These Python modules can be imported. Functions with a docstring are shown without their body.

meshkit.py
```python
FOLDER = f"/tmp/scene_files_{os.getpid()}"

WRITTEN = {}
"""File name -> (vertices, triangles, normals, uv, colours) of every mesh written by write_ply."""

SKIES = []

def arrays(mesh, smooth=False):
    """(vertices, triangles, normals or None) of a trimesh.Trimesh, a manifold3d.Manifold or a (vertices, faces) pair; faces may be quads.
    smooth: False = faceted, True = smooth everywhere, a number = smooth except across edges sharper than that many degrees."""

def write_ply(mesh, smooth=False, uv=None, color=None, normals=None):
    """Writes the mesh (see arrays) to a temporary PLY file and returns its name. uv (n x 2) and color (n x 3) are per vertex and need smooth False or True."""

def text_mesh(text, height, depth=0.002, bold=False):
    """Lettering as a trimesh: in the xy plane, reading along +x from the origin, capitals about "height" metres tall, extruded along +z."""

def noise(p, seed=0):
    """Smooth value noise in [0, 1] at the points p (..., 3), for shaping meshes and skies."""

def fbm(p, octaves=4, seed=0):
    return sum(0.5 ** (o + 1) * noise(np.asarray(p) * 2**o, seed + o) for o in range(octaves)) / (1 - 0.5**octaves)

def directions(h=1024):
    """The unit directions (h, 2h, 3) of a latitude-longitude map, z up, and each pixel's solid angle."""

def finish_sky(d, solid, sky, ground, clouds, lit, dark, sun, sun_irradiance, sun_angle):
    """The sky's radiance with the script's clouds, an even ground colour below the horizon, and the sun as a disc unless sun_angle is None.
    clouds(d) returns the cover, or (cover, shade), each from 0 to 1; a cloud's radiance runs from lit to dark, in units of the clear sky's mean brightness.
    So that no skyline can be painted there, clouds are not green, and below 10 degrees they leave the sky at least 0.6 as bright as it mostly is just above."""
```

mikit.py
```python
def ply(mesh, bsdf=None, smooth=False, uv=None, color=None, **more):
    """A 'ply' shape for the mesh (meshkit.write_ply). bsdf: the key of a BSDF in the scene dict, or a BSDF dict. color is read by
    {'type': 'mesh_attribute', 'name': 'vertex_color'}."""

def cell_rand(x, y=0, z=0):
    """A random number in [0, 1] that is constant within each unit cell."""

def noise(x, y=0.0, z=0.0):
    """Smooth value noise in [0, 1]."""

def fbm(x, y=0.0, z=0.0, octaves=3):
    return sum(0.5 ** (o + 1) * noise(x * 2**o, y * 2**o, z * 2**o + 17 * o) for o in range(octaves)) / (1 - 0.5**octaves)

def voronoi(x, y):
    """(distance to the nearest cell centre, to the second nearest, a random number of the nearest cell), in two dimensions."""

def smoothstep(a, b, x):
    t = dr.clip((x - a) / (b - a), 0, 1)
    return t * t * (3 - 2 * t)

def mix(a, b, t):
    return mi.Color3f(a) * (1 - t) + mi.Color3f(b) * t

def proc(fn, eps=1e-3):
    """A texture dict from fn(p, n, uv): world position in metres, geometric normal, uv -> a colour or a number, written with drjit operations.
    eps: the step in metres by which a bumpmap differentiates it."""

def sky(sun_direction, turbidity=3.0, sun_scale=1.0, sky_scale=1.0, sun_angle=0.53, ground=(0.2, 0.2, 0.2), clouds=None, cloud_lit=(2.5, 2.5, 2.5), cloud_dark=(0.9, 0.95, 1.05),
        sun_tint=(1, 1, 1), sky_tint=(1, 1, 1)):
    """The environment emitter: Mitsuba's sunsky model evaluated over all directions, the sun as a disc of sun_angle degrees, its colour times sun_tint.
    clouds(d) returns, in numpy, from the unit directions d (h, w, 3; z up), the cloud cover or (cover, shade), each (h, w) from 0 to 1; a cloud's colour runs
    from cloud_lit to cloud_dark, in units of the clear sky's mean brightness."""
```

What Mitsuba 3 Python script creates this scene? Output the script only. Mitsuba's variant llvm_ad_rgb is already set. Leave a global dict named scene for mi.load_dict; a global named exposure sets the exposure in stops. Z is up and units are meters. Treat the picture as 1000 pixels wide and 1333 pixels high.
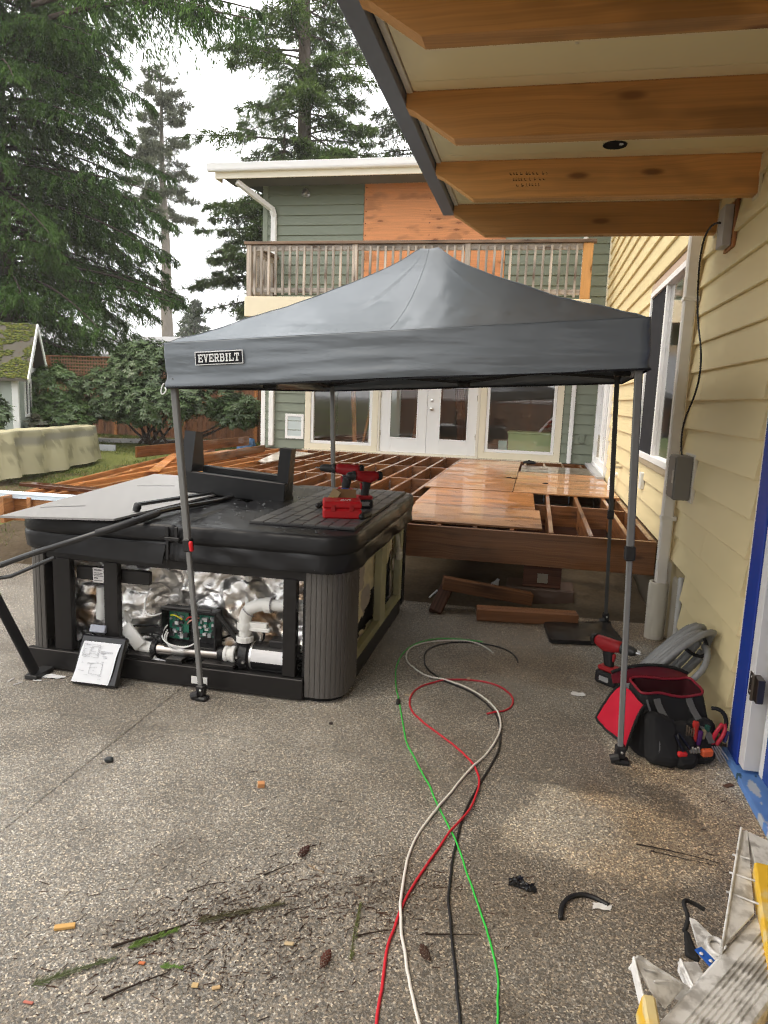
import math, random
import numpy as np, trimesh, manifold3d as m3, drjit as dr, mitsuba as mi
import mikit, meshkit
from mikit import ply, proc, noise, fbm, voronoi, cell_rand, smoothstep, mix
T = mi.ScalarTransform4f
scene, labels = {}, {}
RNG = np.random.default_rng(7)
random.seed(7)

# ---------------------------------------------------------------- camera, sky, exposure
CAM = np.array([0.0, 0.0, 1.7])
PITCH, ROLL, YAW, FOCAL = 0.15860, 0.03822, -0.20532, 923.0
_F = np.array([math.sin(YAW) * math.cos(PITCH), math.cos(YAW) * math.cos(PITCH), -math.sin(PITCH)])
_Rt = np.array([math.cos(YAW), -math.sin(YAW), 0.0])
_U = np.cross(_Rt, _F)
_UP = -math.sin(ROLL) * _Rt + math.cos(ROLL) * _U
scene['camera'] = {'type': 'perspective', 'fov': 2 * math.degrees(math.atan(500 / FOCAL)), 'fov_axis': 'x', 'near_clip': 0.05, 'far_clip': 900.0,
                   'to_world': T().look_at(origin=CAM.tolist(), target=(CAM + _F).tolist(), up=_UP.tolist())}
def clouds(d):
    return np.ones(d.shape[:2]), 0.35 * meshkit.fbm(d * 2.2, 3, 5)
scene['sky'] = mikit.sky([-0.45, -0.25, 0.85], turbidity=3, sun_scale=0.12, sun_angle=40, clouds=clouds, cloud_lit=(2.5, 2.5, 2.5), cloud_dark=(1.4, 1.45, 1.55))
exposure = 3.3

# ---------------------------------------------------------------- materials
def rgb(c): return {'type': 'rgb', 'value': [float(x) for x in c]}
VC = {'type': 'mesh_attribute', 'name': 'vertex_color'}
def mat(key, base, rough=0.6, spec=0.5, metallic=0.0, bump=None, scale=1.0, two=True, **kw):
    b = {'type': 'principled', 'base_color': base if isinstance(base, dict) else rgb(base), 'roughness': rough, 'specular': spec, 'metallic': metallic, **kw}
    if bump is not None:
        b = {'type': 'bumpmap', 'arbitrary': bump, 'scale': scale, 'bsdf': b}
    scene[key] = {'type': 'twosided', 'bsdf': b} if two else b
mat('vc_matte', VC, 0.85, 0.3)
mat('vc_satin', VC, 0.45, 0.38)
mat('vc_gloss', VC, 0.16, 0.5)
mat('vc_metal', VC, 0.33, 0.5, 1.0)

def concrete_col(p, n, uv):
    x, y = p.x, p.y
    wx = x + 0.004 * noise(x * 60, y * 60)
    d1, d2, c = voronoi(wx * 180, y * 180)
    e1, e2, k = voronoi(x * 340 + 7, y * 340)
    big = fbm(x * 0.9 + 3, y * 0.9, 0, 4)
    mid = fbm(x * 5, y * 5, 4, 3)
    wet = mix((0.156, 0.143, 0.123), (0.270, 0.256, 0.230), smoothstep(0.25, 0.75, big * 0.6 + mid * 0.4))
    # dry, pale patches left where the eave keeps the rain off
    r1 = dr.sqrt(dr.square((x - 0.42) / 0.55) + dr.square((y - 2.78) / 0.34))
    r2 = dr.sqrt(dr.square((x - 0.75) / 0.42) + dr.square((y - 3.72) / 0.62))
    r3 = dr.sqrt(dr.square((x - 0.95) / 0.24) + dr.square((y - 3.0) / 0.5))
    r = dr.minimum(dr.minimum(r1, r2), r3) + 0.9 * (fbm(x * 3.1, y * 3.1, 9, 4) - 0.5)
    dry = 1 - smoothstep(0.72, 1.0, r)
    base = mix(wet, mix((0.34, 0.315, 0.265), (0.46, 0.43, 0.37), mid), dry)
    # brown soil dust towards the wall, with shade of tub and canopy painted in
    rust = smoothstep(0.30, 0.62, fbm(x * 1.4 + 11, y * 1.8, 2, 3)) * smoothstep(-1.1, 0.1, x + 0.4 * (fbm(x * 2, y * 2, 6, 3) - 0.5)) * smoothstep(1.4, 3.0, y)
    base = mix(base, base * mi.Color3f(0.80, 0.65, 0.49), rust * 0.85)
    tone = dr.select(c < 0.32, 0.55, dr.select(c < 0.62, 0.95, dr.select(c < 0.91, 1.30, 2.5)))
    col = base * tone
    col = mix(col, col * mi.Color3f(1.08, 0.98, 0.86), smoothstep(0.4, 0.6, cell_rand(c * 977)))
    col = col * (0.5 + 0.5 * smoothstep(0.0, 0.22, d2 - d1)) * (0.8 + 0.4 * k)
    # tidemarks next to the joints
    j = dr.minimum(dr.abs(y - 3.10), dr.abs(x + 1.90))
    return col * (0.86 + 0.14 * smoothstep(0.0, 0.06, j + 0.03 * mid))
def concrete_h(p, n, uv):
    d1, d2, c = voronoi(p.x * 180 + 0.72 * noise(p.x * 60, p.y * 60), p.y * 180)
    return (1 - smoothstep(0.05, 0.6, d1)) * (0.4 + 0.6 * c) + 0.4 * noise(p.x * 40, p.y * 40)
def concrete_r(p, n, uv):
    return 0.38 + 0.35 * fbm(p.x * 1.7, p.y * 1.7, 1, 3)
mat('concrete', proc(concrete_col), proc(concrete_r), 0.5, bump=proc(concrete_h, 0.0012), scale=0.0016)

PAL = [(0.61, 0.335, 0.120), (0.205, 0.090, 0.037), (0.46, 0.41, 0.355), (0.31, 0.155, 0.066), (0.80, 0.35, 0.15), (0.26, 0.125, 0.066), (0.50, 0.225, 0.085), (0.100, 0.040, 0.022), (0.17, 0.125, 0.095)]
def wood_col(p, n, uv):
    pal = dr.floor(uv.y / 100)
    pid = dr.floor(uv.x / 100)
    u, v = uv.x - pid * 100, uv.y - pal * 100
    base = mi.Color3f(*PAL[0])
    for i, c in enumerate(PAL[1:], 1):
        base = dr.select(dr.abs(pal - i) < 0.5, mi.Color3f(*c), base)
    w = v + 0.03 * noise(u * 2.2, v * 3, pid) + 0.012 * noise(u * 7, v * 9, pid)
    ring = fbm(u * 0.7, w * 55, pid, 3)
    fine = noise(u * 6, w * 330, pid)
    k1, k2, kc = voronoi(u * 1.6 + pid * 3.7, v * 5.5)
    knot = (1 - smoothstep(0.035, 0.13, k1)) * smoothstep(0.45, 0.55, kc)
    halo = (1 - smoothstep(0.1, 0.4, k1)) * smoothstep(0.45, 0.55, kc)
    sharp = smoothstep(0.46, 0.60, noise(u * 0.5, w * 120, pid + 5))
    t = 0.60 + 0.60 * ring + 0.26 * (fine - 0.5) - 0.3 * halo - 0.09 * sharp
    blot = fbm(u * 4.5, v * 11, pid + 2, 4)
    t = dr.select((dr.abs(pal - 4) < 0.5) | (pal < 0.5), 0.50 + 0.46 * t, t)
    t = dr.select(dr.abs(pal - 3) < 0.5, 0.66 + 0.55 * blot + 0.25 * (fine - 0.5) - 0.12 * sharp, t)
    t = t * (0.78 + 0.44 * cell_rand(pid, 3))
    stain = smoothstep(0.55, 0.75, fbm(u * 2.5 + pid, v * 6, 3, 3))
    c = base * t * (1 - 0.30 * stain)
    c = mix(c, c * mi.Color3f(1.12, 0.96, 0.80), cell_rand(pid, 9) * dr.select(dr.abs(pal - 2) < 0.5, 0.3, 1.0))
    return mix(c, base * mi.Color3f(0.28, 0.20, 0.16), knot * 0.85)
def wood_h(p, n, uv):
    pid = dr.floor(uv.x / 100)
    return fbm(uv.x * 1.2, uv.y * 160, pid, 2) + 0.4 * noise(uv.x * 9, uv.y * 400, pid)
mat('wood_dry', proc(wood_col), 0.62, 0.35, bump=proc(wood_h, 0.0015), scale=0.0009)
def wet_r(p, n, uv): return 0.03 + 0.34 * smoothstep(0.44, 0.66, fbm(p.x * 2.7, p.y * 3.6, p.z * 3, 4))
mat('wood_wet', proc(wood_col), proc(wet_r), 0.6, bump=proc(wood_h, 0.002), scale=0.00018)

def emboss(p, n, uv):
    a = p.y * (dr.abs(n.x) > 0.5) + p.x * (dr.abs(n.x) <= 0.5)
    return fbm(a * 5 + 0.6 * noise(a * 3, p.z * 8), p.z * 120, 0, 3)
mat('siding', VC, 0.42, 0.4, bump=proc(emboss, 0.002), scale=0.0016)
mat('leaf', VC, 0.5, 0.35)
scene['leaf'] = {'type': 'principledthin', 'base_color': VC, 'roughness': 0.75, 'diff_trans': 0.55, 'eta': 1.3, 'spec_trans': 0.0}
scene['pane'] = {'type': 'thindielectric', 'int_ior': 1.5}
def foil_h(p, n, uv):
    d1, d2, c = voronoi((p.x + 0.3 * p.y) * 105, p.z * 105)
    return 1 - smoothstep(0.1, 0.5, d1)
def foil_c(p, n, uv):
    f = fbm(p.x * 7, p.z * 7, p.y * 5, 3)
    a = mix((0.90, 0.89, 0.87), (0.62, 0.42, 0.25), smoothstep(0.56, 0.74, f))
    return mix(a, (0.42, 0.40, 0.38), smoothstep(0.6, 0.85, fbm(p.x * 14 + 5, p.z * 14, 1, 2)))
mat('foil', proc(foil_c), 0.24, 0.5, 0.95, bump=proc(foil_h, 0.002), scale=0.0012)
def vinyl_h(p, n, uv):
    return fbm(p.x * 9, p.y * 9, p.z * 9, 3) + 0.10 * noise(p.x * 420, p.y * 420, p.z * 420)
def vinyl_r(p, n, uv):
    return dr.select(n.z > 0.6, 0.14, 0.36) + 0.25 * smoothstep(0.35, 0.7, fbm(p.x * 6, p.y * 6, p.z * 6, 3))
mat('vinyl', (0.009, 0.009, 0.010), proc(vinyl_r), 0.28, bump=proc(vinyl_h, 0.002), scale=0.010)
def plast_h(p, n, uv): return noise(p.x * 3 + p.y * 260, p.z * 3, 0) + 0.5 * fbm(p.x * 40, p.y * 40, p.z * 40, 2)
mat('plank', VC, 0.36, 0.28, bump=proc(plast_h, 0.0015), scale=0.0006)
def cloth_h(p, n, uv):
    return 0.55 * fbm(p.x * 3.2 + 0.6 * noise(p.y * 2, p.x * 2), p.y * 5, p.z * 22, 3) + 0.05 * noise(p.x * 260, p.y * 260, p.z * 260)
def canopy_r(p, n, uv): return 0.29 + 0.10 * smoothstep(0.38, 0.62, fbm(p.x * 6, p.y * 2.2, p.z * 2, 4))
mat('canopy_cloth', (0.118, 0.139, 0.160), proc(canopy_r), 0.7, bump=proc(cloth_h, 0.003), scale=0.010, sheen=0.15)
def soil_c(p, n, uv):
    f = fbm(p.x * 1.3, p.y * 1.3, 0, 4)
    g = noise(p.x * 55, p.y * 55)
    c = mix((0.045, 0.032, 0.020), (0.10, 0.075, 0.045), f * 0.6 + g * 0.4)
    return mix(c, mix((0.05, 0.07, 0.015), (0.12, 0.12, 0.035), g), smoothstep(0.42, 0.6, fbm(p.x * 0.35 + 4, p.y * 0.35, 2, 3)) * smoothstep(7, 12, dr.abs(p.y) + dr.maximum(0, -p.x - 5)))
def soil_h(p, n, uv): return fbm(p.x * 22, p.y * 22, 0, 3)
mat('soil', proc(soil_c), 0.9, 0.2, bump=proc(soil_h, 0.004), scale=0.02)
def bark_h(p, n, uv): return fbm(p.x * 14 + p.y * 14, p.z * 3, p.y * 9, 3)
mat('bark', VC, 0.9, 0.2, bump=proc(bark_h, 0.004), scale=0.03)
def foam_h(p, n, uv): return fbm(p.x * 16, p.y * 16, p.z * 16, 4)
mat('foam', VC, 0.42, 0.4, bump=proc(foam_h, 0.003), scale=0.02)

# ---------------------------------------------------------------- mesh helpers
def nk(key):
    if key not in scene and key not in _used: _used.add(key); return key
    i = 1
    while f'{key}_{i:03d}' in scene or f'{key}_{i:03d}' in _used: i += 1
    _used.add(f'{key}_{i:03d}')
    return f'{key}_{i:03d}'
_used = set()
def V(*a): return np.array(a, float)
def unit(a): a = np.asarray(a, float); return a / (np.linalg.norm(a) + 1e-12)
def tris(f):
    f = np.asarray(f, int)
    return np.vstack([f[:, [0, 1, 2]], f[:, [0, 2, 3]]]) if f.shape[1] == 4 else f
def cat(ms):
    vs, fs, o = [], [], 0
    for v, f in ms:
        vs.append(v); fs.append(tris(f) + o); o += len(v)
    return np.vstack(vs), np.vstack(fs)
def man(m):
    me = m.to_mesh()
    return np.array(me.vert_properties[:, :3], float), np.array(me.tri_verts, int)
def tm(m): return np.array(m.vertices, float), np.array(m.faces, int)
def move(m, d, rz=0.0):
    v, f = m
    c, s = math.cos(rz), math.sin(rz)
    return v @ np.array([[c, s, 0], [-s, c, 0], [0, 0, 1.0]]) + np.asarray(d, float), f
def frame(m, o, x, y, z):
    v, f = m
    return v @ np.array([x, y, z], float) + np.asarray(o, float), f
_CB = None
def cbox(sx, sy, sz, ch=0.003):
    """a box centred on the origin with chamfered edges (44 triangles), or plain if ch is 0"""
    h = np.array([sx, sy, sz]) / 2
    if ch <= 0:
        v = np.array([[x, y, z] for x in (-1, 1) for y in (-1, 1) for z in (-1, 1)], float) * h
        return v, np.array([[0, 1, 3], [0, 3, 2], [4, 6, 7], [4, 7, 5], [0, 4, 5], [0, 5, 1], [2, 3, 7], [2, 7, 6], [0, 2, 6], [0, 6, 4], [1, 5, 7], [1, 7, 3]])
    global _CB
    if _CB is None:
        pts = []
        for k in range(3):
            for s in np.ndindex(2, 2, 2):
                q = np.array(s) * 2 - 1
                w = np.full(3, 0.5); w[k] = 1.0
                pts.append(q * w)
        hull = trimesh.convex.convex_hull(np.array(pts))
        _CB = (np.sign(hull.vertices), np.abs(hull.vertices) > 0.75, np.array(hull.faces))
    sg, full, f = _CB
    ch = min(ch, h.min() * 0.6)
    return sg * (h - np.where(full, 0, ch)), f
def bx(x0, x1, y0, y1, z0, z1, ch=0.003):
    v, f = cbox(x1 - x0, y1 - y0, z1 - z0, ch)
    return v + V((x0 + x1) / 2, (y0 + y1) / 2, (z0 + z1) / 2), f
def beam(p0, p1, w, h, up=(0, 0, 1), ch=0.003):
    """an oriented box from p0 to p1 (centre line), w across, h along up"""
    p0, p1 = np.asarray(p0, float), np.asarray(p1, float)
    x = unit(p1 - p0); y = unit(np.cross(up, x)); z = np.cross(x, y)
    return frame(cbox(np.linalg.norm(p1 - p0), w, h, ch), (p0 + p1) / 2, x, y, z)
def tube(pts, r, sides=10, cap=True):
    p = np.asarray(pts, float); n = len(p)
    r = np.broadcast_to(np.asarray(r, float), (n,))
    t = np.gradient(p, axis=0); t /= np.linalg.norm(t, axis=1, keepdims=True) + 1e-12
    a = np.zeros_like(p); ref = V(0, 0, 1) if abs(t[0, 2]) < 0.9 else V(1, 0, 0)
    a[0] = unit(np.cross(t[0], ref))
    for i in range(1, n): a[i] = unit(a[i - 1] - t[i] * (a[i - 1] @ t[i]))
    b = np.cross(t, a); ang = np.arange(sides) * 2 * math.pi / sides
    v = (p[:, None] + r[:, None, None] * (np.cos(ang)[None, :, None] * a[:, None] + np.sin(ang)[None, :, None] * b[:, None])).reshape(-1, 3)
    i, j = np.meshgrid(np.arange(n - 1), np.arange(sides), indexing='ij')
    q = np.stack([i * sides + j, i * sides + (j + 1) % sides, (i + 1) * sides + (j + 1) % sides, (i + 1) * sides + j], -1).reshape(-1, 4)
    f = tris(q)
    if cap:
        v = np.vstack([v, p[:1], p[-1:]]); c0, c1 = len(v) - 2, len(v) - 1
        j = np.arange(sides)
        f = np.vstack([f, np.stack([np.full(sides, c0), (j + 1) % sides, j], 1), np.stack([np.full(sides, c1), (n - 1) * sides + j, (n - 1) * sides + (j + 1) % sides], 1)])
    return v, f
def spline(ctrl, n=60):
    from scipy.interpolate import CubicSpline
    c = np.asarray(ctrl, float)
    s = np.concatenate([[0], np.cumsum(np.linalg.norm(np.diff(c, axis=0), axis=1) ** 0.7)])
    return CubicSpline(s, c)(np.linspace(0, s[-1], n))
def lathe(prof, o=(0, 0, 0), axis=(0, 0, 1), n=20):
    """profile [(radius, height)] turned about axis"""
    z = unit(axis); x = unit(np.cross(z, V(0, 0, 1) if abs(z[2]) < 0.9 else V(1, 0, 0))); y = np.cross(z, x)
    pr = np.array(prof, float); ang = np.arange(n) * 2 * math.pi / n
    v = np.stack([pr[:, None, 0] * np.cos(ang), pr[:, None, 0] * np.sin(ang), np.broadcast_to(pr[:, None, 1], (len(pr), n))], -1).reshape(-1, 3)
    i, j = np.meshgrid(np.arange(len(pr) - 1), np.arange(n), indexing='ij')
    f = tris(np.stack([i * n + j, i * n + (j + 1) % n, (i + 1) * n + (j + 1) % n, (i + 1) * n + j], -1).reshape(-1, 4))
    return frame((v, f), o, x, y, z)
def extr(poly, depth, o=(0, 0, 0), x=(1, 0, 0), y=(0, 1, 0)):
    """a polygon [(a,b)] in the plane o + a x + b y, extruded by depth along x cross y"""
    import shapely
    m = trimesh.creation.extrude_polygon(shapely.Polygon(poly), depth, engine='earcut')
    x, y = unit(x), unit(y)
    return frame(tm(m), o, x, y, np.cross(x, y))
def hull(points, r=None):
    pts = np.asarray(points, float)
    if r is None: return tm(trimesh.convex.convex_hull(pts))
    r = np.broadcast_to(r, (len(pts),))
    ico = trimesh.creation.icosphere(1)
    return tm(trimesh.convex.convex_hull(np.vstack([ico.vertices * rr + p for p, rr in zip(pts, r)])))
def sheet(P, thick=0.0):
    """a grid of points (n, m, 3) as a sheet, closed with a back side if thick"""
    n, m = P.shape[:2]
    i, j = np.meshgrid(np.arange(n - 1), np.arange(m - 1), indexing='ij')
    q = np.stack([i * m + j, (i + 1) * m + j, (i + 1) * m + j + 1, i * m + j + 1], -1).reshape(-1, 4)
    v, f = P.reshape(-1, 3), tris(q)
    if thick:
        nn = np.zeros_like(v); fn = np.cross(v[f[:, 1]] - v[f[:, 0]], v[f[:, 2]] - v[f[:, 0]])
        for k in range(3): np.add.at(nn, f[:, k], fn)
        nn /= np.linalg.norm(nn, axis=1, keepdims=True) + 1e-12
        w = v - nn * thick
        idx = np.arange(n * m).reshape(n, m)
        rim = np.concatenate([idx[:, 0], idx[-1, 1:], idx[-2::-1, -1], idx[0, -2:0:-1]])
        nx = np.roll(rim, -1)
        side = np.stack([rim, nx, nx + n * m, rim + n * m], 1)
        v, f = np.vstack([v, w]), np.vstack([f, f[:, ::-1] + n * m, tris(side)[:, ::-1]])
    return v, f
def put(key, mesh, bsdf, col=None, smooth=False, uv=None, **more):
    """one entry of the scene; col: one colour or one per vertex"""
    key = nk(key)
    v, f = np.asarray(mesh[0], float), tris(mesh[1])
    if col is not None:
        col = np.asarray(col, float)
        if smooth not in (True, False) and col.ndim == 1:
            m = trimesh.graph.smooth_shade(trimesh.Trimesh(v, f, process=False), angle=math.radians(smooth), facet_minarea=None)
            v, f = np.array(m.vertices), np.array(m.faces)
            smooth = True
        col = np.broadcast_to(col, v.shape)
    scene[key] = ply((v, f), bsdf, smooth=smooth, color=col, uv=uv, **more)
    return key
_pid = [0]
def wood(key, mesh, axis, pal, wet=False, up=None):
    """a piece of timber: uv runs along its grain; pal picks the kind of wood"""
    v, f = mesh
    _pid[0] += 1
    a = unit(axis); c = v.mean(0)
    b = unit(np.cross(a, V(0, 0, 1) if abs(a[2]) < 0.9 else V(0, 1, 0))); d = np.cross(a, b)
    q = v - c
    uv = np.stack([50 + q @ a + 100 * (_pid[0] % 97), 50 + q @ b + 0.93 * (q @ d) + 100 * pal], 1)
    return put(key, (v, f), 'wood_wet' if wet else 'wood_dry', uv=uv)
def thing(key, label, cat_, group=None):
    key = nk(key)
    labels[key] = {'label': label, 'category': cat_}
    if group: labels[key]['group'] = group
    return key
def tag(key, label, cat_, group=None):
    labels[key] = {'label': label, 'category': cat_}
    if group: labels[key]['group'] = group
    return key
def struct(key): labels[key] = {'kind': 'structure'}; return key
def say(key, label): labels[key] = {'label': label}; return key
def jit(c, a=0.1): return np.clip(np.asarray(c) * (1 + RNG.uniform(-a, a)), 0, 1)
# ================================================================ the ground
def ground_sheet():
    xs = np.concatenate([[-400, -150, -60], np.linspace(-30, 12, 43), [40, 150, 400]])
    ys = np.concatenate([[-400, -100, -30], np.linspace(-10, 40, 51), [70, 150, 400]])
    X, Y = np.meshgrid(xs, ys, indexing='ij')
    Z = -0.10 + 0.05 * (meshkit.fbm(np.stack([X, Y, 0 * X], -1) * 0.8) - 0.5)
    return sheet(np.stack([X, Y, Z], -1))
put('ground', ground_sheet(), 'soil', smooth=True); struct('ground')
put('patio', bx(-7.6, 1.12, -6.5, 5.80, -0.16, -0.003, 0), 'concrete'); struct('patio')
JX, JY, G = [-7.6, -4.8, -1.90, 1.12], [-6.5, -3.2, 0.05, 3.10, 5.80], 0.0028
for i in range(3):
    for j in range(4):
        x0, x1, y0, y1 = JX[i] + G, JX[i + 1] - G, JY[j] + G, JY[j + 1] - G
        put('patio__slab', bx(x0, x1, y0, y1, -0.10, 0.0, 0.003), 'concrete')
# dug soil under the deck frame
def dirt():
    X, Y = np.meshgrid(np.linspace(-6.3, 1.04, 74), np.linspace(5.72, 13.3, 76), indexing='ij')
    q = np.stack([X, Y, 0 * X], -1)
    Z = -0.08 + 0.16 * meshkit.fbm(q * 1.1, 4, 3) + 0.05 * meshkit.fbm(q * 6, 3, 8)
    Z -= 0.10 * np.clip((5.95 - Y) / 0.2, 0, 1)
    return sheet(np.stack([X, Y, Z], -1))
put('dirt', dirt(), 'soil', smooth=True); struct('dirt')

# ================================================================ the yellow house on the right
YEL, CRM, WHT, GRN = (0.70, 0.59, 0.335), (0.78, 0.72, 0.57), (0.80, 0.80, 0.78), (0.185, 0.212, 0.158)
yh = thing('yellow_house', 'yellow lap-sided house along the right with a timber-beamed eave and blue door frame', 'house')
WX, REV = 1.06, 0.1928
def lap(axis, a0, a1, z, rev, face, out):
    """one lap siding board: its lower edge stands proud; axis 0: along x on a wall facing -y at y=face; axis 1: along y on a wall facing -x"""
    q = [(0.0, rev + 0.025), (-0.004, rev + 0.025), (-0.034, 0.0), (-0.032, -0.004), (0.0, -0.001)]
    if axis == 1:
        return extr([(face + p, z + w) for p, w in q], a1 - a0, (0, a1, 0), (1, 0, 0), (0, 0, 1))
    return extr([(-(face + p), z + w) for p, w in q], a1 - a0, (a1, 0, 0), (0, -1, 0), (0, 0, 1))
wall_y = put(yh + '__wall', cat([bx(WX + 0.012, WX + 0.14, 3.68, 5.56, 0.0, 3.05, 0), bx(WX + 0.012, WX + 0.14, 5.56, 13.35, 0.55, 1.22, 0), bx(WX + 0.012, WX + 0.14, 5.56, 13.35, 2.83, 5.9, 0), bx(WX + 0.012, WX + 0.14, 7.68, 11.0, 1.2, 2.84, 0),
                  bx(WX + 0.012, WX + 0.14, 5.56, 5.88, 1.2, 2.84, 0), bx(WX + 0.012, WX + 0.14, 13.12, 13.35, 1.2, 2.84, 0), bx(WX + 0.012, WX + 0.14, -4, 2.3, 0.0, 3.05, 0), bx(WX + 0.012, WX + 0.14, 2.3, 3.68, 2.18, 3.05, 0)]), 'vc_matte', (0.3, 0.24, 0.13))
def yboard(y0, y1, z, sh=1.0):
    put(wall_y + '__siding_board', lap(1, y0, y1, z, REV, WX + 0.012, -1), 'siding', jit(np.array(YEL) * sh, 0.035), smooth=25)
for k in range(-3, 13):
    z = 0.612 + REV * k
    ragged = 3.675 + RNG.uniform(-0.012, 0.018)
    lo = 5.02 if z < 0.5 else 5.46
    if k == 1: yboard(ragged, 4.58, z); yboard(4.583, lo, z)
    elif k == 6: yboard(ragged, 5.06, z); yboard(5.063, lo, z)
    else: yboard(ragged, lo, z)
for k in range(1, 28):
    z = 0.448 + REV * k
    spans = [(5.58, 13.33)]
    if 1.20 - REV + 0.03 < z < 2.84: spans = [(5.58, 5.80), (7.76, 13.33)] if z > 1.2 else [(5.58, 13.33)]
    if z < 2.80: spans = [(a, min(b, 10.86)) for a, b in spans if a < 10.86]
    for a, b in spans:
        cut = a + (b - a) * (0.35 + 0.3 * RNG.random())
        if b - a > 4 and k % 2: yboard(a, cut - 0.002, z, 1.0); yboard(cut + 0.001, b, z, 1.0)
        else: yboard(a, b, z)
put(yh + '__corner_trim', bx(WX - 0.022, WX + 0.012, 5.465, 5.575, 0.62, 3.03), 'siding', YEL)
put(yh + '__corner_board', bx(WX - 0.03, WX + 0.0, 13.24, 13.335, 0.66, 5.6), 'siding', CRM)
put(yh + '__ledger', bx(WX - 0.05, WX + 0.010, 5.93, 13.1, 0.42, 0.615), 'vc_matte', (0.10, 0.06, 0.03))
# foundation and the notch in the siding
fnd = put(yh + '__foundation', cat([bx(WX + 0.03, WX + 0.16, 4.9, 13.4, -0.1, 0.56, 0.01), bx(WX - 0.005, WX + 0.05, 5.12, 5.40, -0.1, 0.50, 0.015)]), 'foam', (0.30, 0.27, 0.21))
put(yh + '__conduit', tube([(WX - 0.012, 5.075, -0.02), (WX - 0.012, 5.075, 0.56)], 0.018, 10), 'vc_satin', (0.5, 0.5, 0.48), smooth=True)
# window on the yellow wall
wy_ = yh + '__window'
Y0, Y1, Z0, Z1, FW = 5.86, 7.70, 1.225, 2.83, 0.055
put(wy_, cat([bx(WX - 0.035, WX + 0.05, Y0, Y1, Z0, Z0 + FW), bx(WX - 0.035, WX + 0.05, Y0, Y1, Z1 - FW, Z1), bx(WX - 0.034, WX + 0.05, Y0, Y0 + FW, Z0 + FW, Z1 - FW), bx(WX - 0.034, WX + 0.05, Y1 - FW, Y1, Z0 + FW, Z1 - FW),
              bx(WX - 0.026, WX + 0.045, 6.79, 6.84, Z0 + FW, Z1 - FW)]), 'vc_satin', WHT)
put(wy_ + '__pane', bx(WX + 0.006, WX + 0.010, Y0 + FW, 6.79, Z0 + FW, Z1 - FW, 0), 'pane')
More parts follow.
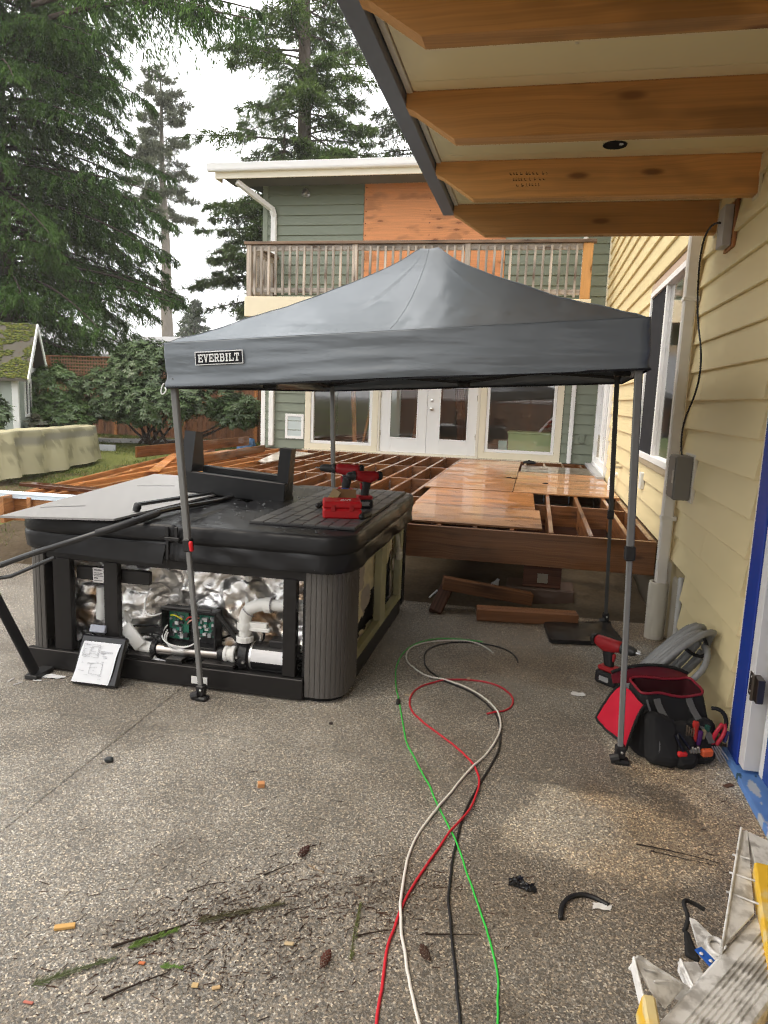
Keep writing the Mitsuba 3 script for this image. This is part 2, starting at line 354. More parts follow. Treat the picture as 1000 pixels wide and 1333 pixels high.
put(wy_ + '__insect_screen', bx(WX - 0.016, WX - 0.012, 6.845, Y1 - FW - 0.002, Z0 + FW, Z1 - FW, 0), 'vc_matte', (0.018, 0.019, 0.022))
put(wy_ + '__head_trim', bx(WX - 0.022, WX + 0.01, Y0 - 0.03, Y1 + 0.05, Z1 + 0.002, Z1 + 0.075), 'siding', (0.52, 0.40, 0.31))
put(wy_ + '__rough_sill', bx(WX - 0.03, WX + 0.012, Y0 - 0.02, Y1 + 0.03, Z0 - 0.06, Z0 - 0.002, 0.006), 'foam', (0.40, 0.33, 0.22))
# sliding door further along
sd = yh + '__sliding_door'
put(sd, cat([bx(WX - 0.05, WX + 0.06, 10.88, 13.14, 0.66, 0.745), bx(WX - 0.05, WX + 0.06, 10.88, 13.14, 2.66, 2.76), bx(WX - 0.048, WX + 0.06, 10.88, 10.97, 0.745, 2.66), bx(WX - 0.048, WX + 0.06, 12.98, 13.14, 0.745, 2.66),
             bx(WX - 0.03, WX + 0.05, 11.95, 12.06, 0.745, 2.66), bx(WX - 0.028, WX + 0.05, 10.97, 11.95, 0.745, 0.84), bx(WX - 0.028, WX + 0.05, 12.06, 12.98, 0.745, 0.84)]), 'vc_satin', WHT)
put(sd + '__pane', bx(WX + 0.004, WX + 0.008, 10.97, 11.95, 0.84, 2.66, 0), 'pane')
put(sd + '__pane', bx(WX + 0.012, WX + 0.016, 12.06, 12.98, 0.84, 2.66, 0), 'pane')
put(sd + '__threshold', bx(WX - 0.16, WX - 0.052, 10.6, 13.2, 0.655, 0.70), 'vc_satin', (0.33, 0.33, 0.33))
# room behind the yellow wall
room = (0.34, 0.32, 0.28)
put(yh + '__interior', cat([bx(4.6, 4.7, 2.2, 13.3, 0.5, 5.8, 0), bx(WX + 0.15, 4.6, 2.2, 13.3, 0.55, 0.62, 0), bx(WX + 0.15, 4.6, 2.2, 13.3, 3.1, 3.2, 0), bx(WX + 0.15, 4.6, 8.8, 8.9, 0.62, 3.1, 0), bx(WX + 0.14, 4.6, 2.1, 2.2, 0, 5.8, 0)]), 'vc_matte', room)
put(yh + '__roof', cat([bx(WX - 0.5, 5.2, 5.45, 13.9, 5.9, 6.05), bx(WX - 0.02, 5.2, -4.2, 5.4, 3.24, 3.36)]), 'vc_matte', (0.06, 0.06, 0.065))
# eave: soffit panels, beams, fascia, light
ev = put(yh + '__eave', bx(-0.64, WX - 0.02, -3.0, 5.185, 3.038, 3.16, 0), 'vc_satin', (0.34, 0.29, 0.16))
SOF = (0.74, 0.62, 0.34)
cells = [5.19, 5.012, 4.13, 3.20, 2.30, 1.42, 0.55, -0.33, -1.2]
for a, b in zip(cells[:-1], cells[1:]):
    put(ev + '__soffit_panel', bx(-0.625, WX - 0.005, b + 0.002, a - 0.002, 3.030, 3.037, 0.001), 'vc_satin', jit(SOF, 0.02))
BY = [5.10, 4.22, 3.29, 2.40, 1.52, 0.62]
for k, y in enumerate(BY):
    prof = [(-0.655, 3.028), (-0.655, 2.965), (-0.62, 2.950), (-0.438, 2.830), (1.045, 2.830), (1.045, 3.028)]
    b = m3.CrossSection([prof]).extrude(0.089)
    m = frame(man(b), (0, y + 0.089, 0), (1, 0, 0), (0, 0, 1), (0, -1, 0))
    wood(ev + '__beam', m, (1, 0, 0), 0)
    if y > 3: put(ev + '__hanger_flange', bx(WX - 0.018, WX - 0.004, y - 0.012, y + 0.10, 2.815, 3.02, 0.001), 'vc_satin', (0.62, 0.56, 0.40))
rs_ = np.random.default_rng(15)
st_ = []
for row, z in enumerate((2.955, 2.925, 2.895)):
    x = -0.24 + 0.02 * row
    while x < -0.03 - 0.05 * (row == 2):
        w = rs_.uniform(0.006, 0.013)
        st_.append(bx(x, x + w, BY[1] - 0.0012, BY[1] + 0.001, z - 0.007, z - 0.007 + rs_.uniform(0.002, 0.006), 0)); st_.append(bx(x, x + 0.0025, BY[1] - 0.0014, BY[1] + 0.001, z - 0.007, z + 0.008, 0))
        x += w + rs_.uniform(0.005, 0.02)
k = put(ev + '__beam_001__ink_stamp', cat(st_), 'vc_matte', (0.085, 0.045, 0.025)); labels[k] = {'kind': 'stuff', 'label': 'faded illegible dark mill stamp on the beam'}
put(ev + '__edge_trim', bx(-0.655, -0.628, -3.0, 5.186, 3.022, 3.05, 0.002), 'vc_satin', (0.62, 0.55, 0.40))
put(ev + '__fascia', cat([bx(-0.742, -0.660, -3.0, 5.215, 2.985, 3.16, 0.004), bx(-0.66, WX, 5.188, 5.213, 3.03, 3.16, 0.003)]), 'vc_satin', (0.14, 0.145, 0.155))
put(ev + '__roof_deck', cat([bx(-0.76, WX + 0.2, -3.2, 5.25, 3.165, 3.23, 0.01)]), 'vc_matte', (0.07, 0.07, 0.075))
hole = ev + '__downlight'
put(hole, lathe([(0.056, 0.0), (0.060, 0.0), (0.060, 0.004), (0.052, 0.0045), (0.051, 0.0012), (0.0, 0.0010)], (0.295, 4.04, 3.0295), (0, 0, -1), 24), 'vc_matte', (0.008, 0.008, 0.008), smooth=35)  # black disc below the uncut soffit, painting the dark of an open hole
put(hole + '__lens', lathe([(0.0, 0.006), (0.010, 0.004), (0.012, 0.0)], (0.325, 4.03, 3.0285), (0, 0, -1), 14), 'vc_gloss', (0.6, 0.6, 0.58), smooth=True)
for x, y in ((-0.42, 3.72), (0.12, 2.86), (0.05, 2.95), (-0.50, 4.7)):
    put(ev + '__drip_mark', lathe([(0.0, 0.004), (0.006, 0.002), (0.008, 0.0)], (x, y, 3.0295), (0, 0, -1), 8), 'vc_satin', (0.6, 0.52, 0.36), smooth=True)
# white downspout in front of the corner
ds = yh + '__downspout'
put(ds, cat([bx(0.945, 1.025, 5.42, 5.50, 0.42, 2.99, 0.010)]), 'vc_satin', (0.66, 0.63, 0.57), smooth=30)
put(ds + '__boot', lathe([(0.070, -0.02), (0.072, 0.40), (0.068, 0.43), (0.055, 0.432), (0.05, 0.40)], (0.975, 5.46, 0), (0, 0, 1), 24), 'foam', (0.56, 0.52, 0.43), smooth=35)
for z in (0.9, 2.45): put(ds + '__strap', bx(0.940, 1.045, 5.415, 5.505, z, z + 0.03, 0.002), 'vc_satin', (0.66, 0.63, 0.57))
# grey service box, back board and black cable, upper box
eb = yh + '__service_box'
put(eb, cat([bx(0.93, 1.035, 5.02, 5.27, 1.10, 1.395, 0.006)]), 'vc_satin', (0.16, 0.15, 0.13))
put(eb + '__mounting_board', bx(1.036, 1.058, 4.99, 5.30, 1.085, 1.41, 0.003), 'vc_satin', (0.62, 0.58, 0.50))
put(eb + '__cover', bx(0.924, 0.931, 5.03, 5.26, 1.11, 1.385, 0.003), 'vc_satin', (0.13, 0.125, 0.11))
put(eb + '__sticker', bx(0.9225, 0.9238, 5.04, 5.09, 1.21, 1.30, 0), 'vc_satin', (0.35, 0.34, 0.30))
ub = yh + '__cable_box'
put(ub, bx(0.985, 1.036, 4.655, 4.80, 2.66, 2.89, 0.004), 'vc_satin', (0.42, 0.41, 0.40))
wood(ub + '__backing_board', bx(1.037, 1.056, 4.62, 4.83, 2.645, 2.915, 0.003), (0, 0, 1), 6)
put(yh + '__cable', tube(spline([(0.982, 4.72, 2.80), (0.95, 4.86, 2.80), (0.955, 5.06, 2.70), (0.985, 5.20, 2.50), (1.0, 5.16, 2.28), (1.0, 4.98, 2.08), (1.0, 4.94, 1.93), (1.0, 5.08, 1.76), (0.99, 5.22, 1.62), (0.985, 5.23, 1.50), (0.985, 5.16, 1.40)], 70), 0.006, 8), 'vc_satin', (0.012, 0.012, 0.013), smooth=True)
# hose tap, outlet cover, exterior small things
put(yh + '__outlet_cover', bx(WX - 0.045, WX - 0.005, 7.15, 7.27, 0.93, 1.09, 0.006), 'vc_satin', (0.70, 0.70, 0.66))
put(yh + '__drain_pipe', cat([tube([(0.96, 9.3, 0.35), (0.96, 9.3, 0.80), (0.98, 9.3, 0.86), (1.05, 9.3, 0.87)], 0.028, 12)]), 'vc_satin', (0.72, 0.72, 0.70), smooth=True)
put(yh + '__tap', cat([tube([(1.05, 9.0, 0.98), (0.95, 9.0, 0.98), (0.93, 9.0, 0.93)], 0.014, 10), lathe([(0.0, -0.01), (0.04, -0.01), (0.045, 0.0), (0.04, 0.01), (0.0, 0.01)], (0.97, 9.0, 1.04), (0, 0, 1), 14), tube([(0.97, 9.0, 0.98), (0.97, 9.0, 1.04)], 0.008, 8)]), 'vc_metal', (0.55, 0.5, 0.4), smooth=True)
put(yh + '__vent_flap', bx(WX - 0.05, WX - 0.006, 11.15, 11.40, 2.96, 3.12, 0.004), 'vc_satin', (0.30, 0.29, 0.28))
# blue door frame and door, near right
dr_ = yh + '__door'
put(dr_, bx(WX + 0.05, WX + 0.095, 2.42, 3.285, 0.06, 2.10, 0.004), 'vc_satin', (0.02, 0.06, 0.28))
put(yh + '__door_casing', cat([bx(WX - 0.014, WX + 0.03, 3.455, 3.615, 0.035, 2.16, 0.004), bx(WX - 0.014, WX + 0.03, 2.26, 3.615, 2.162, 2.30, 0.004)]), 'vc_satin', (0.008, 0.035, 0.26))
put(yh + '__caulk_strip', bx(WX - 0.004, WX + 0.035, 3.617, 3.668, 0.02, 2.3, 0.006), 'foam', (0.72, 0.66, 0.60))
put(yh + '__door_jamb', bx(WX - 0.006, WX + 0.13, 3.375, 3.452, 0.05, 2.16, 0.003), 'vc_satin', (0.62, 0.61, 0.60))
put(dr_ + '__edge', bx(WX + 0.048, WX + 0.097, 3.287, 3.33, 0.06, 2.10, 0.003), 'vc_satin', (0.66, 0.66, 0.66))
put(dr_ + '__hinge', cat([bx(WX - 0.010, WX + 0.02, 3.30, 3.425, 0.41, 0.52, 0.001), tube([(WX - 0.014, 3.352, 0.405), (WX - 0.014, 3.352, 0.525)], 0.009, 10)]), 'vc_metal', (0.16, 0.14, 0.12), smooth=35)
put(dr_ + '__hinge_screw', cat([lathe([(0.0, 0.003), (0.006, 0.002), (0.007, 0)], (WX - 0.010, y, z), (-1, 0, 0), 8) for y, z in ((3.40, 0.43), (3.40, 0.5), (3.385, 0.465))]), 'vc_metal', (0.6, 0.58, 0.55), smooth=True)
def sill_mesh():
    X, Y = np.meshgrid(np.linspace(1.03, 1.20, 24), np.linspace(2.2, 3.645, 150), indexing='ij')
    q = np.stack([X * 9, Y * 5, 0 * X], -1)
    Z = 0.030 + 0.003 * meshkit.fbm(q, 3, 2) - 0.006 * np.exp(-((Y - 3.28) / 0.006) ** 2) - 0.006 * np.exp(-((Y - 2.9) / 0.006) ** 2)
    c = np.where((meshkit.fbm(q * V(2.6, 1.6, 1), 4, 9) > 0.60)[..., None], V(0.40, 0.44, 0.48), V(0.10, 0.22, 0.50) * (0.7 + 0.6 * meshkit.fbm(q, 3, 7))[..., None])
    c = np.where((meshkit.fbm(q * V(3, 2.2, 1), 3, 21) > 0.70)[..., None], V(0.03, 0.07, 0.10), c)
    return sheet(np.stack([X, Y, Z], -1), 0.06), c.reshape(-1, 3)
sm, sc_ = sill_mesh()
put(yh + '__door_sill', sm, 'vc_satin', np.vstack([sc_, sc_]), smooth=True)
say(yh + '__door_sill', 'worn blue painted door sill, paint flaking')

# ================================================================ the green house at the back
gh = thing('green_house', 'green lap-sided two-storey house at the back with balcony, french doors and orange plywood patch', 'house')
HY = 13.35
RX = -5.30
wall_g = put(gh + '__wall', cat([bx(RX, -4.40, HY + 0.012, HY + 0.16, 0.3, 2.8, 0), bx(0.44, 1.06, HY + 0.012, HY + 0.16, 0.3, 2.8, 0), bx(RX, 4.9, HY + 0.012, HY + 0.16, 2.8, 5.62, 0), bx(-4.4, 0.44, HY + 0.012, HY + 0.16, 0.3, 0.66, 0),
                               bx(RX, RX + 0.16, HY + 0.16, 21, 0.3, 5.62, 0), bx(RX, 4.9, 20.9, 21, 0.3, 5.62, 0)]), 'vc_matte', np.array(GRN) * 0.8)
def gboard(x0, x1, z, sh=1.0): put(wall_g + '__siding_board', lap(0, x0, x1, z, 0.178, HY + 0.012, -1), 'siding', jit(np.array(GRN) * sh, 0.03), smooth=25)
for k in range(13):
    z = 0.664 + 0.178 * k
    gboard(-5.25, -4.435, z); gboard(0.465, 1.03, z)
for k in range(14):
    z = 3.255 + 0.178 * k
    gboard(-5.25, -3.372, z); gboard(-0.75, 1.03, z)
put(gh + '__corner_board', bx(RX - 0.035, RX + 0.05, HY - 0.03, HY + 0.10, 0.64, 2.95), 'siding', WHT)
put(gh + '__corner_board', bx(RX - 0.035, RX + 0.06, HY - 0.03, HY + 0.10, 3.1, 5.6), 'siding', np.array(GRN) * 1.15)
ps = wood(gh + '__plywood_patch', bx(-3.366, -0.756, HY - 0.012, HY + 0.010, 3.2, 5.64, 0.002), (1, 0, 0), 4)
say(ps, 'bare orange plywood patch in the upper wall')
labels[put(ps + '__nail_head', cat([lathe([(0.0, 0.003), (0.011, 0.002), (0.012, 0)], (x, HY - 0.012, z), (0, -1, 0), 7) for x in (-3.33, -2.14, -0.80) for z in np.arange(3.4, 5.6, 0.21)] + [lathe([(0.0, 0.003), (0.011, 0.002), (0.012, 0)], (x, HY - 0.012, 5.60), (0, -1, 0), 7) for x in np.arange(-3.2, -0.8, 0.3)]), 'vc_matte', (0.20, 0.06, 0.03))] = {'kind': 'stuff'}
# lower windows, doors
def frame_box(x0, x1, z0, z1, w, y0, y1): return cat([bx(x0, x1, y0, y1, z0, z0 + w), bx(x0, x1, y0, y1, z1 - w, z1), bx(x0, x0 + w, y0, y1, z0 + w, z1 - w), bx(x1 - w, x1, y0, y1, z0 + w, z1 - w)])
for x0, x1, mull in ((-4.425, -2.965, -3.19), (-1.035, 0.455, None)):
    w = gh + '__window'
    w = put(w, frame_box(x0, x1, 0.67, 2.80, 0.115, HY - 0.03, HY + 0.05), 'siding', (0.76, 0.70, 0.54))
    put(w + '__sash', frame_box(x0 + 0.118, x1 - 0.118, 0.788, 2.68, 0.055, HY - 0.012, HY + 0.06), 'vc_satin', WHT)
    put(w + '__pane', bx(x0 + 0.17, x1 - 0.17, HY + 0.030, HY + 0.034, 0.84, 2.63, 0), 'pane')
put(gh + '__door_frame', cat([bx(-2.962, -2.925, HY - 0.03, HY + 0.09, 0.70, 2.80), bx(-1.085, -1.038, HY - 0.03, HY + 0.09, 0.70, 2.80), bx(-2.962, -1.038, HY - 0.05, HY + 0.09, 0.645, 0.697), bx(-2.925, -1.085, HY - 0.03, HY + 0.09, 2.74, 2.80)]), 'vc_satin', (0.72, 0.68, 0.57))
for x0, x1, gx0, gx1 in ((-2.922, -2.028, -2.73, -2.21), (-2.022, -1.088, -1.78, -1.262)):
    d = put(gh + '__french_door', cat([bx(x0, gx0, HY, HY + 0.045, 0.70, 2.735), bx(gx1, x1, HY, HY + 0.045, 0.70, 2.735), bx(gx0, gx1, HY + 0.001, HY + 0.044, 0.70, 0.975), bx(gx0, gx1, HY + 0.001, HY + 0.044, 2.56, 2.735)]), 'vc_satin', WHT)
    put(d + '__glazing_bead', frame_box(gx0 - 0.018, gx1 + 0.018, 0.957, 2.578, 0.026, HY - 0.008, HY + 0.002), 'vc_satin', WHT)
    put(d + '__pane', bx(gx0, gx1, HY + 0.02, HY + 0.024, 0.975, 2.56, 0), 'pane')
    hx = x0 + 0.006 if x0 < -2.5 else x1 - 0.006
    for z in (1.0, 1.72): put(d + '__hinge', bx(hx - 0.012, hx + 0.012, HY - 0.012, HY + 0.001, z, z + 0.1, 0.002), 'vc_satin', (0.45, 0.42, 0.36))
put(gh + '__french_door_001__lock', lathe([(0.0, 0.03), (0.028, 0.026), (0.032, 0.0)], (-1.94, HY, 1.70), (0, -1, 0), 16), 'vc_metal', (0.7, 0.69, 0.66), smooth=40)
put(gh + '__french_door_001__handle', lathe([(0.0, 0.075), (0.03, 0.068), (0.034, 0.05), (0.014, 0.032), (0.014, 0.012), (0.033, 0.010), (0.033, 0.0)], (-1.94, HY, 1.54), (0, -1, 0), 16), 'vc_metal', (0.62, 0.60, 0.55), smooth=40)
put(gh + '__sill_board', bx(-4.46, 0.50, HY - 0.075, HY - 0.032, 0.60, 0.668), 'vc_satin', (0.62, 0.55, 0.42))
pdr = put(gh + '__pet_door', frame_box(-4.825, -4.445, 0.855, 1.335, 0.05, HY - 0.035, HY - 0.001), 'vc_satin', WHT)
put(pdr + '__flap', bx(-4.776, -4.494, HY - 0.02, HY - 0.013, 0.904, 1.286, 0.002), 'vc_gloss', (0.50, 0.57, 0.57))
put(gh + '__outlet', cat([bx(0.77, 0.87, HY - 0.05, HY - 0.002, 1.04, 1.2, 0.006)]), 'vc_satin', np.array(GRN) * 0.9)
for x0, x1, z0, z1 in ((-5.15, -5.05, 0.70, 5.02), (0.58, 0.655, 0.66, 5.4)):
    d = put(gh + '__downspout', bx(x0, x1, HY - 0.10, HY - 0.018, z0, z1, 0.01), 'vc_satin', WHT)
put(gh + '__downspout_elbow', cat([beam((-5.10, HY - 0.06, 5.01), (-5.13, HY - 0.10, 5.14), 0.095, 0.08), beam((-5.12, HY - 0.08, 5.12), (-5.60, 12.72, 5.47), 0.095, 0.08)]), 'vc_satin', WHT)
# roof, gutter
rf = gh + '__roof'
put(rf, cat([extr([(12.66, 5.58), (12.66, 5.70), (17.2, 6.3), (21.8, 5.7), (21.8, 5.6), (17.2, 6.16)], 11.0, (-5.95, 0, 0), (0, 1, 0), (0, 0, 1))]), 'vc_matte', (0.055, 0.056, 0.058))
put(rf + '__soffit', bx(-5.9, 4.9, 12.68, 13.34, 5.56, 5.585, 0), 'vc_matte', (0.10, 0.10, 0.09))
put(rf + '__gable_soffit', extr([(13.36, 5.62), (17.2, 6.14), (21.0, 5.62), (21.0, 5.56), (13.36, 5.56)], 0.05, (RX - 0.05, 0, 0), (0, 1, 0), (0, 0, 1)), 'vc_matte', np.array(GRN) * 0.7)
put(rf + '__fascia', cat([bx(-5.96, 4.9, 12.635, 12.664, 5.505, 5.66, 0.003), bx(-5.985, -5.955, 12.635, 12.9, 5.505, 5.70, 0.003)]), 'vc_satin', (0.74, 0.69, 0.56))
gut = [(0, 0.0), (0.075, 0.0), (0.10, 0.03), (0.105, 0.085), (0.118, 0.115), (0.118, 0.125), (0.10, 0.125), (0.10, 0.11), (0.0, 0.11)]
put(rf + '__gutter', extr([(12.633 - a, 5.615 + b) for a, b in gut], 11.0, (-6.10, 0, 0), (0, 1, 0), (0, 0, 1)), 'vc_satin', (0.90, 0.91, 0.92), smooth=40)
lp = gh + '__wall_light'
put(lp, cat([lathe([(0.0, 0.0), (0.06, 0.0), (0.055, 0.03), (0.02, 0.04), (0.018, 0.09)], (-4.47, HY, 5.40), (0, -1, 0), 14), lathe([(0.0, 0.05), (0.035, 0.04), (0.052, -0.03), (0.05, -0.09), (0.045, -0.09)], (-4.49, HY - 0.13, 5.38), (-0.3, -0.5, -1), 16)]), 'vc_metal', (0.42, 0.42, 0.43), smooth=40)
# balcony
bl = gh + '__balcony'
BYF = 12.03
put(bl, cat([bx(-5.13, 0.70, BYF + 0.02, HY - 0.02, 3.27, 3.345, 0.004), bx(-5.145, 0.71, BYF - 0.012, BYF + 0.03, 3.035, 3.375, 0.004), bx(-5.14, -5.10, BYF + 0.03, HY, 3.035, 3.375, 0.004)]), 'siding', (0.74, 0.66, 0.48))
put(bl + '__underside', bx(-5.09, 0.70, BYF + 0.04, HY - 0.02, 3.16, 3.262, 0), 'vc_matte', (0.18, 0.13, 0.09))
put(gh + '__balcony_post', cat([bx(-5.08, -4.95, BYF + 0.05, BYF + 0.18, 0.6, 3.03), bx(0.52, 0.65, BYF + 0.05, BYF + 0.18, 0.6, 3.03)][:0] + [bx(0.52, 0.64, 12.9, 13.02, 0.65, 3.03)][:0] + [bx(-5.24, -5.235, HY - 0.03, HY - 0.02, 2.9, 3.0)]), 'siding', WHT)
for x0, x1 in ((-5.112, -5.025), (-3.22, -3.13), (-1.33, -1.24), (0.53, 0.685)):
    wood(bl + '__post', bx(x0, x1, BYF, BYF + 0.09, 3.38, 4.235, 0.004), (0, 0, 1), 2 if x0 < 0 else 0)
for y in (13.2,): wood(bl + '__post', bx(-5.112, -5.025, y, y + 0.09, 3.38, 4.235, 0.004), (0, 0, 1), 8)
wood(bl + '__cap_rail', bx(-5.15, 0.73, BYF - 0.03, BYF + 0.115, 4.237, 4.285, 0.005), (1, 0, 0), 8)
wood(bl + '__cap_rail', bx(-5.15, -5.00, BYF + 0.117, HY - 0.02, 4.237, 4.285, 0.005), (0, 1, 0), 8)
for x0, x1 in ((-5.023, -3.222), (-3.128, -1.332), (-1.238, 0.528)):
    wood(bl + '__top_rail', bx(x0, x1, BYF + 0.025, BYF + 0.065, 4.135, 4.232, 0.004), (1, 0, 0), 2)
    wood(bl + '__bottom_rail', bx(x0, x1, BYF + 0.025, BYF + 0.065, 3.445, 3.525, 0.004), (1, 0, 0), 2)
wood(bl + '__top_rail', bx(-5.09, -5.05, BYF + 0.092, 13.198, 4.135, 4.232, 0.004), (0, 1, 0), 2)
wood(bl + '__bottom_rail', bx(-5.09, -5.05, BYF + 0.092, 13.198, 3.445, 3.525, 0.004), (0, 1, 0), 2)
bvar = []
for k in range(5):
    key = wood(bl + '__baluster', bx(-0.019, 0.019, -0.019, 0.019, 3.40, 4.20, 0.003), (0, 0, 1), 2)
    bvar.append(scene.pop(key)); _used.discard(key)
x = -4.96
spots = []
while x < 0.50:
    if min(abs(x - p) for p in (-3.175, -1.285)) > 0.06: spots.append((x, BYF + 0.003))
    x += 0.1285
spots += [(-5.07 + 0.0, BYF + 0.2 + 0.13 * k) for k in range(8)]
for k, (x, y) in enumerate(spots):
    scene[nk(bl + '__baluster')] = {**bvar[k % 5], 'to_world': T().translate([x, y, 0])}
# inside the green house
put(gh + '__interior', cat([bx(-5.2, 1.0, 13.55, 18.2, 0.60, 0.66, 0), bx(-5.2, 1.0, 18.2, 18.3, 0.6, 3.0, 0), bx(-5.25, -5.2, 13.55, 18.2, 0.6, 3.0, 0), bx(1.0, 1.05, 13.55, 18.2, 0.6, 3.0, 0), bx(-5.2, 1.0, 13.55, 18.2, 2.95, 3.0, 0)]), 'vc_matte', (0.36, 0.31, 0.25))
for k, (a, b, w, h, pal) in enumerate([((-3.62, 14.2, 0.68), (-3.95, 15.0, 2.6), 0.09, 0.04, 6), ((-3.50, 14.3, 0.68), (-3.36, 14.9, 2.1), 0.05, 0.04, 6), ((-2.5, 15, 0.7), (-2.35, 15.5, 2.3), 0.2, 0.04, 5), ((-1.6, 16, 0.7), (-1.8, 16.4, 2.4), 0.2, 0.04, 5)]):
    q = thing('leaning_board', ['pale board leaning behind the left window of the green house', 'short pale stick leaning behind the left window', 'wide board leaning behind the left french door', 'wide board leaning behind the right french door'][k], 'board')
    del labels[q]; _used.discard(q)
    q = wood(q, beam(a, b, w, h, (0, -1, 0.3)), np.subtract(b, a), pal)
    tag(q, ['pale board leaning at a slant behind the left window of the green house', 'short upright pale stick leaning behind the left window of the green house', 'brown board seen through the glass of the left french door', 'brown board seen through the glass of the right french door'][k], 'board')
k = put('door_slab', bx(-3.55, -2.85, 15.0, 15.05, 0.67, 2.35), 'vc_satin', (0.44, 0.50, 0.43)); tag(k, 'pale green door slab standing behind the left window of the green house', 'door')
put('door_slab__label', bx(-3.24, -3.10, 14.995, 14.999, 2.02, 2.10, 0), 'vc_satin', (0.75, 0.75, 0.75))
k = put('moving_box', bx(-0.52, 0.52, 14.1, 14.8, 0.665, 1.12), 'vc_satin', (0.42, 0.55, 0.26)); tag(k, 'long lime green box inside the right-hand window', 'box')
put('moving_box__lid', bx(-0.54, 0.54, 14.08, 14.82, 1.122, 1.16, 0.006), 'vc_satin', (0.45, 0.58, 0.30))
k = put('tissue_box', bx(-0.70, -0.535, 14.05, 14.3, 0.665, 0.97), 'vc_satin', (0.55, 0.78, 0.74)); tag(k, 'small white and teal carton beside the green box in the right-hand window', 'box')
put('tissue_box__band', bx(-0.702, -0.533, 14.048, 14.302, 0.72, 0.80, 0), 'vc_satin', (0.05, 0.45, 0.40))
cv = sheet(np.array([[[0.05 + 0.42 * a + 0.03 * b, 14.3 + 0.25 * b, 1.16 + 0.42 * a * (1 - 0.3 * b) + 0.06 * math.sin(3 * a + 2 * b)] for b in np.linspace(0, 1, 8)] for a in np.linspace(0, 1, 14)]), 0.04)
cc = np.where((meshkit.noise(cv[0] * 11, 3) > 0.62)[:, None], V(0.5, 0.05, 0.05), V(0.62, 0.60, 0.60))
k = put('patterned_cushion', cv, 'vc_matte', cc, smooth=True); tag(k, 'red and white patterned cushion on the green box in the right-hand window', 'cushion')
# ================================================================ the unfinished deck
dk = thing('deck_frame', 'unfinished wet timber deck frame of joists and blocking between the two houses', 'deck')
DZ = 0.65
wood(dk + '__rim_board', bx(-1.9, 1.005, 5.885, 5.925, 0.375, DZ, 0.003), (1, 0, 0), 1, True)
wood(dk + '__rim_board', bx(-5.05, -1.904, 5.885, 5.925, 0.40, DZ, 0.003), (1, 0, 0), 6, True)
wood(dk + '__rim_board', bx(-2.4, 1.0, 5.93, 5.967, 0.40, DZ - 0.012, 0.003), (1, 0, 0), 7, True)
wood(dk + '__ledger_board', bx(-5.25, 1.0, 13.19, 13.245, 0.41, DZ + 0.004, 0.003), (1, 0, 0), 1, True)
wood(dk + '__ledger_board', bx(0.955, 1.002, 5.97, 13.18, 0.41, DZ, 0.003), (0, 1, 0), 1, True)
L0, L1, Lk = V(-4.86, 5.70), V(-6.16, 12.6), 0
wood(dk + '__edge_board', beam((L0[0], L0[1], 0.53), (L1[0], L1[1], 0.53), 0.04, 0.25), (L1[0] - L0[0], L1[1] - L0[1], 0), 6, True)
wood(dk + '__edge_board', beam((L0[0] + 0.17, L0[1] + 0.15, 0.515), (L1[0] + 0.17, L1[1], 0.515), 0.04, 0.25), (L1[0] - L0[0], L1[1] - L0[1], 0), 6, True)
wood(dk + '__edge_board', beam((L0[0] + 0.08, L0[1] + 2.6, DZ + 0.012), (L1[0] + 0.10, L1[1] - 1.2, DZ + 0.012), 0.14, 0.022), (L1[0] - L0[0], L1[1] - L0[1], 0), 6, True)
hang = lambda x, y: bx(x - 0.032, x + 0.032, y - 0.026, y - 0.0215, 0.45, 0.60, 0.001)
js = [0.815, 0.505, 0.185, -0.14, -0.45, -0.76, -1.03] + [-1.315 - 0.3005 * k for k in range(15)]
jspan = {}
for x in js:
    y0 = 5.97
    if x < -4.95: y0 = 5.70 + (-4.70 - x) / 0.188
    jspan[x] = y0
    if y0 < 12.5: wood(dk + '__joist', bx(x - 0.02, x + 0.02, y0, 13.185, 0.42, DZ, 0.003), (0, 1, 0), 1 if x > -4.2 else 6, True)
rows = [(11.21, -5.4, 0.9), (9.43, -5.0, 0.9), (7.66, -4.9, 0.95)]
for (yy, xa, xb) in rows:
    for a, b in zip(js[:-1], js[1:]):
        if b < xa or jspan[b] > yy - 0.3 or a > xb: continue
        dy = 0.0 if yy < 8 and a > 0 else RNG.uniform(-0.012, 0.012)
        wood(dk + '__blocking', bx(b + 0.022, a - 0.022, yy - 0.019 + dy, yy + 0.019 + dy, 0.43, DZ - 0.004, 0.003), (1, 0, 0), 1 if a < 0.6 else 1, True)
        if yy == 9.43: put(dk + '__joist_hanger', hang(b, yy), 'vc_metal', (0.45, 0.46, 0.47))
        if yy == 11.21 and -3 < b < -1: put(dk + '__joist_hanger', hang(b, yy), 'vc_metal', (0.40, 0.41, 0.42))
wood(dk + '__blocking', bx(0.84, 0.95, 7.6, 7.64, 0.43, 0.64), (1, 0, 0), 1, True)
wood(dk + '__support_beam', bx(-5.0, 0.9, 8.6, 8.7, 0.17, 0.415), (1, 0, 0), 7)
for x in (0.1, -2.1, -4.3): wood(dk + '__support_post', bx(x - 0.06, x + 0.06, 6.75, 6.87, -0.05, 0.41), (0, 0, 1), 7)
wood(dk + '__support_beam', bx(-4.8, 0.95, 6.70, 6.745, 0.20, 0.415), (1, 0, 0), 7)
wood(dk + '__short_post', bx(-0.02, 0.30, 6.12, 6.22, 0.14, 0.37), (1, 0, 0), 7)
put(dk + '__post_label', bx(0.10, 0.19, 6.114, 6.119, 0.18, 0.26, 0), 'vc_matte', (0.30, 0.27, 0.22))
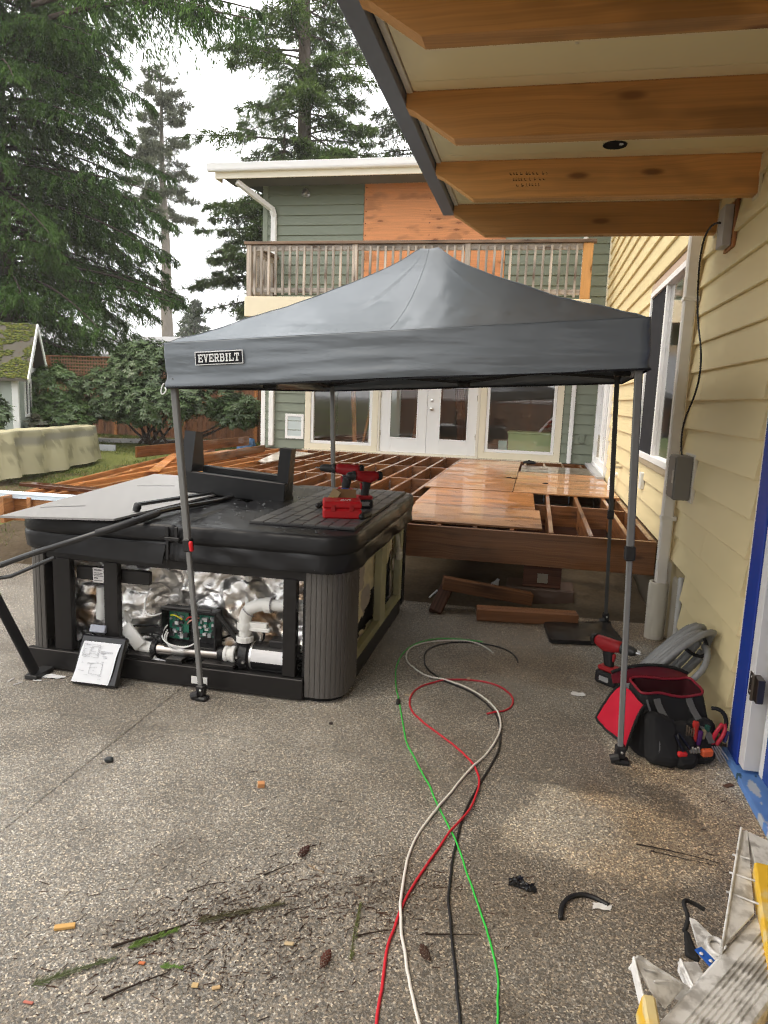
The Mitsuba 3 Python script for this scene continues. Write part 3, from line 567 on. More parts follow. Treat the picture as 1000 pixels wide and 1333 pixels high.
put(dk + '__pier_block', bx(-0.16, 0.42, 6.08, 6.42, -0.10, 0.135, 0.012), 'foam', (0.105, 0.062, 0.042))
def sheetply(label, x0, x1, y0, y1, z=DZ + 0.002, pal=3, rz=0.0, ax=(1, 0, 0)):
    k = nk('plywood_sheet'); _used.discard(k)
    m = bx(-(x1 - x0) / 2, (x1 - x0) / 2, -(y1 - y0) / 2, (y1 - y0) / 2, 0, 0.018, 0.002)
    k = wood(k, move(m, ((x0 + x1) / 2, (y0 + y1) / 2, z), rz), ax, pal, True)
    return tag(k, label, 'plywood', 'wet plywood sheets on the deck frame')
sheetply('wet plywood strip nearest the front edge of the deck frame', -1.13, 0.10, 6.02, 7.06, rz=0.02)
sheetply('narrow plywood strip just behind the frontmost one on the deck frame', -1.17, 0.035, 7.08, 8.40, rz=0.02)
sheetply('bright orange plywood sheet behind on the left, beside the open joists', -1.27, -0.225, 8.48, 12.95)
sheetply('wet orange plywood sheet behind on the right, touching the yellow wall side', -0.215, 1.0, 8.50, 11.08)
k = wood('weathered_board', bx(-0.19, 0.94, 11.16, 12.3, DZ + 0.002, DZ + 0.018), (1, 0, 0), 8, True); tag(k, 'dark wet board across the deck frame in front of the right window', 'board')
k = put('knee_pad', hull([(-0.16, 12.62, 0.69), (0.02, 12.66, 0.69), (-0.08, 12.66, 0.715)], 0.022), 'vc_matte', (0.02, 0.02, 0.02), smooth=True); tag(k, 'small black scrap lying at the right window sill on the deck', 'scrap')
for x, y, wh in ((-0.36, 10.0, 'left'), (-0.28, 9.95, 'right')):
    k = put('wet_leaf', hull([(x, y, 0.672), (x + 0.07, y + 0.02, 0.68), (x + 0.03, y + 0.06, 0.675)], 0.006), 'vc_matte', (0.03, 0.02, 0.012)); tag(k, f'{wh} one of two small dark wet leaves on the orange plywood', 'leaf', 'leaves on the plywood')
k = put('wood_knot_plug', lathe([(0, 0.012), (0.035, 0.010), (0.04, 0)], (0.17, 9.55, DZ + 0.02), (0, 0, 1), 12), 'vc_matte', (0.025, 0.015, 0.01)); tag(k, 'round dark plug on the right-hand orange plywood sheet', 'plug')
# loose timber lying on the frame at the left
def loose(label, p0, p1, w, h, pal, name='loose_board'):
    k = nk(name); _used.discard(k)
    return tag(wood(k, beam(p0, p1, w, h, (0, 0, 1)), np.subtract(p1, p0), pal, True), label, 'board')
loose('dark brown plank lying across the deck frame behind the white strip', (-5.22, 6.46, DZ + 0.022), (-4.02, 6.33, DZ + 0.022), 0.14, 0.036, 7)
loose('dark upright plank on edge at the far left corner of the deck frame', (-6.0, 9.9, 0.74), (-5.50, 13.1, 0.78), 0.04, 0.17, 1)
loose('brown plank lying aslant over the far joists beside the tipped black frame', (-4.75, 9.3, DZ + 0.06), (-4.9, 12.4, DZ + 0.06), 0.05, 0.12, 1)
loose('short pale new board lying over the joists left of the black frame', (-5.15, 10.1, DZ + 0.06), (-5.05, 11.3, DZ + 0.07), 0.16, 0.035, 6)
k = nk('plywood_offcut'); _used.discard(k)
k = wood(k, cat([extr([(-4.0, 10.2), (-3.9, 12.3), (-4.65, 12.7), (-4.2, 10.4)], 0.018, (0, 0, DZ + 0.004))]), (1, 0, 0), 2, True); tag(k, 'pinkish triangular plywood offcut on the joists near the left window', 'plywood')
k = put('flashing_strip', cat([beam((-5.25, 5.905, DZ + 0.012), (-2.9, 6.02, DZ + 0.012), 0.15, 0.012), beam((-5.25, 5.84, DZ - 0.01), (-2.9, 5.95, DZ - 0.01), 0.006, 0.04)]), 'vc_satin', (0.62, 0.72, 0.80)); tag(k, 'pale blue-white flashing strip lying on the left front deck edge', 'flashing strip')
# lumber on the ground
def block(label, p0, p1, w, h, pal=1, up=(0, 0, 1)):
    k = nk('lumber_block'); _used.discard(k)
    return tag(wood(k, beam(p0, p1, w, h, up, 0.005), np.subtract(p1, p0), pal), label, 'lumber')
block('red-brown timber lying flat on the patio beside the black pad', (-0.36, 5.50, 0.046), (0.42, 5.60, 0.046), 0.14, 0.09)
block('red-brown timber lying tilted with its left end raised, under the deck', (-0.66, 5.66, 0.225), (0.06, 5.86, 0.10), 0.10, 0.10)
block('short timber standing propped under the tilted timber', (-0.70, 5.52, 0.0), (-0.63, 5.70, 0.17), 0.10, 0.09, 7, (0, -1, 0.3))
k = put('anchor_bolt', tube([(-0.76, 5.60, 0.10), (-0.70, 5.64, 0.16)], 0.008, 8), 'vc_metal', (0.5, 0.5, 0.5), smooth=True); tag(k, 'short steel bolt sticking out of the propped timber', 'bolt')
k = put('plastic_bottle', lathe([(0, 0), (0.035, 0.0), (0.038, 0.02), (0.036, 0.12), (0.014, 0.16), (0.014, 0.18), (0, 0.18)], (-0.30, 6.05, 0.03), (0.4, 0.2, 0.9), 14), 'vc_gloss', (0.42, 0.43, 0.43), smooth=40); tag(k, 'clear crumpled plastic bottle in the dark under the deck', 'bottle')

# ================================================================ the pop-up canopy
cn = thing('canopy', 'grey pop-up canopy tent with a wet pointed roof standing over the hot tub', 'canopy tent')
CB = [V(-1.915, 3.43, 1.945), V(0.462, 3.42, 2.108), V(0.60, 5.74, 2.115), V(-1.78, 5.86, 1.975)]
APX = V(-0.722, 4.58, 2.64)
DOWN = V(0.012, 0.0, -0.232)
def canopy_cover():
    per, cor = [], []
    N = 70
    for k in range(4):
        a, b = CB[k], CB[(k + 1) % 4]
        for s in (np.arange(N) + 0.5) / N:
            per.append(a + (b - a) * s); cor.append(math.sin(math.pi * s))
    per, cor = np.array(per), np.array(cor)
    ctr = per.mean(0); out = per - ctr; out[:, 2] = 0; out /= np.linalg.norm(out, axis=1, keepdims=True)
    rows = []
    hang_ = np.array([1.0, 0.985, 0.9, 0.8, 0.7, 0.6, 0.5, 0.4, 0.3, 0.2, 0.1, 0.045, 0.015])
    for h in hang_:
        q = per * 1.0 + DOWN * h
        wv = 0.016 * (meshkit.fbm(per * V(2.2, 2.2, 0) + V(0, 0, h * 3.0), 3, 4) - 0.5) * (0.35 + 0.65 * h) * 2
        crease = 0.006 * np.sin(h * 19 + 5 * meshkit.noise(per * V(1.3, 1.3, 0), 6))
        bow = 0.018 * cor * h
        rows.append(q + out * (wv + crease * h + bow + 0.006)[:, None] + V(0, 0, 1) * (0.010 * cor * h * (meshkit.noise(per * 1.7, 2) - 0.3))[:, None])
    for t in np.concatenate([[0.004, 0.014, 0.03], np.linspace(0.055, 0.90, 30), [0.93, 0.955, 0.975, 0.99, 1.0]]):
        q = per * (1 - t) + APX * t
        sag = 4 * t * (1 - t) * (0.045 + 0.030 * cor) - 0.035 * math.exp(-((1 - t) / 0.10) ** 2) + 0.045 * math.exp(-((1 - t) / 0.03) ** 2)
        ed = 0.012 * math.exp(-((t - 0.0) / 0.03) ** 2)
        wr = 0.012 * (meshkit.fbm(q * V(5, 5, 0) + 3, 3, 11) - 0.5) * min(1, t * 8) * (1 - t) + 0.006 * (meshkit.fbm(q * V(14, 4, 0), 2, 12) - 0.5) * min(1, t * 8) * (1 - t)
        q[:, 2] += -sag - ed + wr * 2.0 
        # stretched folds that run down the front slope from the peak
        ang = np.arctan2(q[:, 1] - APX[1], q[:, 0] - APX[0])
        q[:, 2] += (0.005 * np.exp(-((ang + 1.95) / 0.03) ** 2) - 0.004 * np.exp(-((ang + 1.88) / 0.03) ** 2) + 0.003 * np.exp(-((ang + 1.0) / 0.02) ** 2)) * math.sin(math.pi * t) ** 2
        rows.append(q)
    P = np.array(rows)
    P = np.concatenate([P, P[:, :1]], 1)
    v, f = sheet(P.transpose(1, 0, 2))
    return v, f
put(cn + '__cover', canopy_cover(), 'canopy_cloth', smooth=True)
for k in range(4):      # sewn seams: along the hips and down the middle of each slope
    for a, nm_ in ((CB[k], 'hip_seam'), ((CB[k] + CB[(k + 1) % 4]) / 2, 'panel_seam')):
        pt = []
        co = 0.0 if nm_ == 'hip_seam' else 1.0
        for t in np.linspace(0.0, 0.95, 40):
            q_ = a * (1 - t) + APX * t
            q_[2] += -(4 * t * (1 - t) * (0.045 + 0.030 * co) - 0.035 * math.exp(-((1 - t) / 0.10) ** 2) + 0.045 * math.exp(-((1 - t) / 0.03) ** 2)) - 0.012 * math.exp(-(t / 0.03) ** 2) + 0.0015
            q_[2] += 0.024 * (meshkit.fbm((q_ * V(5, 5, 0) + 3)[None], 3, 11)[0] - 0.5) * min(1, t * 8) * (1 - t) + 0.012 * (meshkit.fbm((q_ * V(14, 4, 0))[None], 2, 12)[0] - 0.5) * min(1, t * 8) * (1 - t) - 0.002
            pt.append(q_)
        put(cn + '__cover__' + nm_, tube(pt, 0.0024, 6), 'canopy_cloth', smooth=True)
put(cn + '__hem', tube(np.array([c + DOWN * 1.0 + d for c, d in zip(CB, ((0, -.008, 0), (.008, -.008, 0), (.008, .008, 0), (-.008, .008, 0)))] + [CB[0] + DOWN + V(0, -.008, 0)]), 0.006, 6), 'vc_matte', (0.03, 0.033, 0.037), smooth=True)
# letters on a dark patch with a white edge
ex = unit(CB[1] - CB[0]); ez = unit(np.cross(ex, V(0, -1, 0)) * -1)
ez = unit(V(0, 0, 1) - ex * ex[2])
po = CB[0] + ex * 0.185 + ez * -0.128 + V(0, -0.021, 0)
lg = cn + '__logo_patch'
put(lg, frame(cbox(0.262, 0.068, 0.004, 0.001), po + ex * 0.131 + ez * 0.034, ex, ez, np.cross(ex, ez)), 'vc_matte', (0.62, 0.63, 0.63))
put(lg + '__field', frame(cbox(0.252, 0.058, 0.004, 0), po + ex * 0.131 + ez * 0.034 + np.cross(ex, ez) * 0.0012, ex, ez, np.cross(ex, ez)), 'vc_matte', (0.012, 0.013, 0.016))
def slab_letters(word, h, w, gap):
    """slab-serif capitals from strokes in a unit box"""
    S = 0.2
    R = lambda a, b, c, d: (a, b, c, d)
    L = {'E': [R(.1, 0, .32, 1), R(0, 0, 1, .16), R(0, .84, 1, 1), R(.3, .42, .7, .58), R(.84, 0, 1, .32), R(.84, .68, 1, 1), R(.6, .34, .72, .66)],
         'R': [R(.1, 0, .32, 1), R(0, 0, .44, .15), R(0, .85, .8, 1), R(.3, .42, .8, .57), R(.7, .5, .92, .92), R(.78, 0, 1, .14)],
         'B': [R(.1, 0, .32, 1), R(0, 0, .8, .15), R(0, .85, .8, 1), R(.3, .44, .8, .58), R(.7, .55, .92, .92), R(.72, .08, .96, .47)],
         'I': [R(.28, 0, .72, 1), R(.1, 0, .9, .15), R(.1, .85, .9, 1)], 'L': [R(.1, 0, .34, 1), R(0, 0, 1, .16), R(0, .85, .46, 1), R(.82, 0, 1, .4)],
         'T': [R(.38, 0, .64, 1), R(0, .84, 1, 1), R(.22, 0, .8, .15), R(0, .6, .16, 1), R(.84, .6, 1, 1)], 'V': [R(0, .86, .42, 1), R(.58, .86, 1, 1)]}
    import shapely
    out, x = [], 0.0
    for ch in word:
        ww = w * (0.62 if ch == 'I' else 1.0)
        polys = [shapely.box(x + a * ww, b * h, x + c * ww, d * h) for a, b, c, d in L[ch]]
        if ch == 'V': polys += [shapely.Polygon([(x + .10 * ww, h * .95), (x + .34 * ww, h * .95), (x + .58 * ww, 0), (x + .40 * ww, 0)]), shapely.Polygon([(x + .70 * ww, h * .95), (x + .88 * ww, h * .95), (x + .62 * ww, 0), (x + .44 * ww, 0)])]
        if ch == 'R': polys += [shapely.Polygon([(x + .45 * ww, h * .45), (x + .70 * ww, h * .45), (x + .98 * ww, 0), (x + .72 * ww, 0)])]
        g_ = shapely.union_all(polys)
        for p in getattr(g_, 'geoms', [g_]): out.append(tm(trimesh.creation.extrude_polygon(p, 0.003, engine='earcut')))
        x += ww + gap
    return cat(out), x - gap
tx, tw = slab_letters('EVERBILT', 0.040, 0.0262, 0.0035)
put(lg + '__lettering', frame(tx, po + ex * (0.131 - tw / 2) + ez * 0.014 + np.cross(ex, ez) * 0.0022, ex, ez, np.cross(ex, ez)), 'vc_matte', (0.70, 0.71, 0.70))
# legs: outer tube, inner tube, foot, clamp
GR = (0.155, 0.155, 0.15)
feet = [V(-1.728, 3.471, 0), V(0.507, 3.392, 0), V(0.645, 5.69, 0), V(-1.665, 5.93, 0)]
tops = [CB[0] + V(0.035, 0.03, -0.10), CB[1] + V(-0.03, 0.03, -0.10), CB[2] + V(-0.035, -0.08, -0.10), CB[3] + V(0.07, 0.0, -0.10)]
for k in range(4):
    a, b = feet[k] + V(0, 0, 0.05), tops[k]
    u = unit(b - a); L = np.linalg.norm(b - a)
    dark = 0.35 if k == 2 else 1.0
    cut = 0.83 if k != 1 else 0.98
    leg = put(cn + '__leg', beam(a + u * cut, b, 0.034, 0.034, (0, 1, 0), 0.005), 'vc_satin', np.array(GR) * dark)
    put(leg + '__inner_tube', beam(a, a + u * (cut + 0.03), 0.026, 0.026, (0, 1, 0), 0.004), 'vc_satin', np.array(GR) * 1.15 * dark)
    put(leg + '__clamp', frame(cbox(0.047, 0.047, 0.07, 0.006), a + u * cut, unit(np.cross(V(0, 1, 0), u)), np.cross(u, unit(np.cross(V(0, 1, 0), u))), u), 'vc_satin', (0.012, 0.012, 0.013))
    f = feet[k]
    put(leg + '__foot', cat([move(bx(-0.035, 0.035, -0.030, 0.030, 0.0, 0.024, 0.008), f + V(0.008, -0.008, 0)), move(bx(-0.024, 0.024, -0.024, 0.024, 0.024, 0.085, 0.006), f), tube([f + V(-0.045, -0.02, 0.02), f + V(-0.005, -0.02, 0.035)], 0.022, 10)]), 'vc_satin', (0.014, 0.014, 0.015))
    put(leg + '__bolt', lathe([(0, 0.003), (0.006, 0.002), (0.007, 0)], f + V(0.006, -0.025, 0.06), (0, -1, 0), 8), 'vc_metal', (0.6, 0.6, 0.6), smooth=True)
    if k == 0: put(leg + '__release_tab', hull([a + u * cut + V(0.03, -0.03, 0.018), a + u * cut + V(0.036, -0.032, -0.018)], 0.012), 'vc_gloss', (0.62, 0.012, 0.02), smooth=True)
for k in range(4):      # scissor bars under the cover
    a, b = CB[k] + DOWN * 0.45, CB[(k + 1) % 4] + DOWN * 0.45
    inn = unit((CB[0] + CB[2]) / 2 - (a + b) / 2) * V(1, 1, 0) * 0.05
    if k == 0: continue
    m = (a + b) / 2
    q1, q3 = (a + m) / 2, (m + b) / 2
    for p, q in ((a + V(0, 0, 0.03), m + V(0, 0, -0.09)), (a + V(0, 0, -0.09), m + V(0, 0, 0.03)), (m + V(0, 0, 0.03), b + V(0, 0, -0.09)), (m + V(0, 0, -0.09), b + V(0, 0, 0.03))):
        put(cn + '__truss_bar', beam(p + inn, q + inn, 0.010, 0.022, (0, 0, 1), 0.002), 'vc_satin', (0.02, 0.02, 0.021))
    put(cn + '__truss_joint', move(bx(-0.05, 0.05, -0.02, 0.02, -0.035, 0.0, 0.008), m + inn + V(0, 0, -0.085)), 'vc_satin', (0.012, 0.012, 0.012))
for k in range(4):
    put(cn + '__rafter_bar', beam(tops[k] + V(0, 0, 0.02), APX + V(0, 0, -0.14), 0.012, 0.02, (0, 0, 1), 0.002), 'vc_satin', (0.02, 0.02, 0.021))
put(cn + '__peak_cap', lathe([(0, 0.0), (0.05, -0.01), (0.055, -0.06), (0.02, -0.07), (0.02, -0.20), (0, -0.20)], APX + V(0, 0, -0.04), (0, 0, 1), 14), 'vc_satin', (0.02, 0.02, 0.02), smooth=40)
put(cn + '__bungee_loop', tube(spline([CB[0] + DOWN + V(0.01, -0.03, 0.02), CB[0] + DOWN + V(-0.004, -0.033, -0.005), CB[0] + DOWN + V(0.0, -0.036, -0.034), CB[0] + DOWN + V(0.014, -0.03, -0.024), CB[0] + DOWN + V(0.005, -0.02, 0.0)], 24), 0.0035, 7), 'vc_matte', (0.7, 0.7, 0.68), smooth=True)

# ================================================================ the hot tub
tb = thing('hot_tub', 'opened black hot tub with its plumbing and foil lining showing, under the canopy', 'hot tub')
X0, X1, TY0, TY1 = -2.95, -0.95, 3.60, 5.58
BLK, BLK2 = (0.009, 0.0088, 0.009), (0.013, 0.012, 0.012)
def rrect(x0, x1, y0, y1, r, n=12, m=10):
    """points round a rectangle with rounded corners, counter-clockwise from the front left"""
    out = []
    for cx, cy, a0 in ((x1 - r, y0 + r, -90), (x1 - r, y1 - r, 0), (x0 + r, y1 - r, 90), (x0 + r, y0 + r, 180)):
        for a in np.radians(np.linspace(a0, a0 + 90, n)): out.append((cx + r * math.cos(a), cy + r * math.sin(a)))
    out = np.array(out + out[:1])
    d = np.concatenate([[0], np.cumsum(np.linalg.norm(np.diff(out, axis=0), axis=1))])
    s = np.linspace(0, d[-1], 4 * m * n)
    return np.stack([np.interp(s, d, out[:, 0]), np.interp(s, d, out[:, 1])], 1)
base2 = rrect(X0 + 0.03, X1 - 0.025, TY0 + 0.03, TY1, 0.14)
put(tb + '__base', man(m3.CrossSection([base2[:-1]]).extrude(0.115)), 'plank', BLK, smooth=30)
put(tb + '__base_rail', bx(-2.93, -1.175, 3.588, 3.63, 0.012, 0.13, 0.004), 'plank', BLK2)
for x, w in ((-2.28, 0.16), (-2.02, 0.10), (-1.80, 0.20)): put(tb + '__skid', bx(x, x + w, 3.61, 3.80, 0.13, 0.155, 0.003), 'plank', BLK2)
put(tb + '__base_label', bx(-1.845, -1.745, 3.580, 3.5875, 0.035, 0.078, 0.001), 'vc_satin', (0.62, 0.62, 0.60))
put(tb + '__shell', bx(-2.80, -1.07, 3.92, 5.48, 0.116, 0.73, 0.02), 'vc_matte', (0.012, 0.012, 0.013))
for a, b in ((-2.752, -2.635), (-2.415, -2.325), (-1.305, -1.228)):
    put(tb + '__post', bx(a, b, 3.612, 3.66, 0.131, 0.70, 0.004), 'plank', jit(BLK2, 0.1))
put(tb + '__post', bx(-1.195, -1.165, 3.63, 3.70, 0.131, 0.70, 0.004), 'plank', BLK)
put(tb + '__post', bx(-2.82, -2.76, 3.70, 3.76, 0.131, 0.70, 0.004), 'plank', BLK)
put(tb + '__top_rail', bx(-2.80, -1.17, 3.62, 3.69, 0.69, 0.745, 0.004), 'plank', BLK2)
put(tb + '__cross_rail', bx(-2.63, -2.15, 3.665, 3.70, 0.565, 0.645, 0.004), 'plank', BLK2)
put(tb + '__rating_label', bx(-2.515, -2.443, 3.659, 3.6645, 0.555, 0.645, 0), 'vc_satin', (0.62, 0.60, 0.59))
put(tb + '__rating_label__print', cat([bx(-2.508, -2.508 + w, 3.6575, 3.6588, z, z + h, 0) for z, h, w in ((0.628, 0.008, 0.05), (0.612, 0.004, 0.058), (0.603, 0.004, 0.052), (0.594, 0.004, 0.058), (0.578, 0.010, 0.026), (0.566, 0.004, 0.055))]), 'vc_matte', (0.2, 0.19, 0.19))
# foil lining, crumpled
fx, fz = np.meshgrid(np.linspace(-2.80, -1.00, 230), np.linspace(0.115, 0.72, 92), indexing='ij')
q = np.stack([fx * 4.2, 0 * fx, fz * 4.2], -1)
fy = 3.80 + 0.09 * (meshkit.fbm(q, 3, 3) - 0.5) + 0.05 * np.abs(meshkit.fbm(q * 2.0 + 9, 3, 8) - 0.5) + 0.10 * np.exp(-((fx + 2.15) / 0.10) ** 2 - ((fz - 0.2) / 0.25) ** 2)
fy += 0.018 * np.sin((fx * 1.0 + fz * 0.8) * 26 + 5 * meshkit.fbm(q * 0.8, 2, 4)) * (meshkit.noise(q * 0.9, 6) > 0.45)
rf_ = np.random.default_rng(91)
fP = np.stack([fx, fy, fz], -1)
fP[1:-1, 1:-1, 0] += rf_.uniform(-0.0012, 0.0012, fP[1:-1, 1:-1, 0].shape); fP[1:-1, 1:-1, 2] += rf_.uniform(-0.0012, 0.0012, fP[1:-1, 1:-1, 0].shape)
rid = 1 - 2 * np.abs(meshkit.fbm(q * 1.7 + 4, 3, 15) - 0.5)
fP[..., 1] += 0.024 * (rid ** 3 - 0.5) + 0.0015 * (meshkit.noise(q * 17, 5) - 0.5)
put(tb + '__foil_lining', sheet(fP), 'foil', smooth=40)
# rounded corner panels, fluted
def flute(path, z0, z1, pitch=0.030, deep=0.004, thick=0.012):
    p = np.asarray(path, float)
    d = np.concatenate([[0], np.cumsum(np.linalg.norm(np.diff(p, axis=0), axis=1))])
    n = int(d[-1] / pitch)
    s = []
    for k in range(n):
        a = k * d[-1] / n; w = d[-1] / n
        s += [(a, -deep), (a + 0.003, -deep), (a + 0.0045, 0)] + [(a + 0.0045 + (w - 0.0055) * f_, 0.0006 * math.sin(math.pi * f_)) for f_ in (0.25, 0.5, 0.75)] + [(a + w - 0.001, 0)]
    s.append((d[-1], -deep))
    s = np.array(s)
    x, y = np.interp(s[:, 0], d, p[:, 0]), np.interp(s[:, 0], d, p[:, 1])
    tx_, ty_ = np.gradient(x, s[:, 0] + np.arange(len(s)) * 1e-7), np.gradient(y, s[:, 0] + np.arange(len(s)) * 1e-7)
    l = np.hypot(tx_, ty_); nx_, ny_ = ty_ / l, -tx_ / l
    o = np.stack([x + nx_ * s[:, 1], y + ny_ * s[:, 1]], 1)
    i = np.stack([x - nx_ * thick, y - ny_ * thick], 1)[::-1]
    poly = np.vstack([o, i])
    return frame(man(m3.CrossSection([poly], m3.FillRule.NonZero).extrude(z1 - z0)), (0, 0, z0), (1, 0, 0), (0, 1, 0), (0, 0, 1))
arc = [(X1 - 0.15 + 0.15 * math.cos(a), TY0 + 0.155 + 0.15 * math.sin(a)) for a in np.radians(np.linspace(-90, 0, 20))]
CG = (0.098, 0.092, 0.086)
put(tb + '__corner_panel', flute([(-1.172, TY0 + 0.005)] + arc + [(X1, 3.93)], 0.028, 0.757), 'plank', CG, smooth=20)
arc = [(X0 + 0.13 + 0.13 * math.cos(a), TY0 + 0.135 + 0.13 * math.sin(a)) for a in np.radians(np.linspace(180, 262, 16))]
put(tb + '__corner_panel', flute([(X0, 3.95)] + arc + [(-2.805, TY0 + 0.005)], 0.09, 0.757), 'plank', np.array(CG) * 0.75, smooth=20)
# right side: studs, foam, dark hollow
RXs = X1 - 0.02
for y, w in ((3.95, 0.05), (4.66, 0.16), (5.36, 0.09)):
    put(tb + '__stud', bx(RXs - 0.05, RXs, y, y + w, 0.12, 0.73, 0.003), 'foam', (0.42, 0.42, 0.27))
put(tb + '__stud', bx(RXs - 0.045, RXs + 0.006, 5.46, 5.56, 0.06, 0.735, 0.003), 'plank', BLK)
put(tb + '__side_rail', bx(RXs - 0.05, RXs - 0.002, 4.0, 5.46, 0.118, 0.17, 0.003), 'foam', (0.30, 0.29, 0.15))
put(tb + '__side_rail', bx(RXs - 0.05, RXs - 0.002, 4.0, 5.46, 0.69, 0.735, 0.003), 'foam', (0.42, 0.41, 0.27))
gy, gz = np.meshgrid(np.linspace(3.95, 5.46, 150), np.linspace(0.13, 0.725, 64), indexing='ij')
q = np.stack([0 * gy, gy * 5, gz * 5], -1)
gx = RXs - 0.065 + 0.07 * (meshkit.fbm(q, 4, 5) - 0.5) + 0.03 * np.abs(meshkit.fbm(q * 3, 3, 2) - 0.5)
P = np.stack([gx, gy, gz], -1)
fv, ff = sheet(P)
ctr = fv[ff].mean(1)
n_ = meshkit.fbm(ctr * V(0, 6, 6), 3, 9) - 0.5
hole1 = (ctr[:, 2] < 0.30 + 0.35 * n_ + 0.45 * (ctr[:, 1] - 4.3)) & (ctr[:, 1] > 4.10) & (ctr[:, 1] < 4.75) & (ctr[:, 2] > 0.17 + 0.1 * n_)
hole2 = (ctr[:, 1] > 4.86 + 0.25 * n_) & (ctr[:, 1] < 5.36) & (ctr[:, 2] < 0.33 + 0.55 * (ctr[:, 1] - 4.80) + 0.3 * n_) & (ctr[:, 2] > 0.16)
col = np.array([V(0.66, 0.60, 0.40)] * len(fv)) * (0.65 + 0.6 * meshkit.fbm(fv * V(0, 9, 9), 3, 4))[:, None]
foilish = (meshkit.noise(fv * V(0, 4, 3), 31) > 0.60) & (fv[:, 1] < 4.6)
col[foilish] = V(0.42, 0.38, 0.34)
put(tb + '__foam_filling', (fv, ff[~(hole1 | hole2)]), 'foam', col, smooth=True)
put(tb + '__drain_valve', cat([lathe([(0, 0.0), (0.028, 0.0), (0.03, 0.05), (0.02, 0.055), (0.02, 0.085), (0, 0.085)], (RXs - 0.005, 5.31, 0.47), (0, 0, 1), 12), tube([(RXs - 0.005, 5.31, 0.55), (RXs - 0.03, 5.33, 0.66)], 0.016, 10)]), 'vc_satin', (0.62, 0.61, 0.56), smooth=40)
# plumbing behind the front
PVC, PVD = (0.72, 0.72, 0.69), (0.62, 0.63, 0.64)
pl_ = tb + '__pipe'
put(pl_, cat([tube(spline([(-1.572, 3.715, 0.305), (-1.571, 3.715, 0.38), (-1.56, 3.715, 0.45), (-1.50, 3.715, 0.495), (-1.42, 3.715, 0.505)], 26), 0.037, 18), tube([(-1.42, 3.715, 0.505), (-1.10, 3.73, 0.53)], 0.034, 18)]), 'vc_satin', PVC, smooth=45)
for c, d in (((-1.43, 3.715, 0.505), (1, 0, 0.06)), ((-1.572, 3.715, 0.37), (0, 0, 1))): put(pl_ + '__collar', lathe([(0.043, -0.022), (0.046, -0.018), (0.046, 0.018), (0.043, 0.022)], c, d, 20), 'vc_satin', PVC, smooth=45)
for c, d in (((-1.405, 3.715, 0.506), (1, 0, 0.06)), ((-1.545, 3.715, 0.46), (0.6, 0, 0.8))): put(pl_ + '__solvent_ring', lathe([(0.0465, -0.003), (0.047, 0), (0.0465, 0.003)], c, d, 20), 'vc_satin', (0.18, 0.17, 0.19))
put(tb + '__valve_gate', cat([bx(-1.60, -1.415, 3.690, 3.735, 0.345, 0.368, 0.004), bx(-1.60, -1.43, 3.694, 3.731, 0.368, 0.395, 0.003)]), 'vc_satin', PVC)
put(tb + '__union_nut', lathe([(0.044, 0), (0.052, 0.004), (0.052, 0.034), (0.044, 0.038)] , (-1.572, 3.715, 0.272), (0, 0, 1), 12), 'vc_satin', PVC)
put(tb + '__pipe', tube([(-1.585, 3.79, 0.40), (-1.585, 3.80, 0.70)], 0.020, 12), 'vc_satin', PVC, smooth=45)
put(tb + '__heater', lathe([(0.0, 0), (0.034, 0), (0.034, 0.40), (0.0, 0.40)], (-2.115, 3.70, 0.172), (1, 0, 0.04), 22), 'vc_metal', (0.62, 0.57, 0.52), smooth=45)
put(tb + '__heater__label', lathe([(0.0345, 0.10), (0.0345, 0.18)], (-2.115, 3.70, 0.172), (1, 0, 0.04), 22), 'vc_metal', (0.80, 0.79, 0.77), smooth=45)
for c in ((-2.155, 3.70, 0.171), (-1.725, 3.70, 0.188)): put(tb + '__heater__clamp_ring', lathe([(0.036, 0), (0.046, 0.004), (0.046, 0.034), (0.036, 0.038)], c, (1, 0, 0.04), 16), 'vc_satin', (0.013, 0.013, 0.014), smooth=40)
put(tb + '__union_nut', lathe([(0.036, -0.01), (0.040, 0), (0.047, 0.004), (0.047, 0.022), (0.042, 0.026), (0.042, 0.042), (0.05, 0.046), (0.05, 0.07), (0.04, 0.074)], (-1.69, 3.70, 0.190), (1, 0, 0.03), 18), 'vc_satin', PVC, smooth=40)
put(tb + '__pipe', cat([tube(spline([(-2.15, 3.70, 0.171), (-2.21, 3.70, 0.173), (-2.25, 3.70, 0.19), (-2.29, 3.70, 0.235)], 16), 0.038, 16), tube([(-2.33, 3.74, 0.30), (-2.38, 3.76, 0.36)], 0.016, 10)]), 'vc_satin', PVC, smooth=45)
put(tb + '__valve_gate', frame(cbox(0.16, 0.02, 0.085, 0.004), (-2.265, 3.665, 0.245), unit((-0.66, 0, 0.75)), (0, 1, 0), unit((-0.75, 0, -0.66))), 'vc_satin', PVC)
pm = tb + '__pump'
put(pm, cat([lathe([(0.0, 0.0), (0.07, 0.0), (0.095, 0.02), (0.095, 0.065), (0.085, 0.075), (0.085, 0.36), (0.0, 0.36)], (-1.61, 3.745, 0.180), (1, 0, 0.02), 26), bx(-1.54, -1.24, 3.68, 3.80, 0.118, 0.135), bx(-1.42, -1.28, 3.70, 3.79, 0.255, 0.30, 0.006)]), 'vc_satin', (0.012, 0.012, 0.013), smooth=40)
put(pm + '__band', lathe([(0.0865, 0.0), (0.0875, 0.003), (0.0875, 0.010), (0.0865, 0.013)], (-1.528, 3.745, 0.1816), (1, 0, 0.02), 26), 'vc_metal', (0.75, 0.75, 0.75), smooth=40)
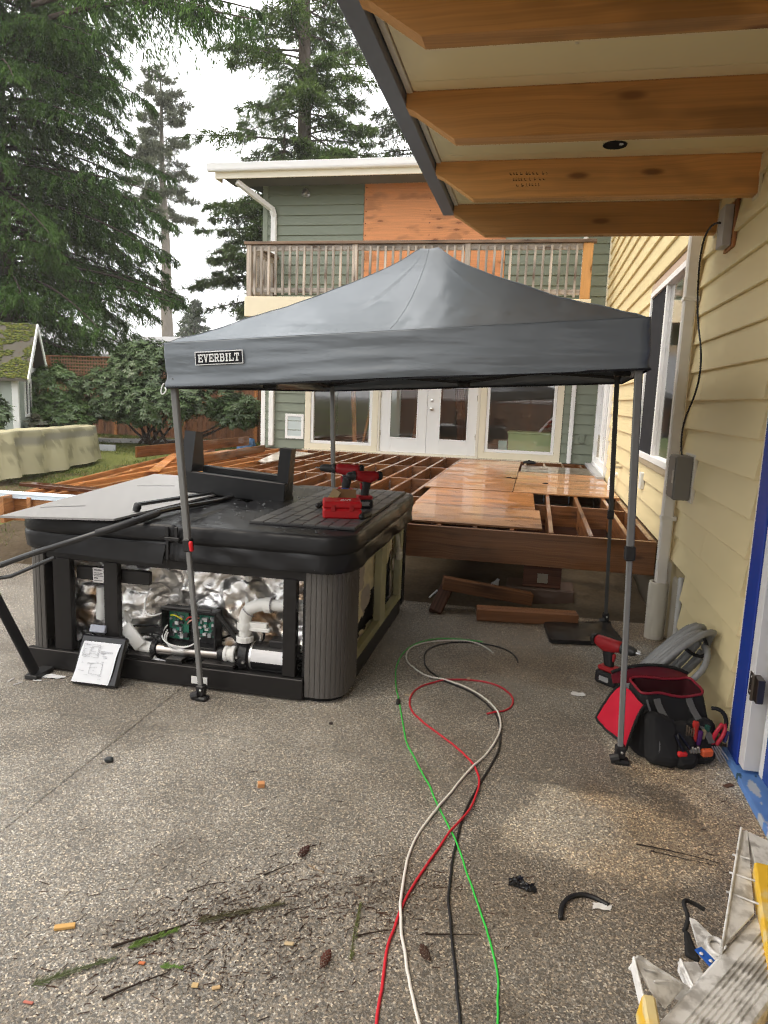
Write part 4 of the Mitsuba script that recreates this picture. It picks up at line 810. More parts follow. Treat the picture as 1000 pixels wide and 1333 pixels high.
lab = np.array([[[-1.515 + 0.26 * a, 3.745 - 0.0862 * math.cos(t), 0.184 + 0.0862 * math.sin(t)] for t in np.radians(np.linspace(-5, 44, 8))] for a in np.linspace(0, 1, 8)])
put(pm + '__label', sheet(lab), 'vc_satin', (0.68, 0.68, 0.69), smooth=True)
for x, z in ((-1.59, 0.20), (-1.55, 0.175)): put(pm + '__bolt', lathe([(0, 0.03), (0.008, 0.03), (0.009, 0)], (x, 3.66, z), (0, -1, 0), 8), 'vc_metal', (0.5, 0.5, 0.5))
put(tb + '__drain_hose', tube(spline([(-2.135, 3.66, 0.118), (-2.06, 3.655, 0.105), (-1.94, 3.652, 0.095), (-1.82, 3.655, 0.098), (-1.71, 3.68, 0.125), (-1.66, 3.72, 0.15)], 36), 0.017, 12), 'vc_gloss', (0.50, 0.51, 0.55), smooth=True)
put(tb + '__drain_hose__connector', lathe([(0.0, 0), (0.020, 0), (0.022, 0.03), (0.016, 0.035), (0, 0.035)], (-2.15, 3.66, 0.122), (1, 0, -0.1), 12), 'vc_satin', (0.72, 0.72, 0.70), smooth=40)
put(tb + '__side_pipe', lathe([(0.03, 0), (0.034, 0.0), (0.034, 0.09), (0.028, 0.10), (0.028, 0.2), (0, 0.2)], (-2.53, 3.76, 0.30), (0, 0, 1), 14), 'vc_satin', PVC, smooth=40)
put(tb + '__side_pipe', lathe([(0.0, 0), (0.018, 0), (0.018, 0.09), (0, 0.09)], (-2.77, 3.68, 0.24), (0, 0, 1), 12), 'vc_satin', PVC, smooth=40)
cb = tb + '__control_box'
put(cb, cat([bx(-2.08, -1.73, 3.735, 3.75, 0.215, 0.44), bx(-2.08, -2.068, 3.655, 3.735, 0.215, 0.44), bx(-1.742, -1.73, 3.655, 3.735, 0.215, 0.44), bx(-2.068, -1.742, 3.655, 3.735, 0.428, 0.44), bx(-2.068, -1.742, 3.655, 3.735, 0.215, 0.227)]), 'vc_satin', (0.013, 0.013, 0.014))
put(cb + '__lid_edge', cat([tube([(-2.06, 3.645, 0.452), (-1.75, 3.645, 0.458)], 0.009, 8), tube([(-1.72, 3.66, 0.44), (-1.60, 3.70, 0.26)], 0.012, 8)]), 'vc_satin', (0.03, 0.03, 0.03), smooth=True)
put(cb + '__circuit_board', bx(-2.055, -1.93, 3.722, 3.728, 0.24, 0.41, 0), 'vc_gloss', (0.02, 0.14, 0.09))
put(cb + '__circuit_board', bx(-1.86, -1.76, 3.722, 3.728, 0.27, 0.40, 0), 'vc_gloss', (0.03, 0.20, 0.13))
comps = []
for k in range(46):
    b0 = (-2.05, -1.94, 0.25, 0.40) if k % 2 else (-1.855, -1.765, 0.275, 0.395)
    cx_, cz_ = RNG.uniform(b0[0], b0[1]), RNG.uniform(b0[2], b0[3])
    s_ = RNG.uniform(0.005, 0.013, 3)
    comps.append(bx(cx_ - s_[0], cx_ + s_[0], 3.722 - 2 * s_[1], 3.7225, cz_ - s_[2], cz_ + s_[2], 0))
cm = cat(comps)
cpal = np.array([(0.02, 0.02, 0.02), (0.5, 0.5, 0.5), (0.03, 0.03, 0.035), (0.25, 0.27, 0.28), (0.02, 0.16, 0.12)])
kc = put(cb + '__components', cm, 'vc_satin', np.repeat(cpal[RNG.integers(0, 5, len(comps))], 8, 0)); labels[kc] = {'kind': 'stuff'}
for c, pts in (((0.66, 0.60, 0.02), [(-2.03, 3.69, 0.39), (-1.99, 3.67, 0.40), (-1.95, 3.68, 0.375)]), ((0.7, 0.7, 0.68), [(-2.07, 3.66, 0.41), (-2.15, 3.64, 0.40), (-2.2, 3.70, 0.45), (-2.18, 3.74, 0.53)]),
               ((0.7, 0.7, 0.68), [(-2.05, 3.69, 0.30), (-2.04, 3.65, 0.24), (-1.97, 3.64, 0.215), (-1.88, 3.65, 0.235), (-1.83, 3.67, 0.28)]), ((0.7, 0.7, 0.68), [(-2.05, 3.69, 0.33), (-2.06, 3.65, 0.26), (-1.98, 3.63, 0.23), (-1.90, 3.66, 0.225), (-1.86, 3.67, 0.25)]),
               ((0.7, 0.7, 0.68), [(-2.04, 3.68, 0.29), (-2.03, 3.655, 0.222), (-1.96, 3.64, 0.195), (-1.92, 3.65, 0.205)]), ((0.45, 0.03, 0.03), [(-1.93, 3.69, 0.37), (-1.89, 3.67, 0.40), (-1.86, 3.70, 0.37)]), ((0.55, 0.3, 0.25), [(-1.92, 3.69, 0.35), (-1.88, 3.66, 0.385), (-1.85, 3.70, 0.39)])):
    put(cb + '__wire', tube(spline(pts, 24), 0.0045, 6), 'vc_satin', c, smooth=True)
# clutter and black wires in the bottom, joined
cl = []
for k in range(34):
    x = RNG.uniform(-2.5, -1.25); z = RNG.uniform(0.13, 0.22)
    p = [(x, 3.74, z), (x + RNG.uniform(-.1, .1), 3.70, z + RNG.uniform(-.05, .05)), (x + RNG.uniform(-.2, .2), 3.74, z + RNG.uniform(-.06, .08)), (x + RNG.uniform(-.25, .25), 3.77, z + RNG.uniform(-.03, .1))]
    cl.append(tube(spline(p, 12), 0.006, 5))
k = put(tb + '__wiring', cat(cl), 'vc_satin', (0.012, 0.012, 0.012), smooth=True); labels[k] = {'kind': 'stuff'}
# cover
cv0 = rrect(-3.0, -0.915, 3.575, 5.70, 0.20, 14, 18)
prof = [(-0.06, 0.752), (-0.004, 0.750), (0.002, 0.754), (0.003, 0.775), (0.0, 0.80), (-0.002, 0.825), (-0.004, 0.848), (-0.012, 0.853), (-0.001, 0.859), (0.004, 0.875), (0.003, 0.90), (0.0, 0.925), (-0.004, 0.940), (-0.012, 0.950), (-0.024, 0.955), (-0.06, 0.957), (-0.12, 0.958), (-0.30, 0.958), (-0.6, 0.958), (-0.95, 0.958)]
ctr2 = np.array([(-0.915 - 3.0) / 2, (3.575 + 5.70) / 2])
rows = []
for o, z in prof:
    if o > -0.2:
        tg = np.gradient(cv0, axis=0); tg /= np.linalg.norm(tg, axis=1, keepdims=True) + 1e-9
        p2 = cv0 + np.stack([tg[:, 1], -tg[:, 0]], 1) * o
    else:
        p2 = ctr2 + (cv0 - ctr2) * (1 + o)
    q = np.concatenate([p2 * 3.0, np.full((len(p2), 1), z * 9)], 1)
    side = max(0.0, 1 - abs(o) * 8)
    w = ((meshkit.fbm(q * V(1.5, 1.5, 0.6), 4, 6) - 0.5) * 0.020 + 0.007 * np.sin((p2[:, 0] + p2[:, 1] * 0.8) * 16 + z * 42 + 6 * meshkit.noise(q, 3)) * (z < 0.85)) * side
    sagz = 0.008 * (meshkit.fbm(np.concatenate([p2 * 4, np.zeros((len(p2), 1))], 1), 3, 8) - 0.5) * (z > 0.9)
    d2 = (p2 - ctr2); d2 /= np.linalg.norm(d2, axis=1, keepdims=True) + 1e-9
    fold = -0.010 * np.exp(-((p2[:, 0] + 1.93) / 0.02) ** 2) * (z > 0.75)
    rows.append(np.concatenate([p2 + d2 * (w + fold)[:, None], (z + sagz + (fold if z > 0.9 else 0))[:, None]], 1))
P = np.array(rows)
cover = put('tub_cover', sheet(P.transpose(1, 0, 2)), 'vinyl', smooth=True)
tag(cover, 'wet black vinyl hot tub cover with rounded corners and hanging skirt', 'tub cover')
put('tub_cover__strap', cat([bx(-1.985, -1.965, 3.556, 3.568, 0.76, 0.95, 0.003), bx(-1.93, -1.91, 3.556, 3.568, 0.86, 0.95, 0.003), bx(-1.99, -1.90, 3.552, 3.57, 0.87, 0.89, 0.003)]), 'vc_satin', (0.012, 0.012, 0.013))
fl = np.array([[[-2.66 + 0.68 * a - 0.02 * b, 3.556 - 0.012 * b + 0.006 * math.sin(9 * a), 0.848 - 0.10 * b * (1 + 0.15 * a)] for b in np.linspace(0, 1, 6)] for a in np.linspace(0, 1, 16)])
put('tub_cover__skirt_flap', sheet(fl, 0.006), 'vinyl', smooth=40)
dr1, dr2, dw = [], [], []
for k in range(260):
    x, y = RNG.uniform(-2.5, -1.05), RNG.uniform(3.62, 5.6)
    s_ = RNG.uniform(0.003, 0.012)
    dr1.append(lathe([(0, s_ * 0.35), (s_ * 0.7, s_ * 0.25), (s_, 0)], (x, y, 0.957), (0, 0, 1), 6))
k = put('tub_cover__rain_drops', cat(dr1), 'vc_gloss', (0.06, 0.065, 0.07), smooth=True); labels[k] = {'kind': 'stuff'}
# ================================================================ things on the tub cover
CZ = 0.959
def quadplate(corners, z, th, ch=0.003):
    c = np.asarray(corners, float)
    top = np.concatenate([c, np.full((len(c), 1), z + th)], 1); bot = np.concatenate([c, np.full((len(c), 1), z)], 1)
    return hull(np.vstack([top, bot]))
# left grey side panel of the tub, lying across the cover, with finger slots cut through
import shapely
lp_poly = shapely.Polygon([(-2.885, 3.365), (-2.285, 3.53), (-2.215, 4.79), (-2.35, 5.62), (-3.23, 5.62)])
def slot(p, q, w):
    p, q = np.array(p), np.array(q); d = unit(q - p); n = np.array([-d[1], d[0]]) * w / 2
    return shapely.Polygon([p - n, q - n, q + n, p + n])
lp_cut = lp_poly.difference(slot((-2.885, 3.70), (-2.69, 3.86), 0.028)).difference(slot((-2.93, 4.84), (-2.69, 4.97), 0.03))
k = put('side_panel', tm(trimesh.creation.extrude_polygon(lp_cut, 0.012, engine='earcut').apply_translation([0, 0, CZ + 0.004])), 'plank', (0.30, 0.295, 0.29)); tag(k, 'pale grey ribbed panel with two slots, lying over the left of the tub cover', 'panel')
put('side_panel__slot_lining', cat([move(cbox(0.26, 0.036, 0.004, 0), (-2.7875, 3.78, CZ + 0.003), 0.69), move(cbox(0.27, 0.036, 0.004, 0), (-2.81, 4.905, CZ + 0.003), 0.5)]), 'vc_matte', (0.02, 0.02, 0.02))
# right dark panel: blocks in a running bond
rp = thing('brick_pattern_panel', 'dark grey wet panel with a brick-like groove pattern on the right half of the cover', 'panel')
c0, ex_, ey_ = V(-1.575, 3.775), V(0.615, 0.035), V(-0.02, 1.74)
put(rp + '__backing', hull(np.array([[*(c0 + ex_ * a + ey_ * b), z] for a in (0, 1) for b in (0, 1) for z in (CZ + 0.001, CZ + 0.007)])), 'plank', (0.03, 0.03, 0.031))
NC, NR = 8, 6
for i in range(NC):
    off = 0.5 * (i % 2)
    for j in range(-1, NR):
        b0, b1 = max(0.005, (j + off) / NR), min(0.995, (j + 1 + off) / NR)
        if b1 - b0 < 0.02: continue
        a0, a1 = i / NC + 0.004, (i + 1) / NC - 0.004
        pts = []
        for z, s_ in ((CZ + 0.0075, 0.0), (CZ + 0.0135, 0.0), (CZ + 0.0155, 0.004)):
            for a, b in ((a0 + s_, b0 + 0.006 + s_ / 2), (a1 - s_, b0 + 0.006 + s_ / 2), (a1 - s_, b1 - 0.006 - s_ / 2), (a0 + s_, b1 - 0.006 - s_ / 2)): pts.append([*(c0 + ex_ * a + ey_ * b), z])
        put(rp + '__block', hull(pts), 'plank', jit((0.085, 0.084, 0.083), 0.12))
# tipped black frame
bf = thing('black_stand', 'black U-shaped composite stand lying tipped on the tub cover, arms pointing up', 'stand')
bu, bv = unit(V(0.80, 0.0, -0.052)), unit(V(0.03, 0.99, 0))
bw = np.cross(bu, bv)
bo = V(-2.495, 4.68, CZ + 0.028)
def fb(a0, a1, b0, b1, c_0, c_1, ch=0.006): return frame(bx(a0, a1, b0, b1, c_0, c_1, ch), bo, bu, bv, bw)
FB = (0.009, 0.0095, 0.0105)
put(bf + '__front_plank', fb(0, 0.80, 0.0, 0.045, 0.0, 0.150), 'plank', FB)
put(bf + '__bottom_plank', fb(0, 0.80, 0.047, 0.19, 0.0, 0.045), 'plank', FB)
put(bf + '__rear_plank', fb(0.10, 0.79, 0.14, 0.19, 0.047, 0.185), 'plank', FB)
put(bf + '__arm', frame(extr([(0, 0.0), (0.20, -0.02), (0.12, 0.275), (0.02, 0.285)], 0.085, (0, 0, 0), (0, 1, 0), (0, 0, 1)), bo + bw * 0.152 + bv * 0.0, bu, bv, unit(bw + 0.03 * bu)), 'plank', np.array(FB) * 2.2)  # left arm in a lighter tone, sky reflection painted into its colour
put(bf + '__arm', frame(extr([(0.04, -0.06), (0.15, -0.06), (0.14, 0.33), (0.05, 0.33)], 0.085, (0, 0, 0), (0, 1, 0), (0, 0, 1)), bo + bw * 0.06 + bu * 0.715, bu, bv, unit(bw + 0.02 * bu)), 'plank', FB)
# cover lifter: bracket and bent tube
cl_ = thing('cover_lifter', 'black metal cover lifter arm with its bent tube reaching over the left of the tub', 'cover lifter')
SM = (0.018, 0.018, 0.019)
put(cl_ + '__tube', tube(spline([(-2.93, 3.30, 0.675), (-2.86, 3.33, 0.705), (-2.59, 3.36, 0.812), (-2.33, 3.40, 0.905), (-2.16, 3.50, 0.972), (-2.14, 3.8, 0.990), (-2.10, 4.2, 0.980), (-2.06, 4.62, 0.978)], 60), 0.0165, 12), 'vc_gloss', SM, smooth=True)
put(cl_ + '__sleeve', tube(spline([(-2.31, 3.405, 0.913), (-2.16, 3.50, 0.968), (-2.14, 3.75, 0.985)], 16), 0.0215, 12), 'vc_satin', SM, smooth=True)
put(cl_ + '__brace', tube([(-2.92, 3.31, 0.62), (-2.80, 3.33, 0.645), (-2.55, 3.37, 0.765)], 0.011, 10), 'vc_gloss', SM, smooth=True)
put(cl_ + '__bracket', cat([beam((-2.93, 3.31, 0.68), (-2.915, 3.33, 0.52), 0.012, 0.075, (0, -1, 0.0)), beam((-2.915, 3.33, 0.53), (-2.775, 3.46, 0.03), 0.012, 0.075, (0, -1, 0))]), 'vc_satin', SM)
put(cl_ + '__pivot', lathe([(0, -0.03), (0.03, -0.03), (0.03, 0.03), (0, 0.03)], (-2.93, 3.305, 0.675), (0, 1, 0), 14), 'vc_satin', SM, smooth=40)
put(cl_ + '__foot_plate', bx(-2.82, -2.74, 3.42, 3.58, 0.004, 0.03, 0.003), 'vc_satin', SM)
put(cl_ + '__knob', lathe([(0, 0), (0.02, 0.0), (0.024, 0.03), (0.018, 0.05), (0, 0.05)], (-2.30, 3.78, CZ + 0.02), (0.3, 0.2, 1), 12), 'vc_satin', SM, smooth=40)
k = put('wet_bar', tube([(-2.42, 3.98, CZ + 0.02), (-2.20, 4.85, CZ + 0.02)], 0.018, 10), 'vc_gloss', SM, smooth=True); tag(k, 'short black bar lying beside the lifter tube on the wet cover', 'bar')
# red case
RED = (0.46, 0.008, 0.012)
rc_ang = math.atan2(0.071, 0.223)
RCO = V(-1.215, 4.035, CZ + 0.0145)
rcx, rcy = V(math.cos(rc_ang), math.sin(rc_ang), 0), V(-math.sin(rc_ang), math.cos(rc_ang), 0)
rcase = put('tool_case', frame(bx(0, 0.235, 0, 0.19, 0, 0.060, 0.010), RCO, rcx, rcy, (0, 0, 1)), 'vc_satin', RED)
tag(rcase, 'small bright red plastic tool case near the right front of the tub cover', 'tool case')
put(rcase + '__lid', frame(bx(0, 0.235, 0, 0.19, 0.062, 0.105, 0.010), RCO, rcx, rcy, (0, 0, 1)), 'vc_satin', RED)
put(rcase + '__latch', frame(bx(0.05, 0.075, -0.006, 0.002, 0.045, 0.085, 0.003), RCO, rcx, rcy, (0, 0, 1)), 'vc_satin', np.array(RED) * 0.8)
put(rcase + '__latch', frame(bx(0.16, 0.185, -0.006, 0.002, 0.045, 0.085, 0.003), RCO, rcx, rcy, (0, 0, 1)), 'vc_satin', np.array(RED) * 0.8)
put(rcase + '__emblem', frame(cat([tube([(0.11, 0.06, 0.106), (0.12, 0.075, 0.106), (0.128, 0.065, 0.106), (0.14, 0.085, 0.106)], 0.003, 6), tube([(0.145, 0.06, 0.106), (0.155, 0.085, 0.106), (0.17, 0.07, 0.106)], 0.003, 6)]), RCO, rcx, rcy, (0, 0, 1)), 'vc_satin', (0.75, 0.74, 0.72))
# power tools
def power_tool(label, o, d, s=1.0, chuck=0.06, batt=(0.075, 0.115, 0.06), name='cordless_drill', cat_='drill', redc=(0.36, 0.012, 0.016)):
    """stands on its battery at o; d: where the nose points (horizontal)"""
    t = thing(name, label, cat_)
    y = unit(V(d[0], d[1], 0)); x = np.cross(y, V(0, 0, 1)); B = (0.014, 0.014, 0.015)
    F = lambda m: frame((m[0] * s, m[1]), o, x, y, (0, 0, 1))
    put(t + '__battery', F(cat([bx(-batt[0] / 2, batt[0] / 2, -0.05, batt[1] - 0.05, 0, batt[2], 0.010)])), 'vc_satin', B)
    put(t + '__battery__band', F(bx(-batt[0] / 2 - 0.002, batt[0] / 2 + 0.002, -0.02, 0.035, 0.018, 0.044, 0.002)), 'vc_satin', (0.30, 0.30, 0.30))
    put(t + '__base', F(bx(-0.034, 0.034, -0.045, 0.055, batt[2] + 0.001, batt[2] + 0.026, 0.008)), 'vc_satin', redc)
    put(t + '__grip', F(hull([(0, -0.005, batt[2] + 0.03), (0, 0.008, batt[2] + 0.03), (0, -0.022, 0.165), (0, 0.004, 0.165)], 0.019)), 'vc_satin', B, smooth=True)
    put(t + '__trigger', F(hull([(0, 0.022, 0.125), (0, 0.026, 0.150)], 0.010)), 'vc_satin', redc, smooth=True)
    put(t + '__head', F(hull([(0, -0.065, 0.20), (0, -0.065, 0.205), (0, 0.045, 0.203), (0, -0.02, 0.185)], [0.028, 0.028, 0.031, 0.030])), 'vc_satin', redc, smooth=True)
    put(t + '__rear_cap', F(lathe([(0, 0.0), (0.024, 0.0), (0.030, 0.012), (0.030, 0.024), (0, 0.024)], (0, -0.108, 0.203), (0, 1, 0), 16)), 'vc_satin', B, smooth=40)
    put(t + '__chuck', F(lathe([(0.031, 0), (0.029, 0.015), (0.024, 0.02), (0.024, 0.02 + chuck * 0.6), (0.017, 0.02 + chuck), (0.008, 0.025 + chuck), (0, 0.025 + chuck)], (0, 0.07, 0.203), (0, 1, 0), 16)), 'vc_satin', (0.03, 0.03, 0.03), smooth=40)
    put(t + '__bit', F(lathe([(0, 0.0), (0.006, 0.0), (0.005, 0.03), (0, 0.035)], (0, 0.09 + chuck, 0.203), (0, 1, 0), 8)), 'vc_metal', (0.6, 0.6, 0.6), smooth=40)
    return t
zt = CZ + 0.0145
power_tool('red and black drill pointing left, left one of two behind the red case', V(-1.275, 4.78, zt), (-1, -0.15), 1.14, 0.07)
power_tool('red and black driver on the tub cover, right one of two behind the red case', V(-1.085, 4.56, zt), (-0.8, -0.5), 1.06, 0.03, (0.075, 0.125, 0.055), 'cordless_driver', 'driver')
power_tool('red and black power tool standing on its battery on the patio near the black pad', V(0.545, 4.42, 0.0), (0.75, -0.65), 1.24, 0.05, (0.09, 0.125, 0.065), 'cordless_driver', 'driver', (0.33, 0.014, 0.018))
k = put('spray_can', lathe([(0, 0), (0.028, 0), (0.030, 0.004), (0.030, 0.055)], (-1.225, 4.57, zt), (0, 0, 1), 20), 'vc_gloss', (0.65, 0.65, 0.66), smooth=40); tag(k, 'blue and white can standing between the two drills on the cover', 'can')
put('spray_can__band', lathe([(0.0302, 0.055), (0.0305, 0.056), (0.0305, 0.115), (0.024, 0.122), (0, 0.122)], (-1.225, 4.57, zt), (0, 0, 1), 20), 'vc_gloss', (0.012, 0.03, 0.20), smooth=40)
k = put('cardboard_piece', cat([frame(cbox(0.12, 0.003, 0.07, 0), (-1.14, 4.30, zt + 0.12), unit(V(1, 0.1, 0)), unit(V(-0.1, 1, 0.3)), unit(V(0, -0.3, 1))), ]), 'vc_matte', (0.20, 0.115, 0.05)); tag(k, 'brown torn cardboard flap standing behind the red case', 'cardboard')
k = put('leaflet', frame(cbox(0.055, 0.002, 0.15, 0), (-1.235, 4.28, zt + 0.08), unit(V(0.86, 0.1, -0.5)), unit(V(-0.1, 1, 0)), unit(V(0.5, 0, 0.86))), 'vc_matte', (0.34, 0.26, 0.14)); tag(k, 'tan and yellow leaflet leaning behind the red case', 'leaflet')
put('leaflet__print', frame(cbox(0.03, 0.001, 0.05, 0), (-1.225, 4.2775, zt + 0.075), unit(V(0.86, 0.1, -0.5)), unit(V(-0.1, 1, 0)), unit(V(0.5, 0, 0.86))), 'vc_matte', (0.50, 0.40, 0.03))
k = put('black_socket', hull([(-0.99, 4.10, zt + 0.018), (-0.97, 4.2, zt + 0.018)], 0.02), 'vc_satin', (0.012, 0.012, 0.012), smooth=True); tag(k, 'small black lump right beside the red case', 'tool part')
k = put('wire_stripper', cat([hull([(-1.36, 4.40, zt + 0.02), (-1.34, 4.58, zt + 0.02)], 0.018), hull([(-1.36, 4.40, zt + 0.02), (-1.28, 4.46, zt + 0.06)], 0.014)]), 'vc_satin', (0.02, 0.018, 0.018), smooth=True); tag(k, 'black hand tool lying left behind the red case', 'hand tool')

# ================================================================ things on the patio
# folder with the wiring sheet, leaning on the tub
pz, py = unit(V(0.02, 0.42, 0.9)), unit(V(0.0, -0.9, 0.42))
px_ = unit(V(1, 0.02, 0)); po_ = V(-2.525, 3.46, 0.0)
folder = put('document_pouch', frame(bx(0, 0.29, -0.035, 0, 0, 0.285, 0.014), po_, px_, -py, pz), 'vc_gloss', (0.012, 0.012, 0.014)); tag(folder, 'black document pouch leaning against the front of the hot tub', 'pouch')
shp = np.array([[[0.03 + 0.235 * a - 0.025 * (1 - b) + 0.004 * math.sin(6 * b), -0.0395 - 0.006 * math.sin(3 * b) * a, 0.010 + 0.235 * b] for b in np.linspace(0, 1, 10)] for a in np.linspace(0, 1, 8)])
k = put('wiring_sheet', frame(sheet(shp, 0.001), po_, px_, -py, pz), 'vc_satin', (0.66, 0.68, 0.71), smooth=True); tag(k, 'white printed sheet with a wiring diagram in the black pouch', 'paper')
pr_ = []
def ink(a0, a1, b0, b1): pr_.append(bx(0.012 + 0.235 * a0, 0.012 + 0.235 * a1, -0.0475, -0.0462, 0.010 + 0.235 * b0, 0.010 + 0.235 * b1, 0))
for (a0, a1, b0, b1) in ((.12, .55, .62, .92), (.15, .30, .66, .80), (.33, .52, .70, .88), (.40, .72, .22, .48), (.60, .9, .75, .78)):
    for s_ in (0, 1):
        ink(a0, a1, (b0, b1)[s_], (b0, b1)[s_] + 0.006); ink((a0, a1)[s_], (a0, a1)[s_] + 0.006, b0, b1)
for k_ in range(26):
    a, b = RNG.uniform(0.12, 0.8), RNG.uniform(0.08, 0.95); w = RNG.uniform(0.04, 0.14)
    ink(a, min(a + w, .94), b, b + 0.007)
k = put('wiring_sheet__print', frame(cat(pr_), po_, px_, -py, pz), 'vc_matte', (0.33, 0.34, 0.36)); labels[k] = {'kind': 'stuff'}
k = put('pouch_tag', frame(bx(0.02, 0.12, -0.01, 0.02, 0.30, 0.345, 0.004), po_, px_, -py, pz), 'vc_satin', (0.30, 0.32, 0.38)); tag(k, 'crumpled pale label sticking out above the black pouch', 'label')
def crumple(key, label, cat_, o, s, n, seed, col, bs='vc_satin', flat=0.5):
    r = np.random.default_rng(seed)
    P = np.array([[[o[0] + s[0] * (a - .5), o[1] + s[1] * (b - .5) + 0.0, 0] for b in np.linspace(0, 1, n)] for a in np.linspace(0, 1, n)])
    q = P * V(1, 1, 0) * (3.0 / max(s)) + seed
    P[..., 0] += s[0] * 0.5 * (meshkit.fbm(q, 3, seed) - .5); P[..., 1] += s[1] * 0.7 * (meshkit.fbm(q, 3, seed + 1) - .5)
    P[..., 2] = 0.004 + flat * min(s) * np.abs(meshkit.fbm(q * 1.7, 3, seed + 2) - 0.5)
    k = nk(key); _used.discard(k)
    return tag(put(k, sheet(P, 0.002), bs, col, smooth=25), label, cat_)
crumple('torn_paper', 'torn white paper scrap on the patio beside the tub corner', 'paper', (-2.70, 3.50), (0.14, 0.05), 9, 3, (0.66, 0.66, 0.66))
crumple('torn_paper', 'small white scrap on the pale concrete left of the power tool', 'paper', (0.355, 4.17), (0.07, 0.05), 7, 5, (0.70, 0.70, 0.70))
crumple('torn_paper', 'white scrap near the foot of the downspout', 'paper', (0.80, 5.07), (0.06, 0.04), 7, 6, (0.70, 0.70, 0.70))
crumple('torn_paper', 'small white scrap beside the curved black tape', 'paper', (0.335, 2.315), (0.06, 0.03), 7, 7, (0.70, 0.69, 0.66))
for x, y, wh in ((-2.88, 3.36, 'leftmost'), (-2.82, 3.33, 'middle'), (-2.76, 3.42, 'rightmost')):
    k = nk('wire_offcut'); _used.discard(k)
    a = RNG.uniform(0, 3)
    put(k, tube([(x, y, 0.004), (x + 0.05 * math.cos(a), y + 0.05 * math.sin(a), 0.006)], 0.003, 5), 'vc_satin', (0.7, 0.7, 0.7)); tag(k, f'{wh} of three thin white wire offcuts on the patio left of the tub', 'wire', 'wire offcuts left of the tub')
# black foam pad
pp = np.array([(0.165, 5.475), (0.205, 5.055), (0.735, 5.165), (0.66, 5.655)])
pad = m3.CrossSection([pp]).offset(-0.04, m3.JoinType.Round, 2, 32).offset(0.04, m3.JoinType.Round, 2, 32)
k = put('foam_pad', man(pad.extrude(0.032)), 'vinyl', smooth=30); tag(k, 'flat black pad lying on the patio beneath the canopy by the deck', 'pad')
# cables
CAB = {
 'green': [(0.025, 1.50), (0.009, 1.758), (0.002, 1.923), (-0.024, 2.041), (-0.075, 2.197), (-0.165, 2.46), (-0.288, 2.763), (-0.411, 3.039), (-0.521, 3.285), (-0.647, 3.737), (-0.727, 4.033), (-0.773, 4.336), (-0.756, 4.642), (-0.675, 4.813), (-0.577, 4.90), (-0.425, 4.936), (-0.269, 4.919)],
 'black': [(-0.045, 1.45), (-0.09, 1.733), (-0.124, 1.891), (-0.164, 2.114), (-0.191, 2.345), (-0.191, 2.591), (-0.166, 2.845), (-0.106, 3.127), (-0.066, 3.417), (-0.088, 3.67), (-0.165, 3.87), (-0.294, 4.025), (-0.435, 4.127), (-0.548, 4.253), (-0.617, 4.443), (-0.611, 4.676), (-0.521, 4.81), (-0.418, 4.87), (-0.201, 4.875), (-0.068, 4.77), (-0.011, 4.59)],
 'red': [(-0.28, 1.40), (-0.313, 1.676), (-0.331, 1.826), (-0.339, 2.026), (-0.326, 2.177), (-0.289, 2.353), (-0.217, 2.605), (-0.159, 2.776), (-0.14, 2.98), (-0.181, 3.164), (-0.286, 3.32), (-0.434, 3.485), (-0.551, 3.641), (-0.599, 3.794), (-0.58, 3.972), (-0.47, 4.113), (-0.29, 4.194), (-0.118, 4.149), (-0.025, 3.992), (-0.034, 3.859), (-0.082, 3.783), (-0.155, 3.733)],
 'white': [(-0.10, 1.45), (-0.203, 1.704), (-0.258, 1.856), (-0.309, 2.02), (-0.335, 2.143), (-0.354, 2.301), (-0.35, 2.507), (-0.288, 2.763), (-0.201, 3.071), (-0.118, 3.305), (-0.075, 3.591), (-0.117, 3.813), (-0.216, 3.978), (-0.374, 4.094), (-0.536, 4.168), (-0.663, 4.287), (-0.741, 4.462), (-0.728, 4.664), (-0.629, 4.801), (-0.464, 4.883), (-0.309, 4.866), (-0.18, 4.715)]}
CC = {'green': (0.035, 0.46, 0.055), 'black': (0.014, 0.014, 0.015), 'red': (0.52, 0.018, 0.03), 'white': (0.62, 0.59, 0.54)}
CR = {'green': 0.0035, 'black': 0.0048, 'red': 0.0048, 'white': 0.0052}
CL = {'green': 'green electrical cable running along the patio towards the camera', 'black': 'black electrical cable snaking over the patio between the coloured ones', 'red': 'red electrical cable snaking over the patio with a hooked far end', 'white': 'off-white electrical cable curving over the patio with a looped far end'}
prev = []
for nme in ('black', 'green', 'red', 'white'):
    c = spline([(x, y, 0) for x, y in CAB[nme]], 260)
    c[:, :2] += 0.010 * (meshkit.fbm(np.arange(260)[:, None] * V(0.11, 0, 0) + len(prev) * 9, 3, 4)[:, None] - 0.5)
    z = np.full(260, CR[nme])
    for p in prev:
        d = np.sqrt(((c[:, None, :2] - p[None, :, :2]) ** 2).sum(-1))
        j = d.argmin(1)
        z = np.maximum(z, (p[j, 2] + 0.0095) * np.exp(-(d.min(1) / 0.03) ** 2) + CR[nme] * (1 - np.exp(-(d.min(1) / 0.03) ** 2)))
    c[:, 2] = np.convolve(np.pad(z, 3, mode='edge'), np.ones(7) / 7, 'valid')
    c[:, 2] = np.maximum(c[:, 2], z * 0.9)
    prev.append(c)
    k = nk('electrical_cable'); _used.discard(k)
    tag(put(k, tube(c, CR[nme], 10), 'vc_satin', CC[nme], smooth=True), CL[nme], 'cable', 'loose electrical cables on the patio')
k = put('cable_end_tape', hull([(-0.652, 3.72, 0.01), (-0.655, 3.75, 0.012)], 0.012), 'vc_satin', (0.012, 0.012, 0.012), smooth=True); tag(k, 'black tape knot on the green cable', 'tape')
